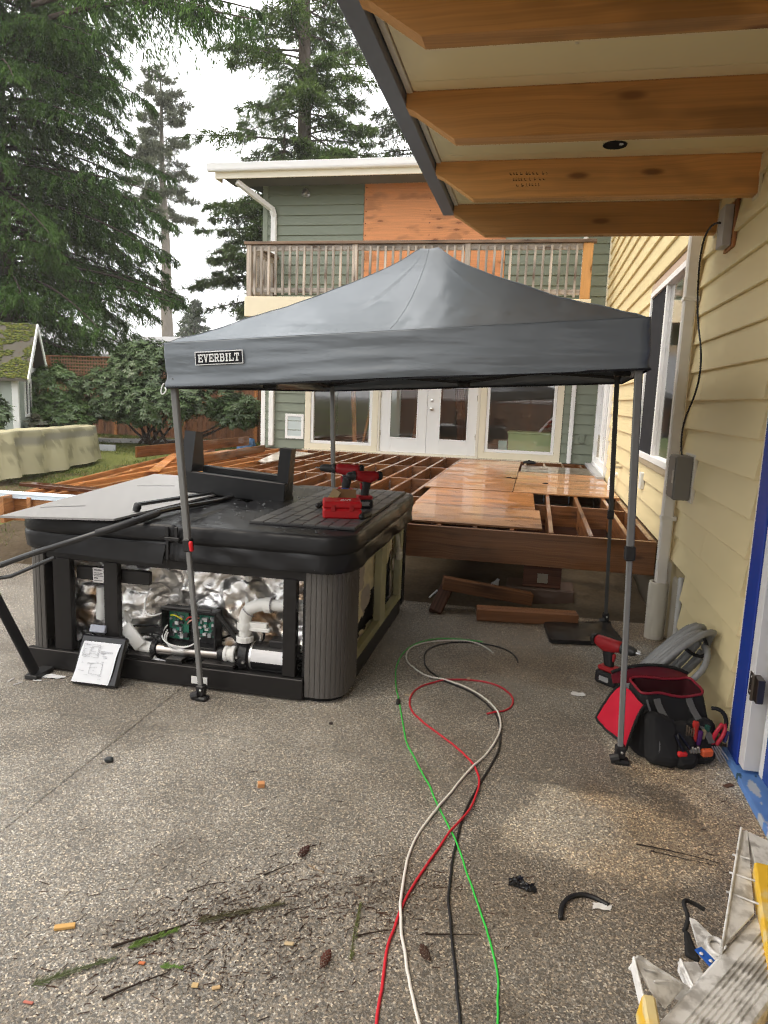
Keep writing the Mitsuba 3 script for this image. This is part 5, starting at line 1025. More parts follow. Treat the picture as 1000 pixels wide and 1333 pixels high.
k = put('tape_ring', lathe([(0.006, -0.008), (0.0095, -0.008), (0.0095, 0.008), (0.006, 0.008)], (-0.30, 4.194, 0.012), (1, 0.1, 0), 12), 'vc_matte', (0.45, 0.30, 0.20)); tag(k, 'tan tape wrapped round the far bend of the red cable', 'tape')

# tool bag
tbg = thing('tool_bag', 'open red-lined black tool bag against the yellow wall, pockets full of hand tools', 'tool bag')
bX, bY = unit(V(0.37, 0.13, 0)), unit(V(-0.13, 0.37, 0))
bO = V(0.605, 3.445, 0.0)
BK = (0.013, 0.013, 0.0135)
LW, DW = 0.385, 0.27
def bag_shell():
    rows = []
    for t, z in ((0, 0.0), (0.02, 0.012), (0.3, 0.09), (0.6, 0.18), (1.0, 0.275)):
        ins = 0.0 if t > 0 else 0.012
        lift = lambda u, v: 0.0
        pts = []
        per = rrect(ins, LW - ins, ins, DW - ins, 0.05, 6, 6)
        for a, b in per:
            bul = 0.02 * math.sin(math.pi * min(1, t)) * (1 if b < 0.1 else 0.4)
            zz = z * (1 + 0.05 * (a / LW) + 0.10 * (b / DW) * t)
            yb = b - bul * (0.1 > b)
            yb = yb * (1 - 0.42 * t) + 0.42 * t * DW * 0.92
            pts.append([a + (a - LW / 2) * -0.12 * t + 0.02 * t, yb, zz + 0.012 * math.sin(5 * a / LW + 1) * t])
        rows.append(pts)
    top = rows[-1]
    P = np.array(rows)
    P += 0.030 * (meshkit.fbm(P * 9, 3, 2) - 0.5)[..., None] * np.array([1, 1, 0.35])
    return P
P = bag_shell()
put(tbg + '__body', frame(sheet(P.transpose(1, 0, 2)), bO, bX, bY, (0, 0, 1)), 'vc_matte', BK, smooth=True)
Pi = P.copy(); c_ = Pi.mean((0, 1)); Pi = c_ + (Pi - c_) * V(0.94, 0.93, 0.98)
put(tbg + '__lining', frame(sheet(Pi.transpose(1, 0, 2)), bO, bX, bY, (0, 0, 1)), 'vc_matte', (0.05, 0.004, 0.007), smooth=True)
rim = np.vstack([P[-1], P[-1][:1]])
put(tbg + '__rim', frame(tube(rim + V(0, 0, 0.004), 0.007, 8), bO, bX, bY, (0, 0, 1)), 'vc_satin', (0.22, 0.010, 0.022), smooth=True)
# the raised back lid: red inside, black edge
a_ = np.linspace(0, 1, 22)
lid = np.array([[[-0.035 + (LW + 0.04) * a, DW - 0.005 + 0.05 * b - 0.02 * b * b, 0.285 + 0.085 * b * math.sin(math.pi * (0.12 + 0.80 * a)) ** 0.6] for b in np.linspace(0, 1, 6)] for a in a_])
put(tbg + '__lid', frame(sheet(lid, 0.006), bO, bX, bY, (0, 0, 1)), 'vc_satin', (0.12, 0.006, 0.012), smooth=30)
put(tbg + '__lid__binding', frame(tube(lid[:, -1], 0.009, 8), bO, bX, bY, (0, 0, 1)), 'vc_matte', BK, smooth=True)
# left flap hanging out, red
fl_ = np.array([[[0.015 - (0.075 + 0.03 * v) * u ** 0.8, 0.02 + (DW - 0.02) * v + 0.04 * u * v, 0.272 - (0.23 - 0.03 * v) * u + 0.02 * math.sin(math.pi * u)] for u in np.linspace(0, 1, 14)] for v in np.linspace(0, 1, 14)])
fl_ += 0.028 * (meshkit.fbm(fl_ * 11, 3, 8) - 0.5)[..., None]
put(tbg + '__side_flap', frame(sheet(fl_, 0.006), bO, bX, bY, (0, 0, 1)), 'vc_satin', (0.50, 0.012, 0.035), smooth=35)
put(tbg + '__side_flap__binding', frame(tube(np.vstack([fl_[0], fl_[1:, -1], fl_[-1, ::-1][1:]]), 0.007, 8), bO, bX, bY, (0, 0, 1)), 'vc_matte', BK, smooth=True)
def blob(pts, r, amp=0.010, seed=1):
    v, f = hull(pts, r)
    m = trimesh.Trimesh(v, f).subdivide_to_size(0.03)
    v = np.array(m.vertices); v = v + (v - v.mean(0)) * (meshkit.fbm(v * 14, 3, seed)[:, None] - 0.5) * amp * 18
    return v, np.array(m.faces)
put(tbg + '__front_pocket', frame(blob([(0.05, -0.05, 0.045), (0.12, -0.075, 0.04), (0.06, 0.01, 0.20), (0.13, 0.005, 0.18)], 0.044, seed=2), bO, bX, bY, (0, 0, 1)), 'vc_matte', BK, smooth=True)
put(tbg + '__front_pocket', frame(blob([(0.165, -0.08, 0.035), (0.21, -0.08, 0.035), (0.17, 0.0, 0.15), (0.22, 0.0, 0.15)], 0.044, seed=3), bO, bX, bY, (0, 0, 1)), 'vc_matte', BK, smooth=True)
put(tbg + '__front_pocket', frame(blob([(0.275, -0.045, 0.04), (0.33, -0.035, 0.04), (0.28, 0.01, 0.16), (0.34, 0.015, 0.16)], 0.044, seed=4), bO, bX, bY, (0, 0, 1)), 'vc_matte', BK, smooth=True)
for (a0, a1) in ((0.115, 0.155), (0.285, 0.245 + 0.075)):
    rb = [(a0, 0.088, 0.275), (a0 + 0.004, 0.035, 0.225), (a1 - 0.01, -0.040, 0.165), (a1 + 0.012, -0.068, 0.11)]
    c = spline(rb, 16); w = V(0.019, 0.004, 0)
    put(tbg + '__strap', frame(sheet(np.stack([c - w, c - w * 0.3, c + w * 0.3, c + w], 1), 0.003), bO, bX, bY, (0, 0, 1)), 'vc_matte', (0.115, 0.115, 0.11), smooth=40)
put(tbg + '__piping', frame(tube(spline([(0.06, 0.085, 0.27), (0.06, 0.03, 0.22), (0.062, -0.045, 0.15), (0.05, -0.085, 0.06)], 20), 0.006, 6), bO, bX, bY, (0, 0, 1)), 'vc_matte', (0.10, 0.10, 0.10), smooth=True)
put(tbg + '__carry_loop', frame(tube(spline([(LW - 0.02, 0.02, 0.25), (LW + 0.03, -0.005, 0.235), (LW + 0.045, -0.015, 0.18), (LW + 0.02, -0.01, 0.13)], 20), 0.010, 8), bO, bX, bY, (0, 0, 1)), 'vc_matte', BK, smooth=True)
def handtool(key, label, cat_, mesh, col, bs='vc_satin', smooth=35, shaft=None):
    k = nk(key); _used.discard(k)
    k = put(k, frame(mesh, bO, bX, bY, (0, 0, 1)), bs, col, smooth=smooth); tag(k, label, cat_)
    if shaft is not None: put(k + '__shaft', frame(shaft, bO, bX, bY, (0, 0, 1)), 'vc_metal', (0.55, 0.55, 0.55), smooth=True)
    return k
handtool('screwdriver', 'screwdriver with a red-topped handle standing in the right part of the bag pockets', 'screwdriver', lathe([(0, 0), (0.010, 0), (0.013, 0.02), (0.012, 0.06), (0.016, 0.085), (0.014, 0.10), (0, 0.105)], (0.255, -0.045, 0.115), (-0.08, -0.05, 1), 12), (0.40, 0.02, 0.015), shaft=tube([(0.258, -0.042, 0.05), (0.255, -0.045, 0.115)], 0.004, 6))
handtool('screwdriver', 'screwdriver with a dark purple handle just right of the red-topped one', 'screwdriver', lathe([(0, 0), (0.010, 0), (0.012, 0.03), (0.012, 0.07), (0, 0.075)], (0.268, -0.055, 0.10), (0.05, -0.05, 1), 12), (0.06, 0.012, 0.10), shaft=tube([(0.268, -0.052, 0.04), (0.268, -0.055, 0.10)], 0.004, 6))
handtool('screwdriver', 'dark green handled tool standing in the right bag pocket', 'screwdriver', lathe([(0, 0), (0.012, 0), (0.015, 0.03), (0.013, 0.05), (0, 0.055)], (0.32, -0.03, 0.135), (0.05, -0.05, 1), 12), (0.012, 0.07, 0.05))
handtool('screwdriver', 'pale yellow handled tool next to the dark green one in the bag', 'screwdriver', lathe([(0, 0), (0.009, 0), (0.012, 0.03), (0.010, 0.045), (0, 0.05)], (0.295, -0.045, 0.125), (0.0, -0.1, 1), 12), (0.30, 0.26, 0.14))
handtool('pliers', 'red-handled pliers sticking out at the right side of the bag', 'pliers', cat([tube(spline([(0.345, -0.05, 0.10), (0.35, -0.055, 0.15), (0.37, -0.055, 0.185), (0.385, -0.05, 0.20)], 14), 0.010, 8), tube(spline([(0.36, -0.06, 0.10), (0.38, -0.065, 0.14), (0.395, -0.06, 0.175), (0.395, -0.052, 0.20)], 14), 0.010, 8)]), (0.42, 0.012, 0.03))
handtool('pliers', 'blue-black handle beside the red pliers at the bag side', 'pliers', tube([(0.40, -0.06, 0.11), (0.415, -0.055, 0.165)], 0.009, 8), (0.03, 0.035, 0.12))
handtool('tape_measure', 'orange-topped tape measure in the right front pocket of the bag', 'tape measure', bx(0.265, 0.325, -0.105, -0.075, 0.055, 0.095, 0.012), (0.62, 0.10, 0.03))
handtool('knife', 'red-ended utility knife in the middle front pocket of the bag', 'knife', hull([(0.15, -0.098, 0.075), (0.175, -0.098, 0.075)], 0.015), (0.55, 0.02, 0.02))
handtool('nut_driver', 'grey metal snips showing in the middle pocket of the bag', 'snips', cat([tube([(0.13, -0.075, 0.16), (0.165, -0.10, 0.09)], 0.007, 6), tube([(0.15, -0.07, 0.17), (0.20, -0.10, 0.10)], 0.007, 6)]), (0.06, 0.06, 0.065), 'vc_metal')
handtool('keys', 'bunch of small steel keys in the bag pocket', 'keys', cat([hull([(0.20 + 0.014 * i, -0.098, 0.10 + 0.006 * (i % 2)), (0.205 + 0.014 * i, -0.10, 0.085)], 0.007) for i in range(4)]), (0.45, 0.43, 0.38), 'vc_metal')
for i in range(4):
    a = 0.36 + 0.012 * i
    handtool('hex_key', ['leftmost', 'second', 'third', 'rightmost'][i] + ' of four thin steel hex keys hanging at the right of the bag', 'hex key', tube([(a - 0.04, -0.085, 0.105), (a, -0.11, 0.03 + 0.006 * i)], 0.0028, 6), (0.62, 0.62, 0.62), 'vc_metal')
for k in [k for k in labels if k.startswith('hex_key')]: labels[k]['group'] = 'hex keys hanging from the bag'
handtool('drill_index', 'rows of small bits in the upper middle pocket of the bag', 'bit holder', cat([tube([(0.205 + 0.012 * i, -0.05, 0.14), (0.20 + 0.013 * i, -0.055, 0.20 - 0.008 * (i % 3))], 0.004, 6) for i in range(5)]), (0.35, 0.31, 0.25), 'vc_metal')
# conduit coil
coil = []
for i in range(6):
    A = 0.32 + 0.022 * (i % 3); Bm = 0.150 + 0.016 * ((i * 2) % 5)
    cx0, cy0 = V(0.775 + 0.010 * i, 4.20 - 0.040 * i, 0.262 + 0.008 * (i % 2)), 0
    ua, ub = unit(V(0.62, -0.05, 0.78)), unit(V(0.40, 0.75, -0.45))
    t = np.linspace(0.2 * i, 0.2 * i + 2 * math.pi * 0.98, 60)
    p = cx0 + np.cos(t)[:, None] * ua * A * 0.86 + np.sin(t)[:, None] * ub * (Bm * 0.55 + 0.022 * i)
    p[:, 2] = np.maximum(p[:, 2], 0.02); p[:, 0] = np.minimum(p[:, 0], WX - 0.045)
    coil.append(tube(p, 0.0165, 12))
ck = thing('conduit_coil', 'coil of grey flexible conduit leaning against the yellow wall behind the tool bag', 'conduit')
for i, m in enumerate(coil): put(ck + '__loop', m, 'vc_satin', np.array((0.225, 0.23, 0.23)) * (0.82 + 0.09 * (i % 4)), smooth=True)
put(ck + '__loop', tube(spline([(0.985, 4.0, 0.42), (0.98, 3.92, 0.425), (0.955, 3.86, 0.36), (0.90, 3.84, 0.29), (0.86, 3.82, 0.25)], 24), 0.0165, 12), 'vc_satin', (0.225, 0.23, 0.23), smooth=True)
put(ck + '__tie', tube(spline([(0.90, 4.20, 0.40), (0.93, 4.14, 0.46), (0.98, 4.02, 0.47), (0.99, 3.98, 0.40), (0.95, 4.05, 0.36), (0.90, 4.20, 0.40)], 24), 0.010, 6), 'vc_matte', (0.013, 0.013, 0.013), smooth=True)
# black tape bits
k = put('tape_strip', tube(spline([(0.195, 2.215, 0.006), (0.20, 2.27, 0.010), (0.235, 2.335, 0.008), (0.29, 2.355, 0.008), (0.335, 2.34, 0.006), (0.36, 2.325, 0.005)], 40), 0.0085, 6), 'vc_satin', (0.014, 0.014, 0.015), smooth=True); tag(k, 'curved strip of black tape lying on the concrete', 'tape')
crumple('crumpled_tape', 'crumpled knot of black tape on the concrete right of the cables', 'tape', (0.045, 2.36), (0.06, 0.05), 11, 12, (0.012, 0.012, 0.013), 'vc_gloss', 1.2)
crumple('crumpled_tape', 'second small wad of black tape just right of the crumpled knot', 'tape', (0.095, 2.345), (0.035, 0.035), 9, 14, (0.012, 0.012, 0.013), 'vc_gloss', 1.2)

# ================================================================ stepladder, bottom right
sl = thing('step_ladder', 'worn fibreglass and aluminium stepladder lying tilted at the bottom right', 'ladder')
AL, YF = (0.55, 0.54, 0.52), (0.62, 0.40, 0.045)
def al(m, part, col=AL, bs='worn_metal', smooth=False): return put(sl + '__' + part, m, bs, None if bs == 'worn_metal' else col, smooth=smooth)
def wm_c(p, n, uv):
    f = fbm(p.x * 40, p.y * 40, p.z * 40, 4)
    return mix((0.40, 0.385, 0.36), (0.74, 0.73, 0.71), smoothstep(0.3, 0.58, f))
def wm_r(p, n, uv): return 0.38 + 0.3 * fbm(p.x * 60, p.y * 60, p.z * 60, 3)
mat('worn_metal', proc(wm_c), proc(wm_r), 0.5, 0.15)
def yf_c(p, n, uv):
    f = fbm(p.x * 30, p.y * 30, p.z * 30, 4)
    return mix((0.66, 0.40, 0.03), (0.62, 0.50, 0.24), smoothstep(0.42, 0.72, f))
mat('fibreglass', proc(yf_c), 0.5, 0.4)
mat('fibreglass', proc(yf_c), 0.5, 0.4)
tA, tB = V(0.262, 1.108, 0.672), V(0.545, 1.492, 0.672)
td = unit(tB - tA); tpv = V(td[1], -td[0], 0); LT = np.linalg.norm(tB - tA)
def lt(m): return frame(m, tA, td, tpv, V(0, 0, -1))
ribs = [(-0.030, 0.0), (0.0, 0.0)]
pf = [(0.0, -0.012), (0.0, 0.030), (0.004, 0.034), (0.004, 0.0)]
prof = [(-0.004, 0.032), (-0.006, 0.002), (0.0, -0.005), (0.022, -0.006)]
for i in range(8):
    a = 0.024 + 0.0085 * i
    prof += [(a, -0.006), (a + 0.001, -0.002), (a + 0.0035, -0.002), (a + 0.0045, -0.006), (a + 0.007, -0.006)]
prof += [(0.098, -0.005), (0.102, 0.0), (0.102, 0.032), (0.097, 0.032), (0.097, 0.004), (0.002, 0.004), (0.002, 0.032)]
al(frame(man(m3.CrossSection([prof], m3.FillRule.NonZero).extrude(LT)), tA, tpv, V(0, 0, -1), td), 'bottom_tread')
gl = lambda pts, th=0.004: hull(np.vstack([np.array(pts, float), np.array(pts, float) + V(0, 0, -th)]))
al(gl([(0.236, 1.212, 0.722), (0.252, 1.222, 0.722), (0.325, 1.205, 0.690), (0.285, 1.150, 0.690), (0.262, 1.165, 0.705)]), 'gusset')
al(gl([(0.540, 1.690, 0.722), (0.556, 1.694, 0.722), (0.505, 1.440, 0.690), (0.417, 1.325, 0.688)]), 'gusset')
al(cat([beam((0.238, 1.214, 0.712), (0.249, 1.120, 0.690), 0.004, 0.032), beam((0.238, 1.214, 0.712), (0.330, 1.208, 0.672), 0.004, 0.035)]), 'gusset_flange')
al(cat([beam((0.542, 1.694, 0.712), (0.416, 1.322, 0.672), 0.005, 0.04)]), 'gusset_flange')
for (p, q) in (((0.50, 1.60, 0.712), (0.535, 1.59, 0.714)), ((0.48, 1.54, 0.706), (0.53, 1.52, 0.708)), ((0.46, 1.48, 0.70), (0.52, 1.455, 0.70)), ((0.255, 1.195, 0.717), (0.275, 1.20, 0.713)), ((0.27, 1.18, 0.708), (0.30, 1.195, 0.703))):
    al(tube([np.array(p) + V(0, 0, 0.001), np.array(q) + V(0, 0, 0.001)], 0.0025, 5), 'pressed_rib', smooth=True)
put(sl + '__side_rail', beam((0.249, 1.135, 0.700), (0.40, -0.55, 0.05), 0.022, 0.07, (0, 0, 1), 0.004), 'fibreglass')
put(sl + '__side_rail', beam((0.548, 1.560, 0.708), (0.42, 0.75, 0.56), 0.030, 0.05, (0, 0, 1), 0.004), 'fibreglass')
al(gl([(0.556, 1.696, 0.72), (0.66, 1.66, 0.70), (0.64, 1.50, 0.68), (0.545, 1.575, 0.71)], 0.03), 'rail_shoe')
al(tube([(0.70, 1.62, 0.50), (0.36, 1.20, 0.50)], 0.017, 12), 'spreader_bar', smooth=True)
al(cat([beam((0.455, 1.68, 0.36), (0.52, 1.40, 0.33), 0.05, 0.006), beam((0.437, 1.68, 0.35), (0.50, 1.40, 0.32), 0.005, 0.04)]), 'rear_rail')
put(sl + '__sticker', gl([(0.478, 1.714, 0.372), (0.496, 1.728, 0.372), (0.530, 1.675, 0.370), (0.508, 1.660, 0.370)], 0.003), 'vc_satin', (0.02, 0.10, 0.42))
for p in ((0.490, 1.70, 0.374), (0.508, 1.682, 0.373)): put(sl + '__rivet', lathe([(0, 0.003), (0.004, 0.002), (0.005, 0)], p, (0, 0, 1), 8), 'vc_satin', (0.7, 0.7, 0.7))
al(gl([(0.515, 1.93, 0.30), (0.53, 1.925, 0.30), (0.585, 1.83, 0.30), (0.54, 1.76, 0.30), (0.515, 1.80, 0.30)], 0.006), 'rear_foot_plate')
al(tube(np.array([(0.560 + 0.022 * math.cos(t), 1.822 + 0.03 * math.sin(t), 0.308) for t in np.linspace(0, 6.3, 20)]), 0.006, 7), 'foot_ring', smooth=True)
for pts_, r_ in (([(0.505, 1.90, 0.27), (0.498, 1.84, 0.255), (0.518, 1.83, 0.255)], 0.008), ([(0.605, 1.80, 0.27), (0.59, 1.77, 0.25), (0.60, 1.75, 0.25), (0.565, 1.76, 0.25)], 0.013)): put(sl + '__rubber_foot', hull(pts_, r_), 'vc_matte', (0.015, 0.015, 0.015), smooth=True)
put(sl + '__loose_strap', tube(spline([(0.50, 1.91, 0.27), (0.522, 1.98, 0.27), (0.528, 2.05, 0.25), (0.545, 2.10, 0.23), (0.60, 2.10, 0.21)], 20), 0.0065, 6), 'vc_matte', (0.02, 0.02, 0.02), smooth=True)
k = sl + '__side_rail_001'; say(k, 'yellow fibreglass right rail')
# ================================================================ lawn, fence, shed, bench
def lawn_z(x, y): return -0.02 + 0.36 * np.clip((y - 11.5) / 7.0, 0, 1) ** 1.2
xs, ys = np.linspace(-30, -5.15, 60), np.linspace(5.6, 21, 60)
X, Y = np.meshgrid(xs, ys, indexing='ij')
Xl = np.minimum(X, -5.05 - 0.16 * np.clip(Y - 6, 0, 6))
Z = lawn_z(X, Y) + 0.05 * (meshkit.fbm(np.stack([X, Y, 0 * X], -1) * 0.9, 3, 3) - 0.5)
def lawn_c(p, n, uv):
    f = fbm(p.x * 1.1, p.y * 1.1, 0, 4); g = noise(p.x * 40, p.y * 40)
    return mix(mix((0.070, 0.085, 0.022), (0.145, 0.150, 0.042), g), (0.085, 0.062, 0.034), smoothstep(0.5, 0.72, f))
mat('lawn_mat', proc(lawn_c), 0.9, 0.2)
put('lawn', sheet(np.stack([Xl, Y, Z], -1)), 'lawn_mat', smooth=True); struct('lawn')
# grass blades
r = np.random.default_rng(5)
n = 70000
gx_, gy_ = r.uniform(-14.5, -5.3, n), r.uniform(5.9, 18.9, n)
keep = (gx_ < -5.25 - 0.16 * np.clip(gy_ - 6, 0, 6)) & (meshkit.fbm(np.stack([gx_, gy_, 0 * gx_], -1) * 1.2, 3, 2) + r.uniform(-.15, .15, n) > 0.44)
gx_, gy_ = gx_[keep], gy_[keep]; n = len(gx_)
gz_ = lawn_z(gx_, gy_) + 0.05 * (meshkit.fbm(np.stack([gx_, gy_, 0 * gx_], -1) * 0.9, 3, 3) - 0.5) - 0.01
a, h = r.uniform(0, 6.28, n), r.uniform(0.035, 0.10, n)
lean = r.normal(0, 0.035, (n, 2)); w = 0.006
b = np.stack([gx_, gy_, gz_], 1); s_ = np.stack([np.cos(a) * w, np.sin(a) * w, 0 * a], 1)
tip = b + np.concatenate([lean, h[:, None]], 1)
gv = np.stack([b - s_, b + s_, tip], 1).reshape(-1, 3)
gcol = np.where(r.random(n)[:, None] < 0.25, V(0.20, 0.175, 0.06), V(0.085, 0.125, 0.028)) * r.uniform(0.6, 1.4, n)[:, None]
k = put('grass', (gv, np.arange(3 * n).reshape(-1, 3)), 'leaf', np.repeat(gcol, 3, 0)); labels[k] = {'label': 'short patchy grass on the lawn left of the deck', 'category': 'grass', 'kind': 'stuff'}

def make_fence(label, x0, x1, yy, z0, face, group=None):
    """board fence along x; face -1: boards on the -y side"""
    f = thing('cedar_fence', label, 'fence', group)
    x = x0
    while x < x1 - 0.05:
        w = 0.138 + RNG.uniform(-0.004, 0.004)
        wood(f + '__board', bx(x, x + w, yy - 0.010, yy + 0.010, z0 + RNG.uniform(-0.01, 0.02), z0 + 1.78, 0.002), (0, 0, 1), 5)
        x += w + 0.006
    for z in (z0 + 0.35, z0 + 1.62): wood(f + '__rail', bx(x0, x1, yy - face * 0.012 - 0.02, yy - face * 0.012 + 0.02 + 0.02, z, z + 0.085), (1, 0, 0), 5)
    wood(f + '__cap_board', bx(x0, x1, yy - 0.07, yy + 0.07, z0 + 1.79, z0 + 1.83), (1, 0, 0), 5)
    wood(f + '__cap_board', bx(x0, x1, yy - 0.07, yy + 0.07, z0 + 2.32, z0 + 2.36), (1, 0, 0), 5)
    ps = np.arange(x0 + 0.05, x1 + 0.01, 2.2)
    for p in ps: wood(f + '__post', bx(p - 0.05, p + 0.05, yy - 0.05 + face * 0.0, yy + 0.05, z0 - 0.1, z0 + 2.32), (0, 0, 1), 6)
    sl_ = [bx(x0, x1, yy - 0.012, yy - 0.001, z, z + 0.035, 0) for z in z0 + 1.85 + 0.092 * np.arange(5)] + [bx(xx, xx + 0.035, yy + 0.001, yy + 0.012, z0 + 1.83, z0 + 2.32, 0) for xx in np.arange(x0 + 0.1, x1, 0.092)]
    k = put(f + '__lattice', cat(sl_), 'vc_matte', (0.32, 0.165, 0.095)); labels[k] = {'kind': 'stuff'}
    return f
make_fence('brown cedar board fence with lattice top at the back left of the yard', -16.6, -5.45, 19.0, 0.24, -1)
make_fence('cedar fence behind the viewer, seen only as a brown reflection in the french door glass', -7.0, 3.5, -9.0, -0.05, 1)
# garden shed
sh = thing('garden_shed', 'small grey-green garden shed with a mossy roof and white trim at the left edge', 'shed')
sA = V(-11.40, 14.0, 0.0)
sx, sy = unit(V(-0.88, -0.47, 0)), unit(V(-0.47, 0.88, 0))     # along the front wall (to the left), along the gable wall (back)
SW, SD, SE, SR = 3.6, 2.2, 2.02, 3.06
FR = lambda m: frame((m[0] * V(1, 1, 1), m[1][:, ::-1]), sA, sx, sy, (0, 0, 1))
SG = (0.36, 0.40, 0.36)
put(sh + '__wall', FR(cat([bx(0, SW, 0, 0.1, 0, SE, 0), bx(0, 0.1, 0.1, SD, 0, SE, 0), bx(0, SW, SD - 0.1, SD, 0, SE, 0), extr([(0, SE), (SD, SE), (SD / 2, SR - 0.05)], 0.1, (0.0, 0, 0), (0, 1, 0), (0, 0, 1))])), 'siding', SG)
for z in np.arange(0.15, SE, 0.15): put(sh + '__wall__siding_board', FR(bx(-0.008, 0.0, 0.08, SD - 0.02, z, z + 0.14, 0.002)), 'siding', jit(SG, 0.04))
for i, z in enumerate(np.arange(SE + 0.12, SR - 0.2, 0.13)):
    hw = SD / 2 * (SR - 0.05 - z - 0.02) / (SR - SE)
    y = SD / 2 - hw
    while y < SD / 2 + hw - 0.03:
        w = RNG.uniform(0.09, 0.15); w = min(w, SD / 2 + hw - y)
        put(sh + '__gable_shingle', FR(bx(-0.022 - 0.004 * (i % 2), 0.0, y, y + w - 0.006, z, z + 0.15, 0.002)), 'vc_matte', jit((0.17, 0.085, 0.05), 0.3))
        y += w
put(sh + '__corner_trim', FR(cat([bx(-0.03, 0.10, -0.03, 0.10, 0, SE), bx(-0.03, 0.02, SD - 0.10, SD + 0.02, 0, SE), bx(-0.035, 0.0, 0.1, SD - 0.1, SE - 0.02, SE + 0.10)])), 'siding', WHT)
rk = sh + '__roof'
for s_ in (0, 1):
    p0, p1 = V(0, -0.28 if s_ == 0 else SD + 0.28, SE - 0.25), V(0, SD / 2, SR)
    put(rk, FR(hull(np.array([[a, q[1], q[2] + t] for a in (-0.28, SW + 0.2) for q in (p0, p1) for t in (0.0, 0.06)]))), 'vc_matte', (0.10, 0.09, 0.07))
    put(sh + '__barge_board', FR(beam((-0.29, p0[1], p0[2] + 0.01), (-0.29, p1[1], p1[2] + 0.01), 0.03, 0.14, (0, 0, 1))), 'siding', WHT)
nm = 9000
u, v = RNG.uniform(-0.28, SW, nm), RNG.uniform(0, 1, nm)
mz = np.stack([u, -0.28 + (SD / 2 + 0.28) * v, SE - 0.25 + (SR - SE + 0.25) * v + 0.06], 1)
keep = meshkit.fbm(mz * 4, 3, 4) > 0.40
mz = mz[keep]
mm = []
ico = trimesh.creation.icosphere(0)
sz = RNG.uniform(0.012, 0.05, len(mz))
mv = (ico.vertices[None] * (sz[:, None] * V(1, 1, 0.45))[:, None, :] + mz[:, None]).reshape(-1, 3)
mf = (ico.faces[None] + 12 * np.arange(len(mz))[:, None, None]).reshape(-1, 3)
mc = np.where(RNG.random(len(mz))[:, None] < 0.5, V(0.13, 0.135, 0.025), V(0.075, 0.095, 0.022)) * RNG.uniform(0.7, 1.3, len(mz))[:, None]
k = put(rk + '__moss', FR((mv, mf)), 'vc_matte', np.repeat(mc, 12, 0)); labels[k] = {'kind': 'stuff', 'label': 'yellow-green moss on the roof'}
put(sh + '__window', FR(cat([bx(-0.035, 0.0, 0.75, 1.55, z, z + 0.07) for z in (0.95, 1.78)] + [bx(-0.034, 0.0, y, y + 0.07, 1.02, 1.78) for y in (0.75, 1.13, 1.48)])), 'siding', WHT)
put(sh + '__window__pane', FR(bx(-0.012, -0.004, 0.8, 1.5, 1.0, 1.8, 0)), 'vc_gloss', (0.02, 0.022, 0.024))
put(sh + '__window', FR(cat([bx(0.35, 1.25, -0.035, 0.0, z, z + 0.07) for z in (0.9, 1.72)] + [bx(x, x + 0.07, -0.034, 0.0, 0.97, 1.72) for x in (0.35, 1.18)])), 'siding', WHT)
put(sh + '__window_001__pane', FR(bx(0.4, 1.2, -0.012, -0.004, 0.95, 1.75, 0)), 'vc_gloss', (0.02, 0.022, 0.024))
# bench under a tarpaulin
bn = thing('garden_bench', 'long garden bench hidden under a khaki tarp, one dark leg showing', 'bench')
B0, B1 = V(-8.95, 10.3, 0), V(-9.42, 13.95, 0)
bd = unit(B1 - B0); bp = V(bd[1], -bd[0], 0); BL = np.linalg.norm(B1 - B0)
put(bn + '__seat', frame(bx(0.05, BL - 0.05, -0.5, -0.05, 0.42, 0.47), B0, bd, bp, V(0, 0, -1) * -1), 'vc_matte', (0.05, 0.035, 0.025))
for a in (0.1, BL - 0.06):
    for b in (-0.05, -0.5): put(bn + '__leg', frame(bx(a - 0.03, a + 0.03, b - 0.03, b + 0.03, 0.0, 0.8), B0, bd, bp, (0, 0, 1)), 'vc_matte', (0.03, 0.026, 0.022))
na, nb = 90, 34
A_, Bq = np.meshgrid(np.linspace(-0.06, BL + 0.02, na), np.linspace(0, 1, nb), indexing='ij')
prf = np.array([(-0.62, 0.30), (-0.58, 0.80), (-0.50, 0.87), (-0.20, 0.88), (-0.01, 0.87), (0.05, 0.60), (0.17, 0.05)])
tt = np.linspace(0, 1, len(prf))
cb_, cz_ = np.interp(Bq, tt, prf[:, 0]), np.interp(Bq, tt, prf[:, 1])
q = np.stack([A_, Bq * 1.2, 0 * A_], -1)
fo = np.clip((Bq - 0.55) / 0.45, 0, 1)
cb_ = cb_ + 0.13 * (meshkit.fbm(q * V(2.2, 0.9, 1) + V(0, 0, 1), 3, 5) - 0.5) * (0.3 + fo) + 0.075 * np.sin(A_ * 6 + 2.5 * Bq + 6 * meshkit.noise(q * 0.8, 3)) * fo
cz_ = cz_ + 0.05 * (meshkit.fbm(q * 1.6, 3, 7) - 0.5) + np.clip((Bq - 0.72) / 0.28, 0, 1) * (0.0 + 0.09 * np.clip(A_ / BL, 0, 1) + 0.07 * (meshkit.noise(q * 2.0, 9) - 0.5))
tp = sheet(np.stack([A_, cb_, cz_], -1))
tc = np.tile(V(0.43, 0.395, 0.25), (len(tp[0]), 1)) * (0.80 + 0.4 * meshkit.fbm(tp[0] * V(2, 2, 3), 4, 2))[:, None]
tc = tc * (1 - 0.30 * (meshkit.fbm(tp[0] * V(3, 3, 5), 3, 12) > 0.58))[:, None]
band = np.abs(Bq.ravel() - (0.80 - 0.06 * A_.ravel() / BL)) < 0.045
tc[band & (A_.ravel() > 0.6)] = V(0.25, 0.235, 0.18)
k = put('tarp', frame(tp, B0, bd, bp, (0, 0, 1)), 'vc_satin', tc, smooth=True); tag(k, 'wrinkled khaki tarp with a grey seam band draped over the garden bench', 'tarp')
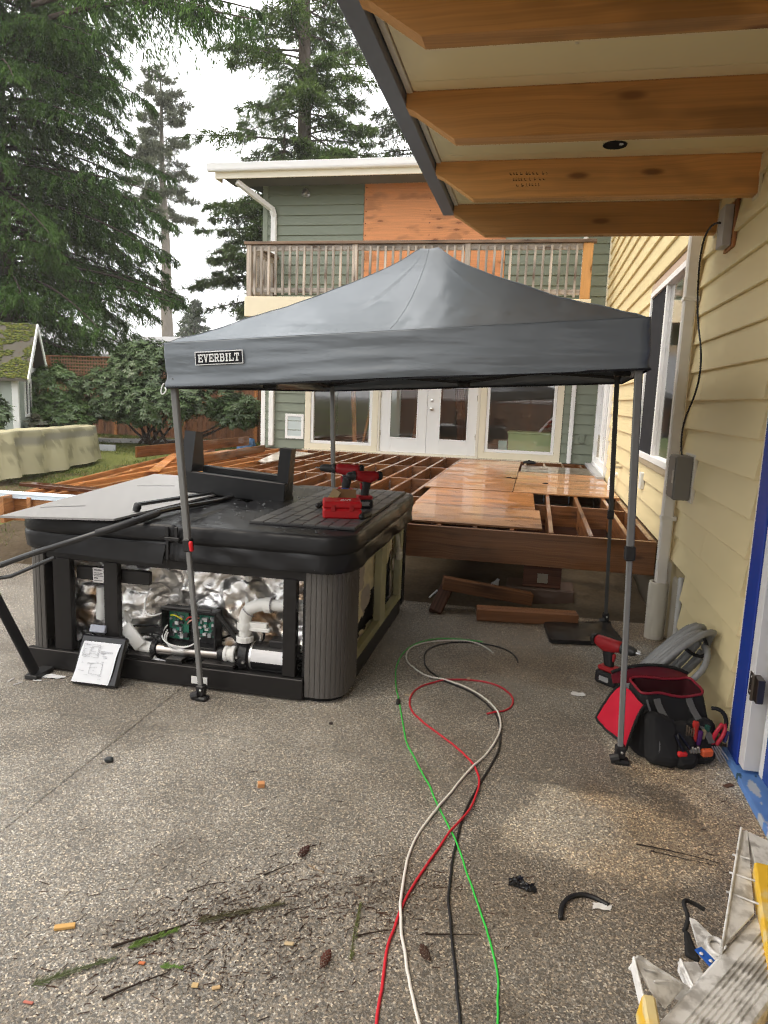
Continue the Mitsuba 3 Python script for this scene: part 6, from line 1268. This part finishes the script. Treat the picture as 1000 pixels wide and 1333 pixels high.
# aluminium ladder and offcuts on the grass, blue bag by the house
def lay(key, label, cat_, mesh, col, bs='vc_satin'):
    k = nk(key); _used.discard(k)
    return tag(put(k, mesh, bs, col), label, cat_)
el = thing('extension_ladder', 'long pale aluminium ladder lying on its side on the grass by the fence', 'ladder')
e0, e1 = V(-11.55, 17.0, 0.30), V(-8.2, 17.75, 0.36)
ev_ = unit(e1 - e0)
for dy in (0.0, 0.36):
    put(el + '__rail', beam(e0 + V(-ev_[1], ev_[0], 0) * dy, e1 + V(-ev_[1], ev_[0], 0) * dy, 0.03, 0.10), 'vc_satin', (0.66, 0.66, 0.66))
for t in np.linspace(0.04, 0.96, 12):
    p = e0 + (e1 - e0) * t
    put(el + '__rung', tube([p + V(ev_[1], -ev_[0], 0) * 0.02, p + V(-ev_[1], ev_[0], 0) * 0.38], 0.017, 8), 'vc_satin', (0.16, 0.16, 0.16), smooth=True)
lay('grey_bracket', 'short grey metal bracket lying on the grass beside the pale ladder', 'bracket', cat([beam((-10.85, 15.6, 0.24), (-10.1, 15.75, 0.24), 0.03, 0.16), beam((-11.4, 15.5, 0.22), (-10.85, 15.6, 0.22), 0.03, 0.05)]), (0.40, 0.42, 0.43))
k = put('blue_bag', blob([(-5.72, 13.3, 0.50), (-5.60, 13.4, 0.70), (-5.80, 13.5, 0.62), (-5.6, 13.3, 0.42)], 0.12, 0.03, 5), 'vc_satin', (0.03, 0.08, 0.16), smooth=True); tag(k, 'crumpled dark blue bag by the left corner of the green house', 'bag')

# ================================================================ trees and shrubs
def leaf_tris(p, d, s, l, w):
    """p base points, d directions, s side vectors: diamond leaves, two triangles each"""
    l = np.broadcast_to(l, (len(p),))[:, None]; w = np.broadcast_to(w, (len(p),))[:, None]
    m = p + d * l * 0.45
    v = np.stack([p, m - s * w, m + s * w, p + d * l], 1).reshape(-1, 3)
    i = 4 * np.arange(len(p))
    f = np.concatenate([np.stack([i, i + 1, i + 2], 1), np.stack([i + 1, i + 3, i + 2], 1)])
    return v, f
def nrm(a): return a / (np.linalg.norm(a, axis=-1, keepdims=True) + 1e-9)
def conifer(label, base, H, z0, Rf, n, seed, droop=0.25, rise=0.15, leaf=0.2, lw=0.024, dens=9.0, per=13, hang=0.35, cols=((0.035, 0.058, 0.022), (0.085, 0.115, 0.040)), trunk=0.3, bark=(0.075, 0.058, 0.045), az=None, extra=(), group=None, name='conifer_tree', view=None):
    r = np.random.default_rng(seed)
    t = thing(name, label, 'tree', group)
    base = np.asarray(base, float)
    lean = r.normal(0, 0.01, 2)
    zt_ = np.linspace(0, H, 26)
    path = base + np.stack([lean[0] * zt_ + 0.05 * np.sin(zt_ * 0.7), lean[1] * zt_, zt_], 1)
    put(t + '__trunk', tube(path, trunk * (1 - 0.93 * (zt_ / H) ** 1.1) + 0.01, 12), 'bark', bark, smooth=True)
    LV, LF, LC, tubes, o = [], [], [], [], 0
    limbs = []
    for i in range(n):
        h = z0 + (H * 0.985 - z0) * ((i + r.random()) / n) ** 0.95
        a = r.uniform(0, 2 * math.pi) if az is None else r.uniform(*az)
        L = Rf((h - z0) / (H - z0)) * r.uniform(0.62, 1.12)
        limbs.append((path[np.searchsorted(zt_, h) - 1] * V(1, 1, 0) + V(0, 0, base[2] + h), a, L, rise * r.uniform(0.4, 1.6), droop * r.uniform(0.7, 1.4)))
    limbs += list(extra)
    for (p0, a, L, rs, dp) in limbs:
        if L < 0.15: continue
        s = np.linspace(0, 1, 9)
        dirh = V(math.cos(a), math.sin(a), 0); side = V(-dirh[1], dirh[0], 0)
        wob = r.normal(0, 0.04 * L, 2)
        pts = p0 + np.outer(s * L, dirh) + np.outer(np.sin(s * 3) * wob[0], side) + np.outer(L * (rs * s - dp * s ** 2) + 0.10 * L * np.clip(s - 0.75, 0, 1) ** 1.5, V(0, 0, 1))
        if L > 0.6: tubes.append(tube(pts, 0.012 + 0.012 * L * (1 - s) * 0.8, 5, cap=False))
        m = max(5, int(L * dens))
        tq = r.uniform(0.12 if L > 1 else 0.02, 1.0, m) ** 0.85
        c = np.stack([np.interp(tq, s, pts[:, k]) for k in range(3)], 1)
        sg = np.where(r.random(m) < 0.5, -1.0, 1.0)
        sd = nrm(dirh * r.uniform(0.2, 0.9, m)[:, None] + side * (sg * r.uniform(0.5, 1.0, m))[:, None] + V(0, 0, 1) * r.uniform(-hang * 1.2, 0.10, m)[:, None])
        sl__ = (0.10 + 0.34 * L * (1 - tq) ** 0.8 + 0.10) * r.uniform(0.6, 1.1, m)
        k = per
        u = r.uniform(0.0, 1.0, (m, k))
        lp = c[:, None] + sd[:, None] * (u * sl__[:, None])[..., None] + V(0, 0, -1) * (hang * 0.55 * sl__[:, None] * u ** 2)[..., None] + r.normal(0, 0.025, (m, k, 3))
        ld = nrm(sd[:, None] * 0.55 + r.normal(0, 0.42, (m, k, 3)) + V(0, 0, -hang))
        ls = nrm(np.cross(ld, r.normal(0, 1, (m, k, 3)) * 0.5 + V(0, 0, 1)))
        v, f = leaf_tris(lp.reshape(-1, 3), ld.reshape(-1, 3), ls.reshape(-1, 3), leaf * r.uniform(0.6, 1.25, m * k), lw * r.uniform(0.7, 1.3, m * k))
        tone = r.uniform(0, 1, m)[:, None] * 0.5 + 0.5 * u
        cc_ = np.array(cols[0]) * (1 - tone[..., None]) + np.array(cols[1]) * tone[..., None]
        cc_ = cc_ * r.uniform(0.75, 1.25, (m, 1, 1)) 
        LV.append(v); LF.append(f + o); LC.append(np.repeat(cc_.reshape(-1, 3), 4, 0)); o += len(v)
    kf = put(t + '__foliage', (np.vstack(LV), np.vstack(LF)), 'leaf', np.clip(np.vstack(LC), 0, 1)); labels[kf] = {'kind': 'stuff'}
    kb = put(t + '__limbs', cat(tubes), 'bark', np.array(bark) * 0.8, smooth=True); labels[kb] = {'kind': 'stuff'}
    return t
# the great drooping cedar at the left; its long top limbs hang into the picture
ex_l = []
rr_ = np.random.default_rng(44)
for k in range(7):
    ex_l.append((V(-12.8 - 0.6 * rr_.random(), 17.4 + 0.8 * rr_.random(), 11.0 + 0.28 * k), rr_.uniform(-0.30, 0.02), rr_.uniform(4.6, 6.2), 0.06, 0.22 + 0.05 * rr_.random()))
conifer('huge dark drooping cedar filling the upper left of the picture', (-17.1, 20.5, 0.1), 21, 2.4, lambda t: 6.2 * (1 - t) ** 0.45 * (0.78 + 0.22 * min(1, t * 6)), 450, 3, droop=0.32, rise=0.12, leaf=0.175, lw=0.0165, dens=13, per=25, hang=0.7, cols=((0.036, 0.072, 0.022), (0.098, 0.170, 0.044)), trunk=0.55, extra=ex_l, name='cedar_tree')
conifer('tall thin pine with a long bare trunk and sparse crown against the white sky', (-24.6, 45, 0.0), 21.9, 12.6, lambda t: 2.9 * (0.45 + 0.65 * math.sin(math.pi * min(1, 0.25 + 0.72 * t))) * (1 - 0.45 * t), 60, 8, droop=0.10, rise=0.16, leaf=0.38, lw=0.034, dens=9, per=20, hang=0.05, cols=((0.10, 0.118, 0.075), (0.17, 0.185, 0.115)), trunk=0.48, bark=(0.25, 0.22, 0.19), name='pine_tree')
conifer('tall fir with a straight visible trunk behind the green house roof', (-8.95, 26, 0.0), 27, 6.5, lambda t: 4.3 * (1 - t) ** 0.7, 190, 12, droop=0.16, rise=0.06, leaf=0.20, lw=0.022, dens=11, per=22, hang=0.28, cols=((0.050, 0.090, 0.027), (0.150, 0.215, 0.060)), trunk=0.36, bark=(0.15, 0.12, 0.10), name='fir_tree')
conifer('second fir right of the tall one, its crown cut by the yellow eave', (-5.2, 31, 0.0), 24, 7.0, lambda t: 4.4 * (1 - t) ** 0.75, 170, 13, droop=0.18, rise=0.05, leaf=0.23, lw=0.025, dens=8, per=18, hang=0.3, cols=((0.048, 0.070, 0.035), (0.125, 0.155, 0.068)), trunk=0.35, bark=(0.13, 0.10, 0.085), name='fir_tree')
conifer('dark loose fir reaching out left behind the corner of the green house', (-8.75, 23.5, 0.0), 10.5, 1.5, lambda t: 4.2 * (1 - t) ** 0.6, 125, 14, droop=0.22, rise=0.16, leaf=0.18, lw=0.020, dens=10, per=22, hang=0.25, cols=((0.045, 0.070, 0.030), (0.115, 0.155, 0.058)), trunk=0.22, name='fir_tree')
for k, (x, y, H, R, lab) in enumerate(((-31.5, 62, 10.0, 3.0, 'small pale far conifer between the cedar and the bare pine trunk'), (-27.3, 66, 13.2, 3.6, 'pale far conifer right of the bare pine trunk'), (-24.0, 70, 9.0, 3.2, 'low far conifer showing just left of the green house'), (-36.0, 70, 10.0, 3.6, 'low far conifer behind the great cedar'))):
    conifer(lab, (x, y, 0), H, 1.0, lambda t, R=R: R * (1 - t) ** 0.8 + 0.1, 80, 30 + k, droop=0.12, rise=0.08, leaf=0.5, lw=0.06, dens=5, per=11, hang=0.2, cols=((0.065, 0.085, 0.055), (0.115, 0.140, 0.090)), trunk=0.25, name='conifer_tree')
def shrub(label, lobes, n, seed, leaf=0.12, lw=0.022, cols=((0.050, 0.085, 0.034), (0.105, 0.155, 0.062)), name='rhododendron', stems=8, root=None, per=8):
    r = np.random.default_rng(seed)
    t = thing(name, label, 'shrub')
    lob = np.array(lobes, float)
    wts = (lob[:, 3] * lob[:, 4] * lob[:, 5]) ** 0.67; wts /= wts.sum()
    li = r.choice(len(lob), n, p=wts)
    d = nrm(r.normal(0, 1, (n, 3)) + V(0, 0, 0.25))
    rad = r.uniform(0.35, 1.0, n) ** 0.45
    c = lob[li, :3] + d * lob[li, 3:] * rad[:, None]
    keep = meshkit.fbm(c * 1.9, 3, seed) > 0.40
    c, d, rad, n = c[keep], d[keep], rad[keep], int(keep.sum())
    ax = nrm(d * 0.7 + V(0, 0, 0.8) + r.normal(0, 0.3, (n, 3)))
    e1_ = nrm(np.cross(ax, r.normal(0, 1, (n, 3)))); e2_ = np.cross(ax, e1_)
    th = (np.arange(per) * 2 * math.pi / per)[None] + r.uniform(0, 6, (n, 1))
    rd = np.cos(th)[..., None] * e1_[:, None] + np.sin(th)[..., None] * e2_[:, None]
    ld = nrm(rd + ax[:, None] * r.uniform(-0.35, 0.35, (n, per, 1)) + V(0, 0, -0.18))
    ls = nrm(np.cross(ld, ax[:, None]))
    p = (c[:, None] + rd * 0.012).reshape(-1, 3)
    v, f = leaf_tris(p, ld.reshape(-1, 3), ls.reshape(-1, 3), leaf * r.uniform(0.7, 1.2, n * per), lw * r.uniform(0.8, 1.2, n * per))
    tn = r.uniform(0, 1, (n, 1)) * 0.6 + r.uniform(0, 0.4, (n, per))
    col = np.array(cols[0]) * (1 - tn[..., None]) + np.array(cols[1]) * tn[..., None]
    kf = put(t + '__foliage', (v, f), 'shiny_leaf', np.repeat(col.reshape(-1, 3), 4, 0)); labels[kf] = {'kind': 'stuff'}
    for i in range(stems):
        L_ = lob[r.integers(0, len(lob))]
        e = L_[:3] + r.normal(0, 0.4, 3) * L_[3:]
        b = np.asarray(root, float) + V(r.normal(0, 0.25), r.normal(0, 0.12), 0)
        mid = (b + e) / 2 + V(r.normal(0, 0.15), 0, -0.15)
        put(t + '__stem', tube(spline([b, mid, e], 14), np.linspace(0.04, 0.012, 14), 7), 'bark', (0.060, 0.042, 0.032), smooth=True)
    return t
scene['shiny_leaf'] = {'type': 'twosided', 'bsdf': {'type': 'principled', 'base_color': VC, 'roughness': 0.38, 'specular': 0.5}}
shrub('large dark rhododendron in front of the fence, centre left behind the canopy', [(-9.75, 16.9, 2.05, 1.15, 1.0, 0.95), (-10.7, 16.7, 1.55, 1.0, 0.9, 0.75), (-8.6, 17.1, 1.60, 1.2, 0.9, 0.62), (-9.6, 16.5, 1.35, 1.3, 0.8, 0.6), (-7.6, 17.3, 1.25, 0.8, 0.7, 0.45), (-10.2, 17.0, 2.35, 0.7, 0.7, 0.6)], 6200, 21, root=(-9.8, 17.0, 0.3), stems=12)
shrub('brighter green bush left of the big rhododendron, before the lattice', [(-11.95, 16.0, 1.60, 0.72, 0.7, 0.62), (-11.65, 15.9, 1.0, 0.85, 0.8, 0.62), (-12.25, 15.9, 1.0, 0.55, 0.6, 0.5)], 2600, 22, leaf=0.11, cols=((0.055, 0.105, 0.034), (0.13, 0.19, 0.062)), root=(-11.8, 16.0, 0.2), name='green_bush', stems=6)
shrub('small leafy bush in front of the shed at the left edge', [(-10.75, 12.3, 1.05, 0.45, 0.45, 0.52)], 700, 23, leaf=0.15, lw=0.026, root=(-10.9, 12.4, 0.0), name='green_bush', stems=5)
shrub('thin half-bare twiggy bush between the shed and the green bush', [(-11.35, 14.6, 0.75, 0.35, 0.35, 0.3)], 130, 24, leaf=0.09, cols=((0.05, 0.06, 0.03), (0.09, 0.08, 0.05)), root=(-11.4, 14.6, 0.0), name='green_bush', stems=14)
# neighbour's house beyond the fence
nb_ = thing('neighbour_house', 'low grey-roofed neighbouring house half hidden behind the fence and cedar', 'house')
put(nb_ + '__wall', bx(-26, -18.2, 33, 40, 0, 3.2, 0), 'vc_matte', (0.06, 0.055, 0.05))
put(nb_ + '__roof', extr([(32.3, 3.2), (32.3, 3.35), (36.5, 4.6), (40.7, 3.35), (40.7, 3.2)], 8.6, (-26.5, 0, 0), (0, 1, 0), (0, 0, 1)), 'vc_matte', (0.30, 0.30, 0.30))
for x in (-21.8, -20.0, -18.4): put(nb_ + '__porch_post', bx(x, x + 0.12, 32.5, 32.62, 0, 3.2), 'vc_satin', (0.55, 0.55, 0.52))
put(nb_ + '__window', bx(-21.4, -20.6, 32.96, 32.99, 1.6, 3.0), 'vc_gloss', (0.25, 0.27, 0.28))

# ================================================================ litter on the patio
r = np.random.default_rng(77)
def scatter(cx, cy, sx_, sy_, ang, n):
    a, b = r.normal(0, sx_, n), r.normal(0, sy_, n)
    return cx + a * math.cos(ang) - b * math.sin(ang), cy + a * math.sin(ang) + b * math.cos(ang)
cl_pts = [scatter(*c) for c in ((-0.88, 1.97, 0.24, 0.05, 0.55, 380), (-0.74, 2.05, 0.16, 0.10, 0.5, 300), (-0.85, 2.10, 0.34, 0.16, 0.4, 380), (-0.80, 1.80, 0.22, 0.10, 0.2, 380), (-0.42, 2.13, 0.10, 0.12, 0.2, 380), (-0.33, 2.22, 0.10, 0.05, 0.6, 130), (-1.05, 1.72, 0.22, 0.07, 0.7, 260), (-0.80, 1.68, 0.18, 0.05, 0.2, 120), (-0.2, 2.35, 0.5, 0.4, 0, 90), (-0.9, 2.1, 0.6, 0.3, 0, 260), (0.45, 2.75, 0.3, 0.25, 0, 60), (-1.2, 2.6, 0.6, 0.5, 0, 60), (0.75, 2.9, 0.22, 0.12, 0.1, 60), (0.85, 3.3, 0.12, 0.12, 0, 50), (0.9, 3.0, 0.1, 0.3, 0, 60))]
nx, ny = np.concatenate([p[0] for p in cl_pts]), np.concatenate([p[1] for p in cl_pts])
m = nx < 0.98
nx, ny = nx[m], ny[m]
ll = np.where(r.random(len(nx)) < 0.86, r.uniform(0.003, 0.011, len(nx)), r.uniform(0.012, 0.04, len(nx))); aa = r.uniform(0, 3.14, len(nx)) * 0.6 + 0.3 * r.normal(0, 1, len(nx))
v_, f_, c_, o = [], [], [], 0
for x, y, l, a in zip(nx, ny, ll, aa):
    d = V(math.cos(a), math.sin(a), 0) * l / 2; s = V(-math.sin(a), math.cos(a), 0) * r.uniform(0.0004, 0.0009)
    p = V(x, y, 0.002)
    v_ += [p - d - s, p - d + s, p + d + s, p + d - s, p - d * .9 + V(0, 0, .0022), p + d * .9 + V(0, 0, .0028)]
    f_ += [[o, o + 4, o + 5], [o, o + 5, o + 3], [o + 1, o + 2, o + 5], [o + 1, o + 5, o + 4], [o, o + 1, o + 4], [o + 2, o + 3, o + 5]]
    c_ += [V(0.060, 0.030, 0.018) * r.uniform(0.5, 1.6)] * 6; o += 6
k = put('needle_litter', (np.array(v_), np.array(f_)), 'vc_matte', np.array(c_)); labels[k] = {'label': 'brown conifer needles and bark bits scattered over the concrete', 'category': 'litter', 'kind': 'stuff'}
def fern(label, p, q, n, col, w=0.035):
    p, q = V(*p, 0.004), V(*q, 0.005)
    d = unit(q - p); s = V(-d[1], d[0], 0)
    k = nk('conifer_sprig'); _used.discard(k)
    m_ = [tube([p, (p + q) / 2 + s * 0.006, q], 0.0016, 5)]
    v, f = [], []
    t = r.uniform(0, 1, n); sg = np.where(r.random(n) < 0.5, -1, 1)
    b = p + np.outer(t, q - p)
    ld = nrm(d * r.uniform(0.5, 1.1, n)[:, None] + s * (sg * r.uniform(0.3, 0.9, n))[:, None] + V(0, 0, 1) * r.uniform(0, 0.4, n)[:, None])
    lv = leaf_tris(b, ld, nrm(np.cross(ld, V(0, 0, 1))), r.uniform(0.5, 1.0, n) * w * (1 - 0.5 * t), 0.0013)
    tag(put(k, cat(m_ + [lv]), 'vc_matte', jit(col, 0.1)), label, 'sprig')
fern('bright green conifer sprig beside the long dark twig, lower left', (-1.115, 1.745), (-1.005, 1.85), 150, (0.075, 0.125, 0.02))
fern('green conifer sprig nearest the bottom left corner', (-1.30, 1.55), (-1.13, 1.70), 150, (0.065, 0.08, 0.03), 0.04)
fern('tiny fresh green sprig right of the bright green one', (-0.985, 1.705), (-0.92, 1.715), 70, (0.09, 0.16, 0.03), 0.025)
fern('narrow green sprig pointing at the camera, left of the red cable', (-0.44, 1.87), (-0.47, 2.12), 130, (0.075, 0.085, 0.025), 0.02)
fern('brown-green flattened sprig in the middle of the needle litter', (-0.96, 1.90), (-0.72, 2.05), 200, (0.06, 0.055, 0.022), 0.04)
def twig(label, pts, rad=0.0028, col=(0.030, 0.020, 0.014)):
    k = nk('twig'); _used.discard(k)
    c = spline([(x, y, 0.004 + 0.003 * (i % 2)) for i, (x, y) in enumerate(pts)], 20)
    tag(put(k, tube(c, np.linspace(rad, rad * 0.45, 20), 6), 'vc_matte', col, smooth=True), label, 'twig')
twig('long dark twig running diagonally beside the bright green sprig', [(-1.165, 1.735), (-1.07, 1.81), (-0.99, 1.885), (-0.975, 1.90)], 0.0042)
twig('dark twig lying below the tiny fresh green sprig', [(-1.08, 1.56), (-1.02, 1.62), (-0.95, 1.69)], 0.0036)
twig('short thin twig left of the long one, alone on the concrete', [(-1.06, 2.02), (-1.0, 2.07), (-0.95, 2.10)], 0.002)
twig('pair-end twig just below the upper cone', [(-0.84, 2.17), (-0.79, 2.22), (-0.765, 2.26)], 0.0028)
twig('dark twig crossing under the white cable', [(-0.45, 1.97), (-0.39, 2.0), (-0.33, 2.03)], 0.003)
twig('dark twig crossing under the black cable', [(-0.235, 2.035), (-0.16, 2.05), (-0.06, 2.08)], 0.0028)
twig('thin twig lying flat near the ladder on the pale patch', [(0.50, 2.72), (0.66, 2.70), (0.80, 2.68)], 0.0026)
twig('second thin twig beside the flat one on the pale patch', [(0.55, 2.69), (0.68, 2.665), (0.78, 2.66)], 0.002)
twig('short dark twig lower left of the litter', [(-0.86, 1.97), (-0.81, 2.0)], 0.0025)
twig('bent twig at the right of the needle litter', [(-0.70, 2.0), (-0.66, 2.04), (-0.63, 2.06)], 0.0024)
twig('tan straw beside the upper cone', [(-0.70, 2.26), (-0.66, 2.24), (-0.63, 2.235)], 0.0016, (0.28, 0.17, 0.07))
def cone(label, p, d, L, col):
    k = nk('fir_cone'); _used.discard(k)
    d = unit(V(d[0], d[1], 0.0)); s = V(-d[1], d[0], 0)
    ms = []
    for i in range(9):
        t = i / 8; rr = 0.26 * L * math.sin(math.pi * (0.12 + 0.80 * t)) ** 0.8
        for j in range(7):
            a = j * 0.897 + i * 0.45
            o_ = d * (L * (t - 0.5)) + (s * math.cos(a) + V(0, 0, 1) * math.sin(a)) * rr * 0.7
            ou = s * math.cos(a) + V(0, 0, 1) * math.sin(a)
            ms.append(hull([o_, o_ + d * L * 0.11 + ou * rr * 0.35, o_ + d * L * 0.06 + np.cross(d, ou) * rr * 0.35, o_ + d * L * 0.06 - np.cross(d, ou) * rr * 0.35, o_ + d * 0.04 * L + ou * rr * 0.1]))
    m_ = move(cat(ms), (p[0], p[1], 0.22 * L))
    tag(put(k, m_, 'vc_matte', col), label, 'cone')
cone('dark closed fir cone at the upper end of the litter', (-0.741, 2.318), (0.25, 0.97), 0.062, (0.055, 0.022, 0.018))
cone('reddish fir cone near the bottom, left of the narrow sprig', (-0.513, 1.845), (0.1, 1), 0.062, (0.085, 0.028, 0.018))
cone('brown fir cone between the white and black cables', (-0.222, 1.945), (-0.5, 0.85), 0.060, (0.060, 0.030, 0.020))
def chip(label, p, s, col, ang=0.3, z=0.004, th=0.005):
    k = nk('wood_chip'); _used.discard(k)
    m_ = move(cbox(s[0], s[1], th, 0.0015), (p[0], p[1], z), ang)
    m_[0][:, :2] += 0.15 * min(s) * (meshkit.noise(m_[0] * 90, 3)[:, None] - 0.5)
    tag(put(k, m_, 'vc_matte', col), label, 'wood chip')
chip('splintered pale yellow wood chip at the lower left', (-1.353, 1.772), (0.062, 0.020), (0.56, 0.34, 0.12), 0.45, 0.006, 0.010)
chip('round orange wood plug alone on the concrete below the tub', (-1.069, 2.717), (0.030, 0.028), (0.50, 0.24, 0.10), 0.4, 0.010, 0.02)
chip('orange chip beside the bright green sprig', (-1.043, 1.703), (0.020, 0.010), (0.50, 0.16, 0.07), 0.1)
chip('flat cream chip under the narrow sprig on the left', (-0.644, 1.886), (0.030, 0.014), (0.46, 0.36, 0.22), 0.15)
chip('pale square chip at the lower edge of the litter', (-0.852, 1.668), (0.020, 0.018), (0.50, 0.36, 0.18), 0.2)
chip('second pale chip just right of the square one', (-0.79, 1.675), (0.024, 0.012), (0.48, 0.33, 0.17), 0.5)
chip('pinkish sliver at the very bottom left', (-1.27, 1.50), (0.030, 0.008), (0.45, 0.16, 0.12), 0.05)
chip('cream flake on the concrete right of the tub corner', (-0.62, 3.86), (0.035, 0.016), (0.42, 0.34, 0.22), 0.1)
chip('brown bark flake on the pale patch beside the blue sill', (0.98, 3.30), (0.05, 0.025), (0.10, 0.05, 0.03), 0.7)
k = put('pebble', blob([(-1.822, 2.721, 0.012), (-1.808, 2.724, 0.012)], 0.014, 0.004, 3), 'vc_satin', (0.025, 0.03, 0.032), smooth=True); tag(k, 'single dark pebble on the concrete below the left canopy leg', 'pebble')
for i, (x, y) in enumerate(((-0.95, 3.38),)):
    k = nk('bark_crumb'); _used.discard(k)
    put(k, blob([(x, y, 0.006), (x + 0.01, y, 0.006)], 0.007, 0.004, 4), 'vc_matte', (0.03, 0.022, 0.018), smooth=True); tag(k, 'tiny dark crumb near the front corner of the tub', 'crumb')

# ================================================================ misty air
scene['haze_medium'] = {'type': 'homogeneous', 'albedo': {'type': 'rgb', 'value': [0.95, 0.95, 0.95]}, 'sigma_t': 0.0011}
scene['haze'] = {'type': 'cube', 'to_world': T().translate([0, 0, 14.5]).scale([405, 405, 16.0]), 'bsdf': {'type': 'null'}, 'interior': {'type': 'ref', 'id': 'haze_medium'}}
labels['haze'] = {'label': 'thin wet mist over the whole yard', 'category': 'haze', 'kind': 'stuff'}
scene['camera']['medium'] = {'type': 'ref', 'id': 'haze_medium'}
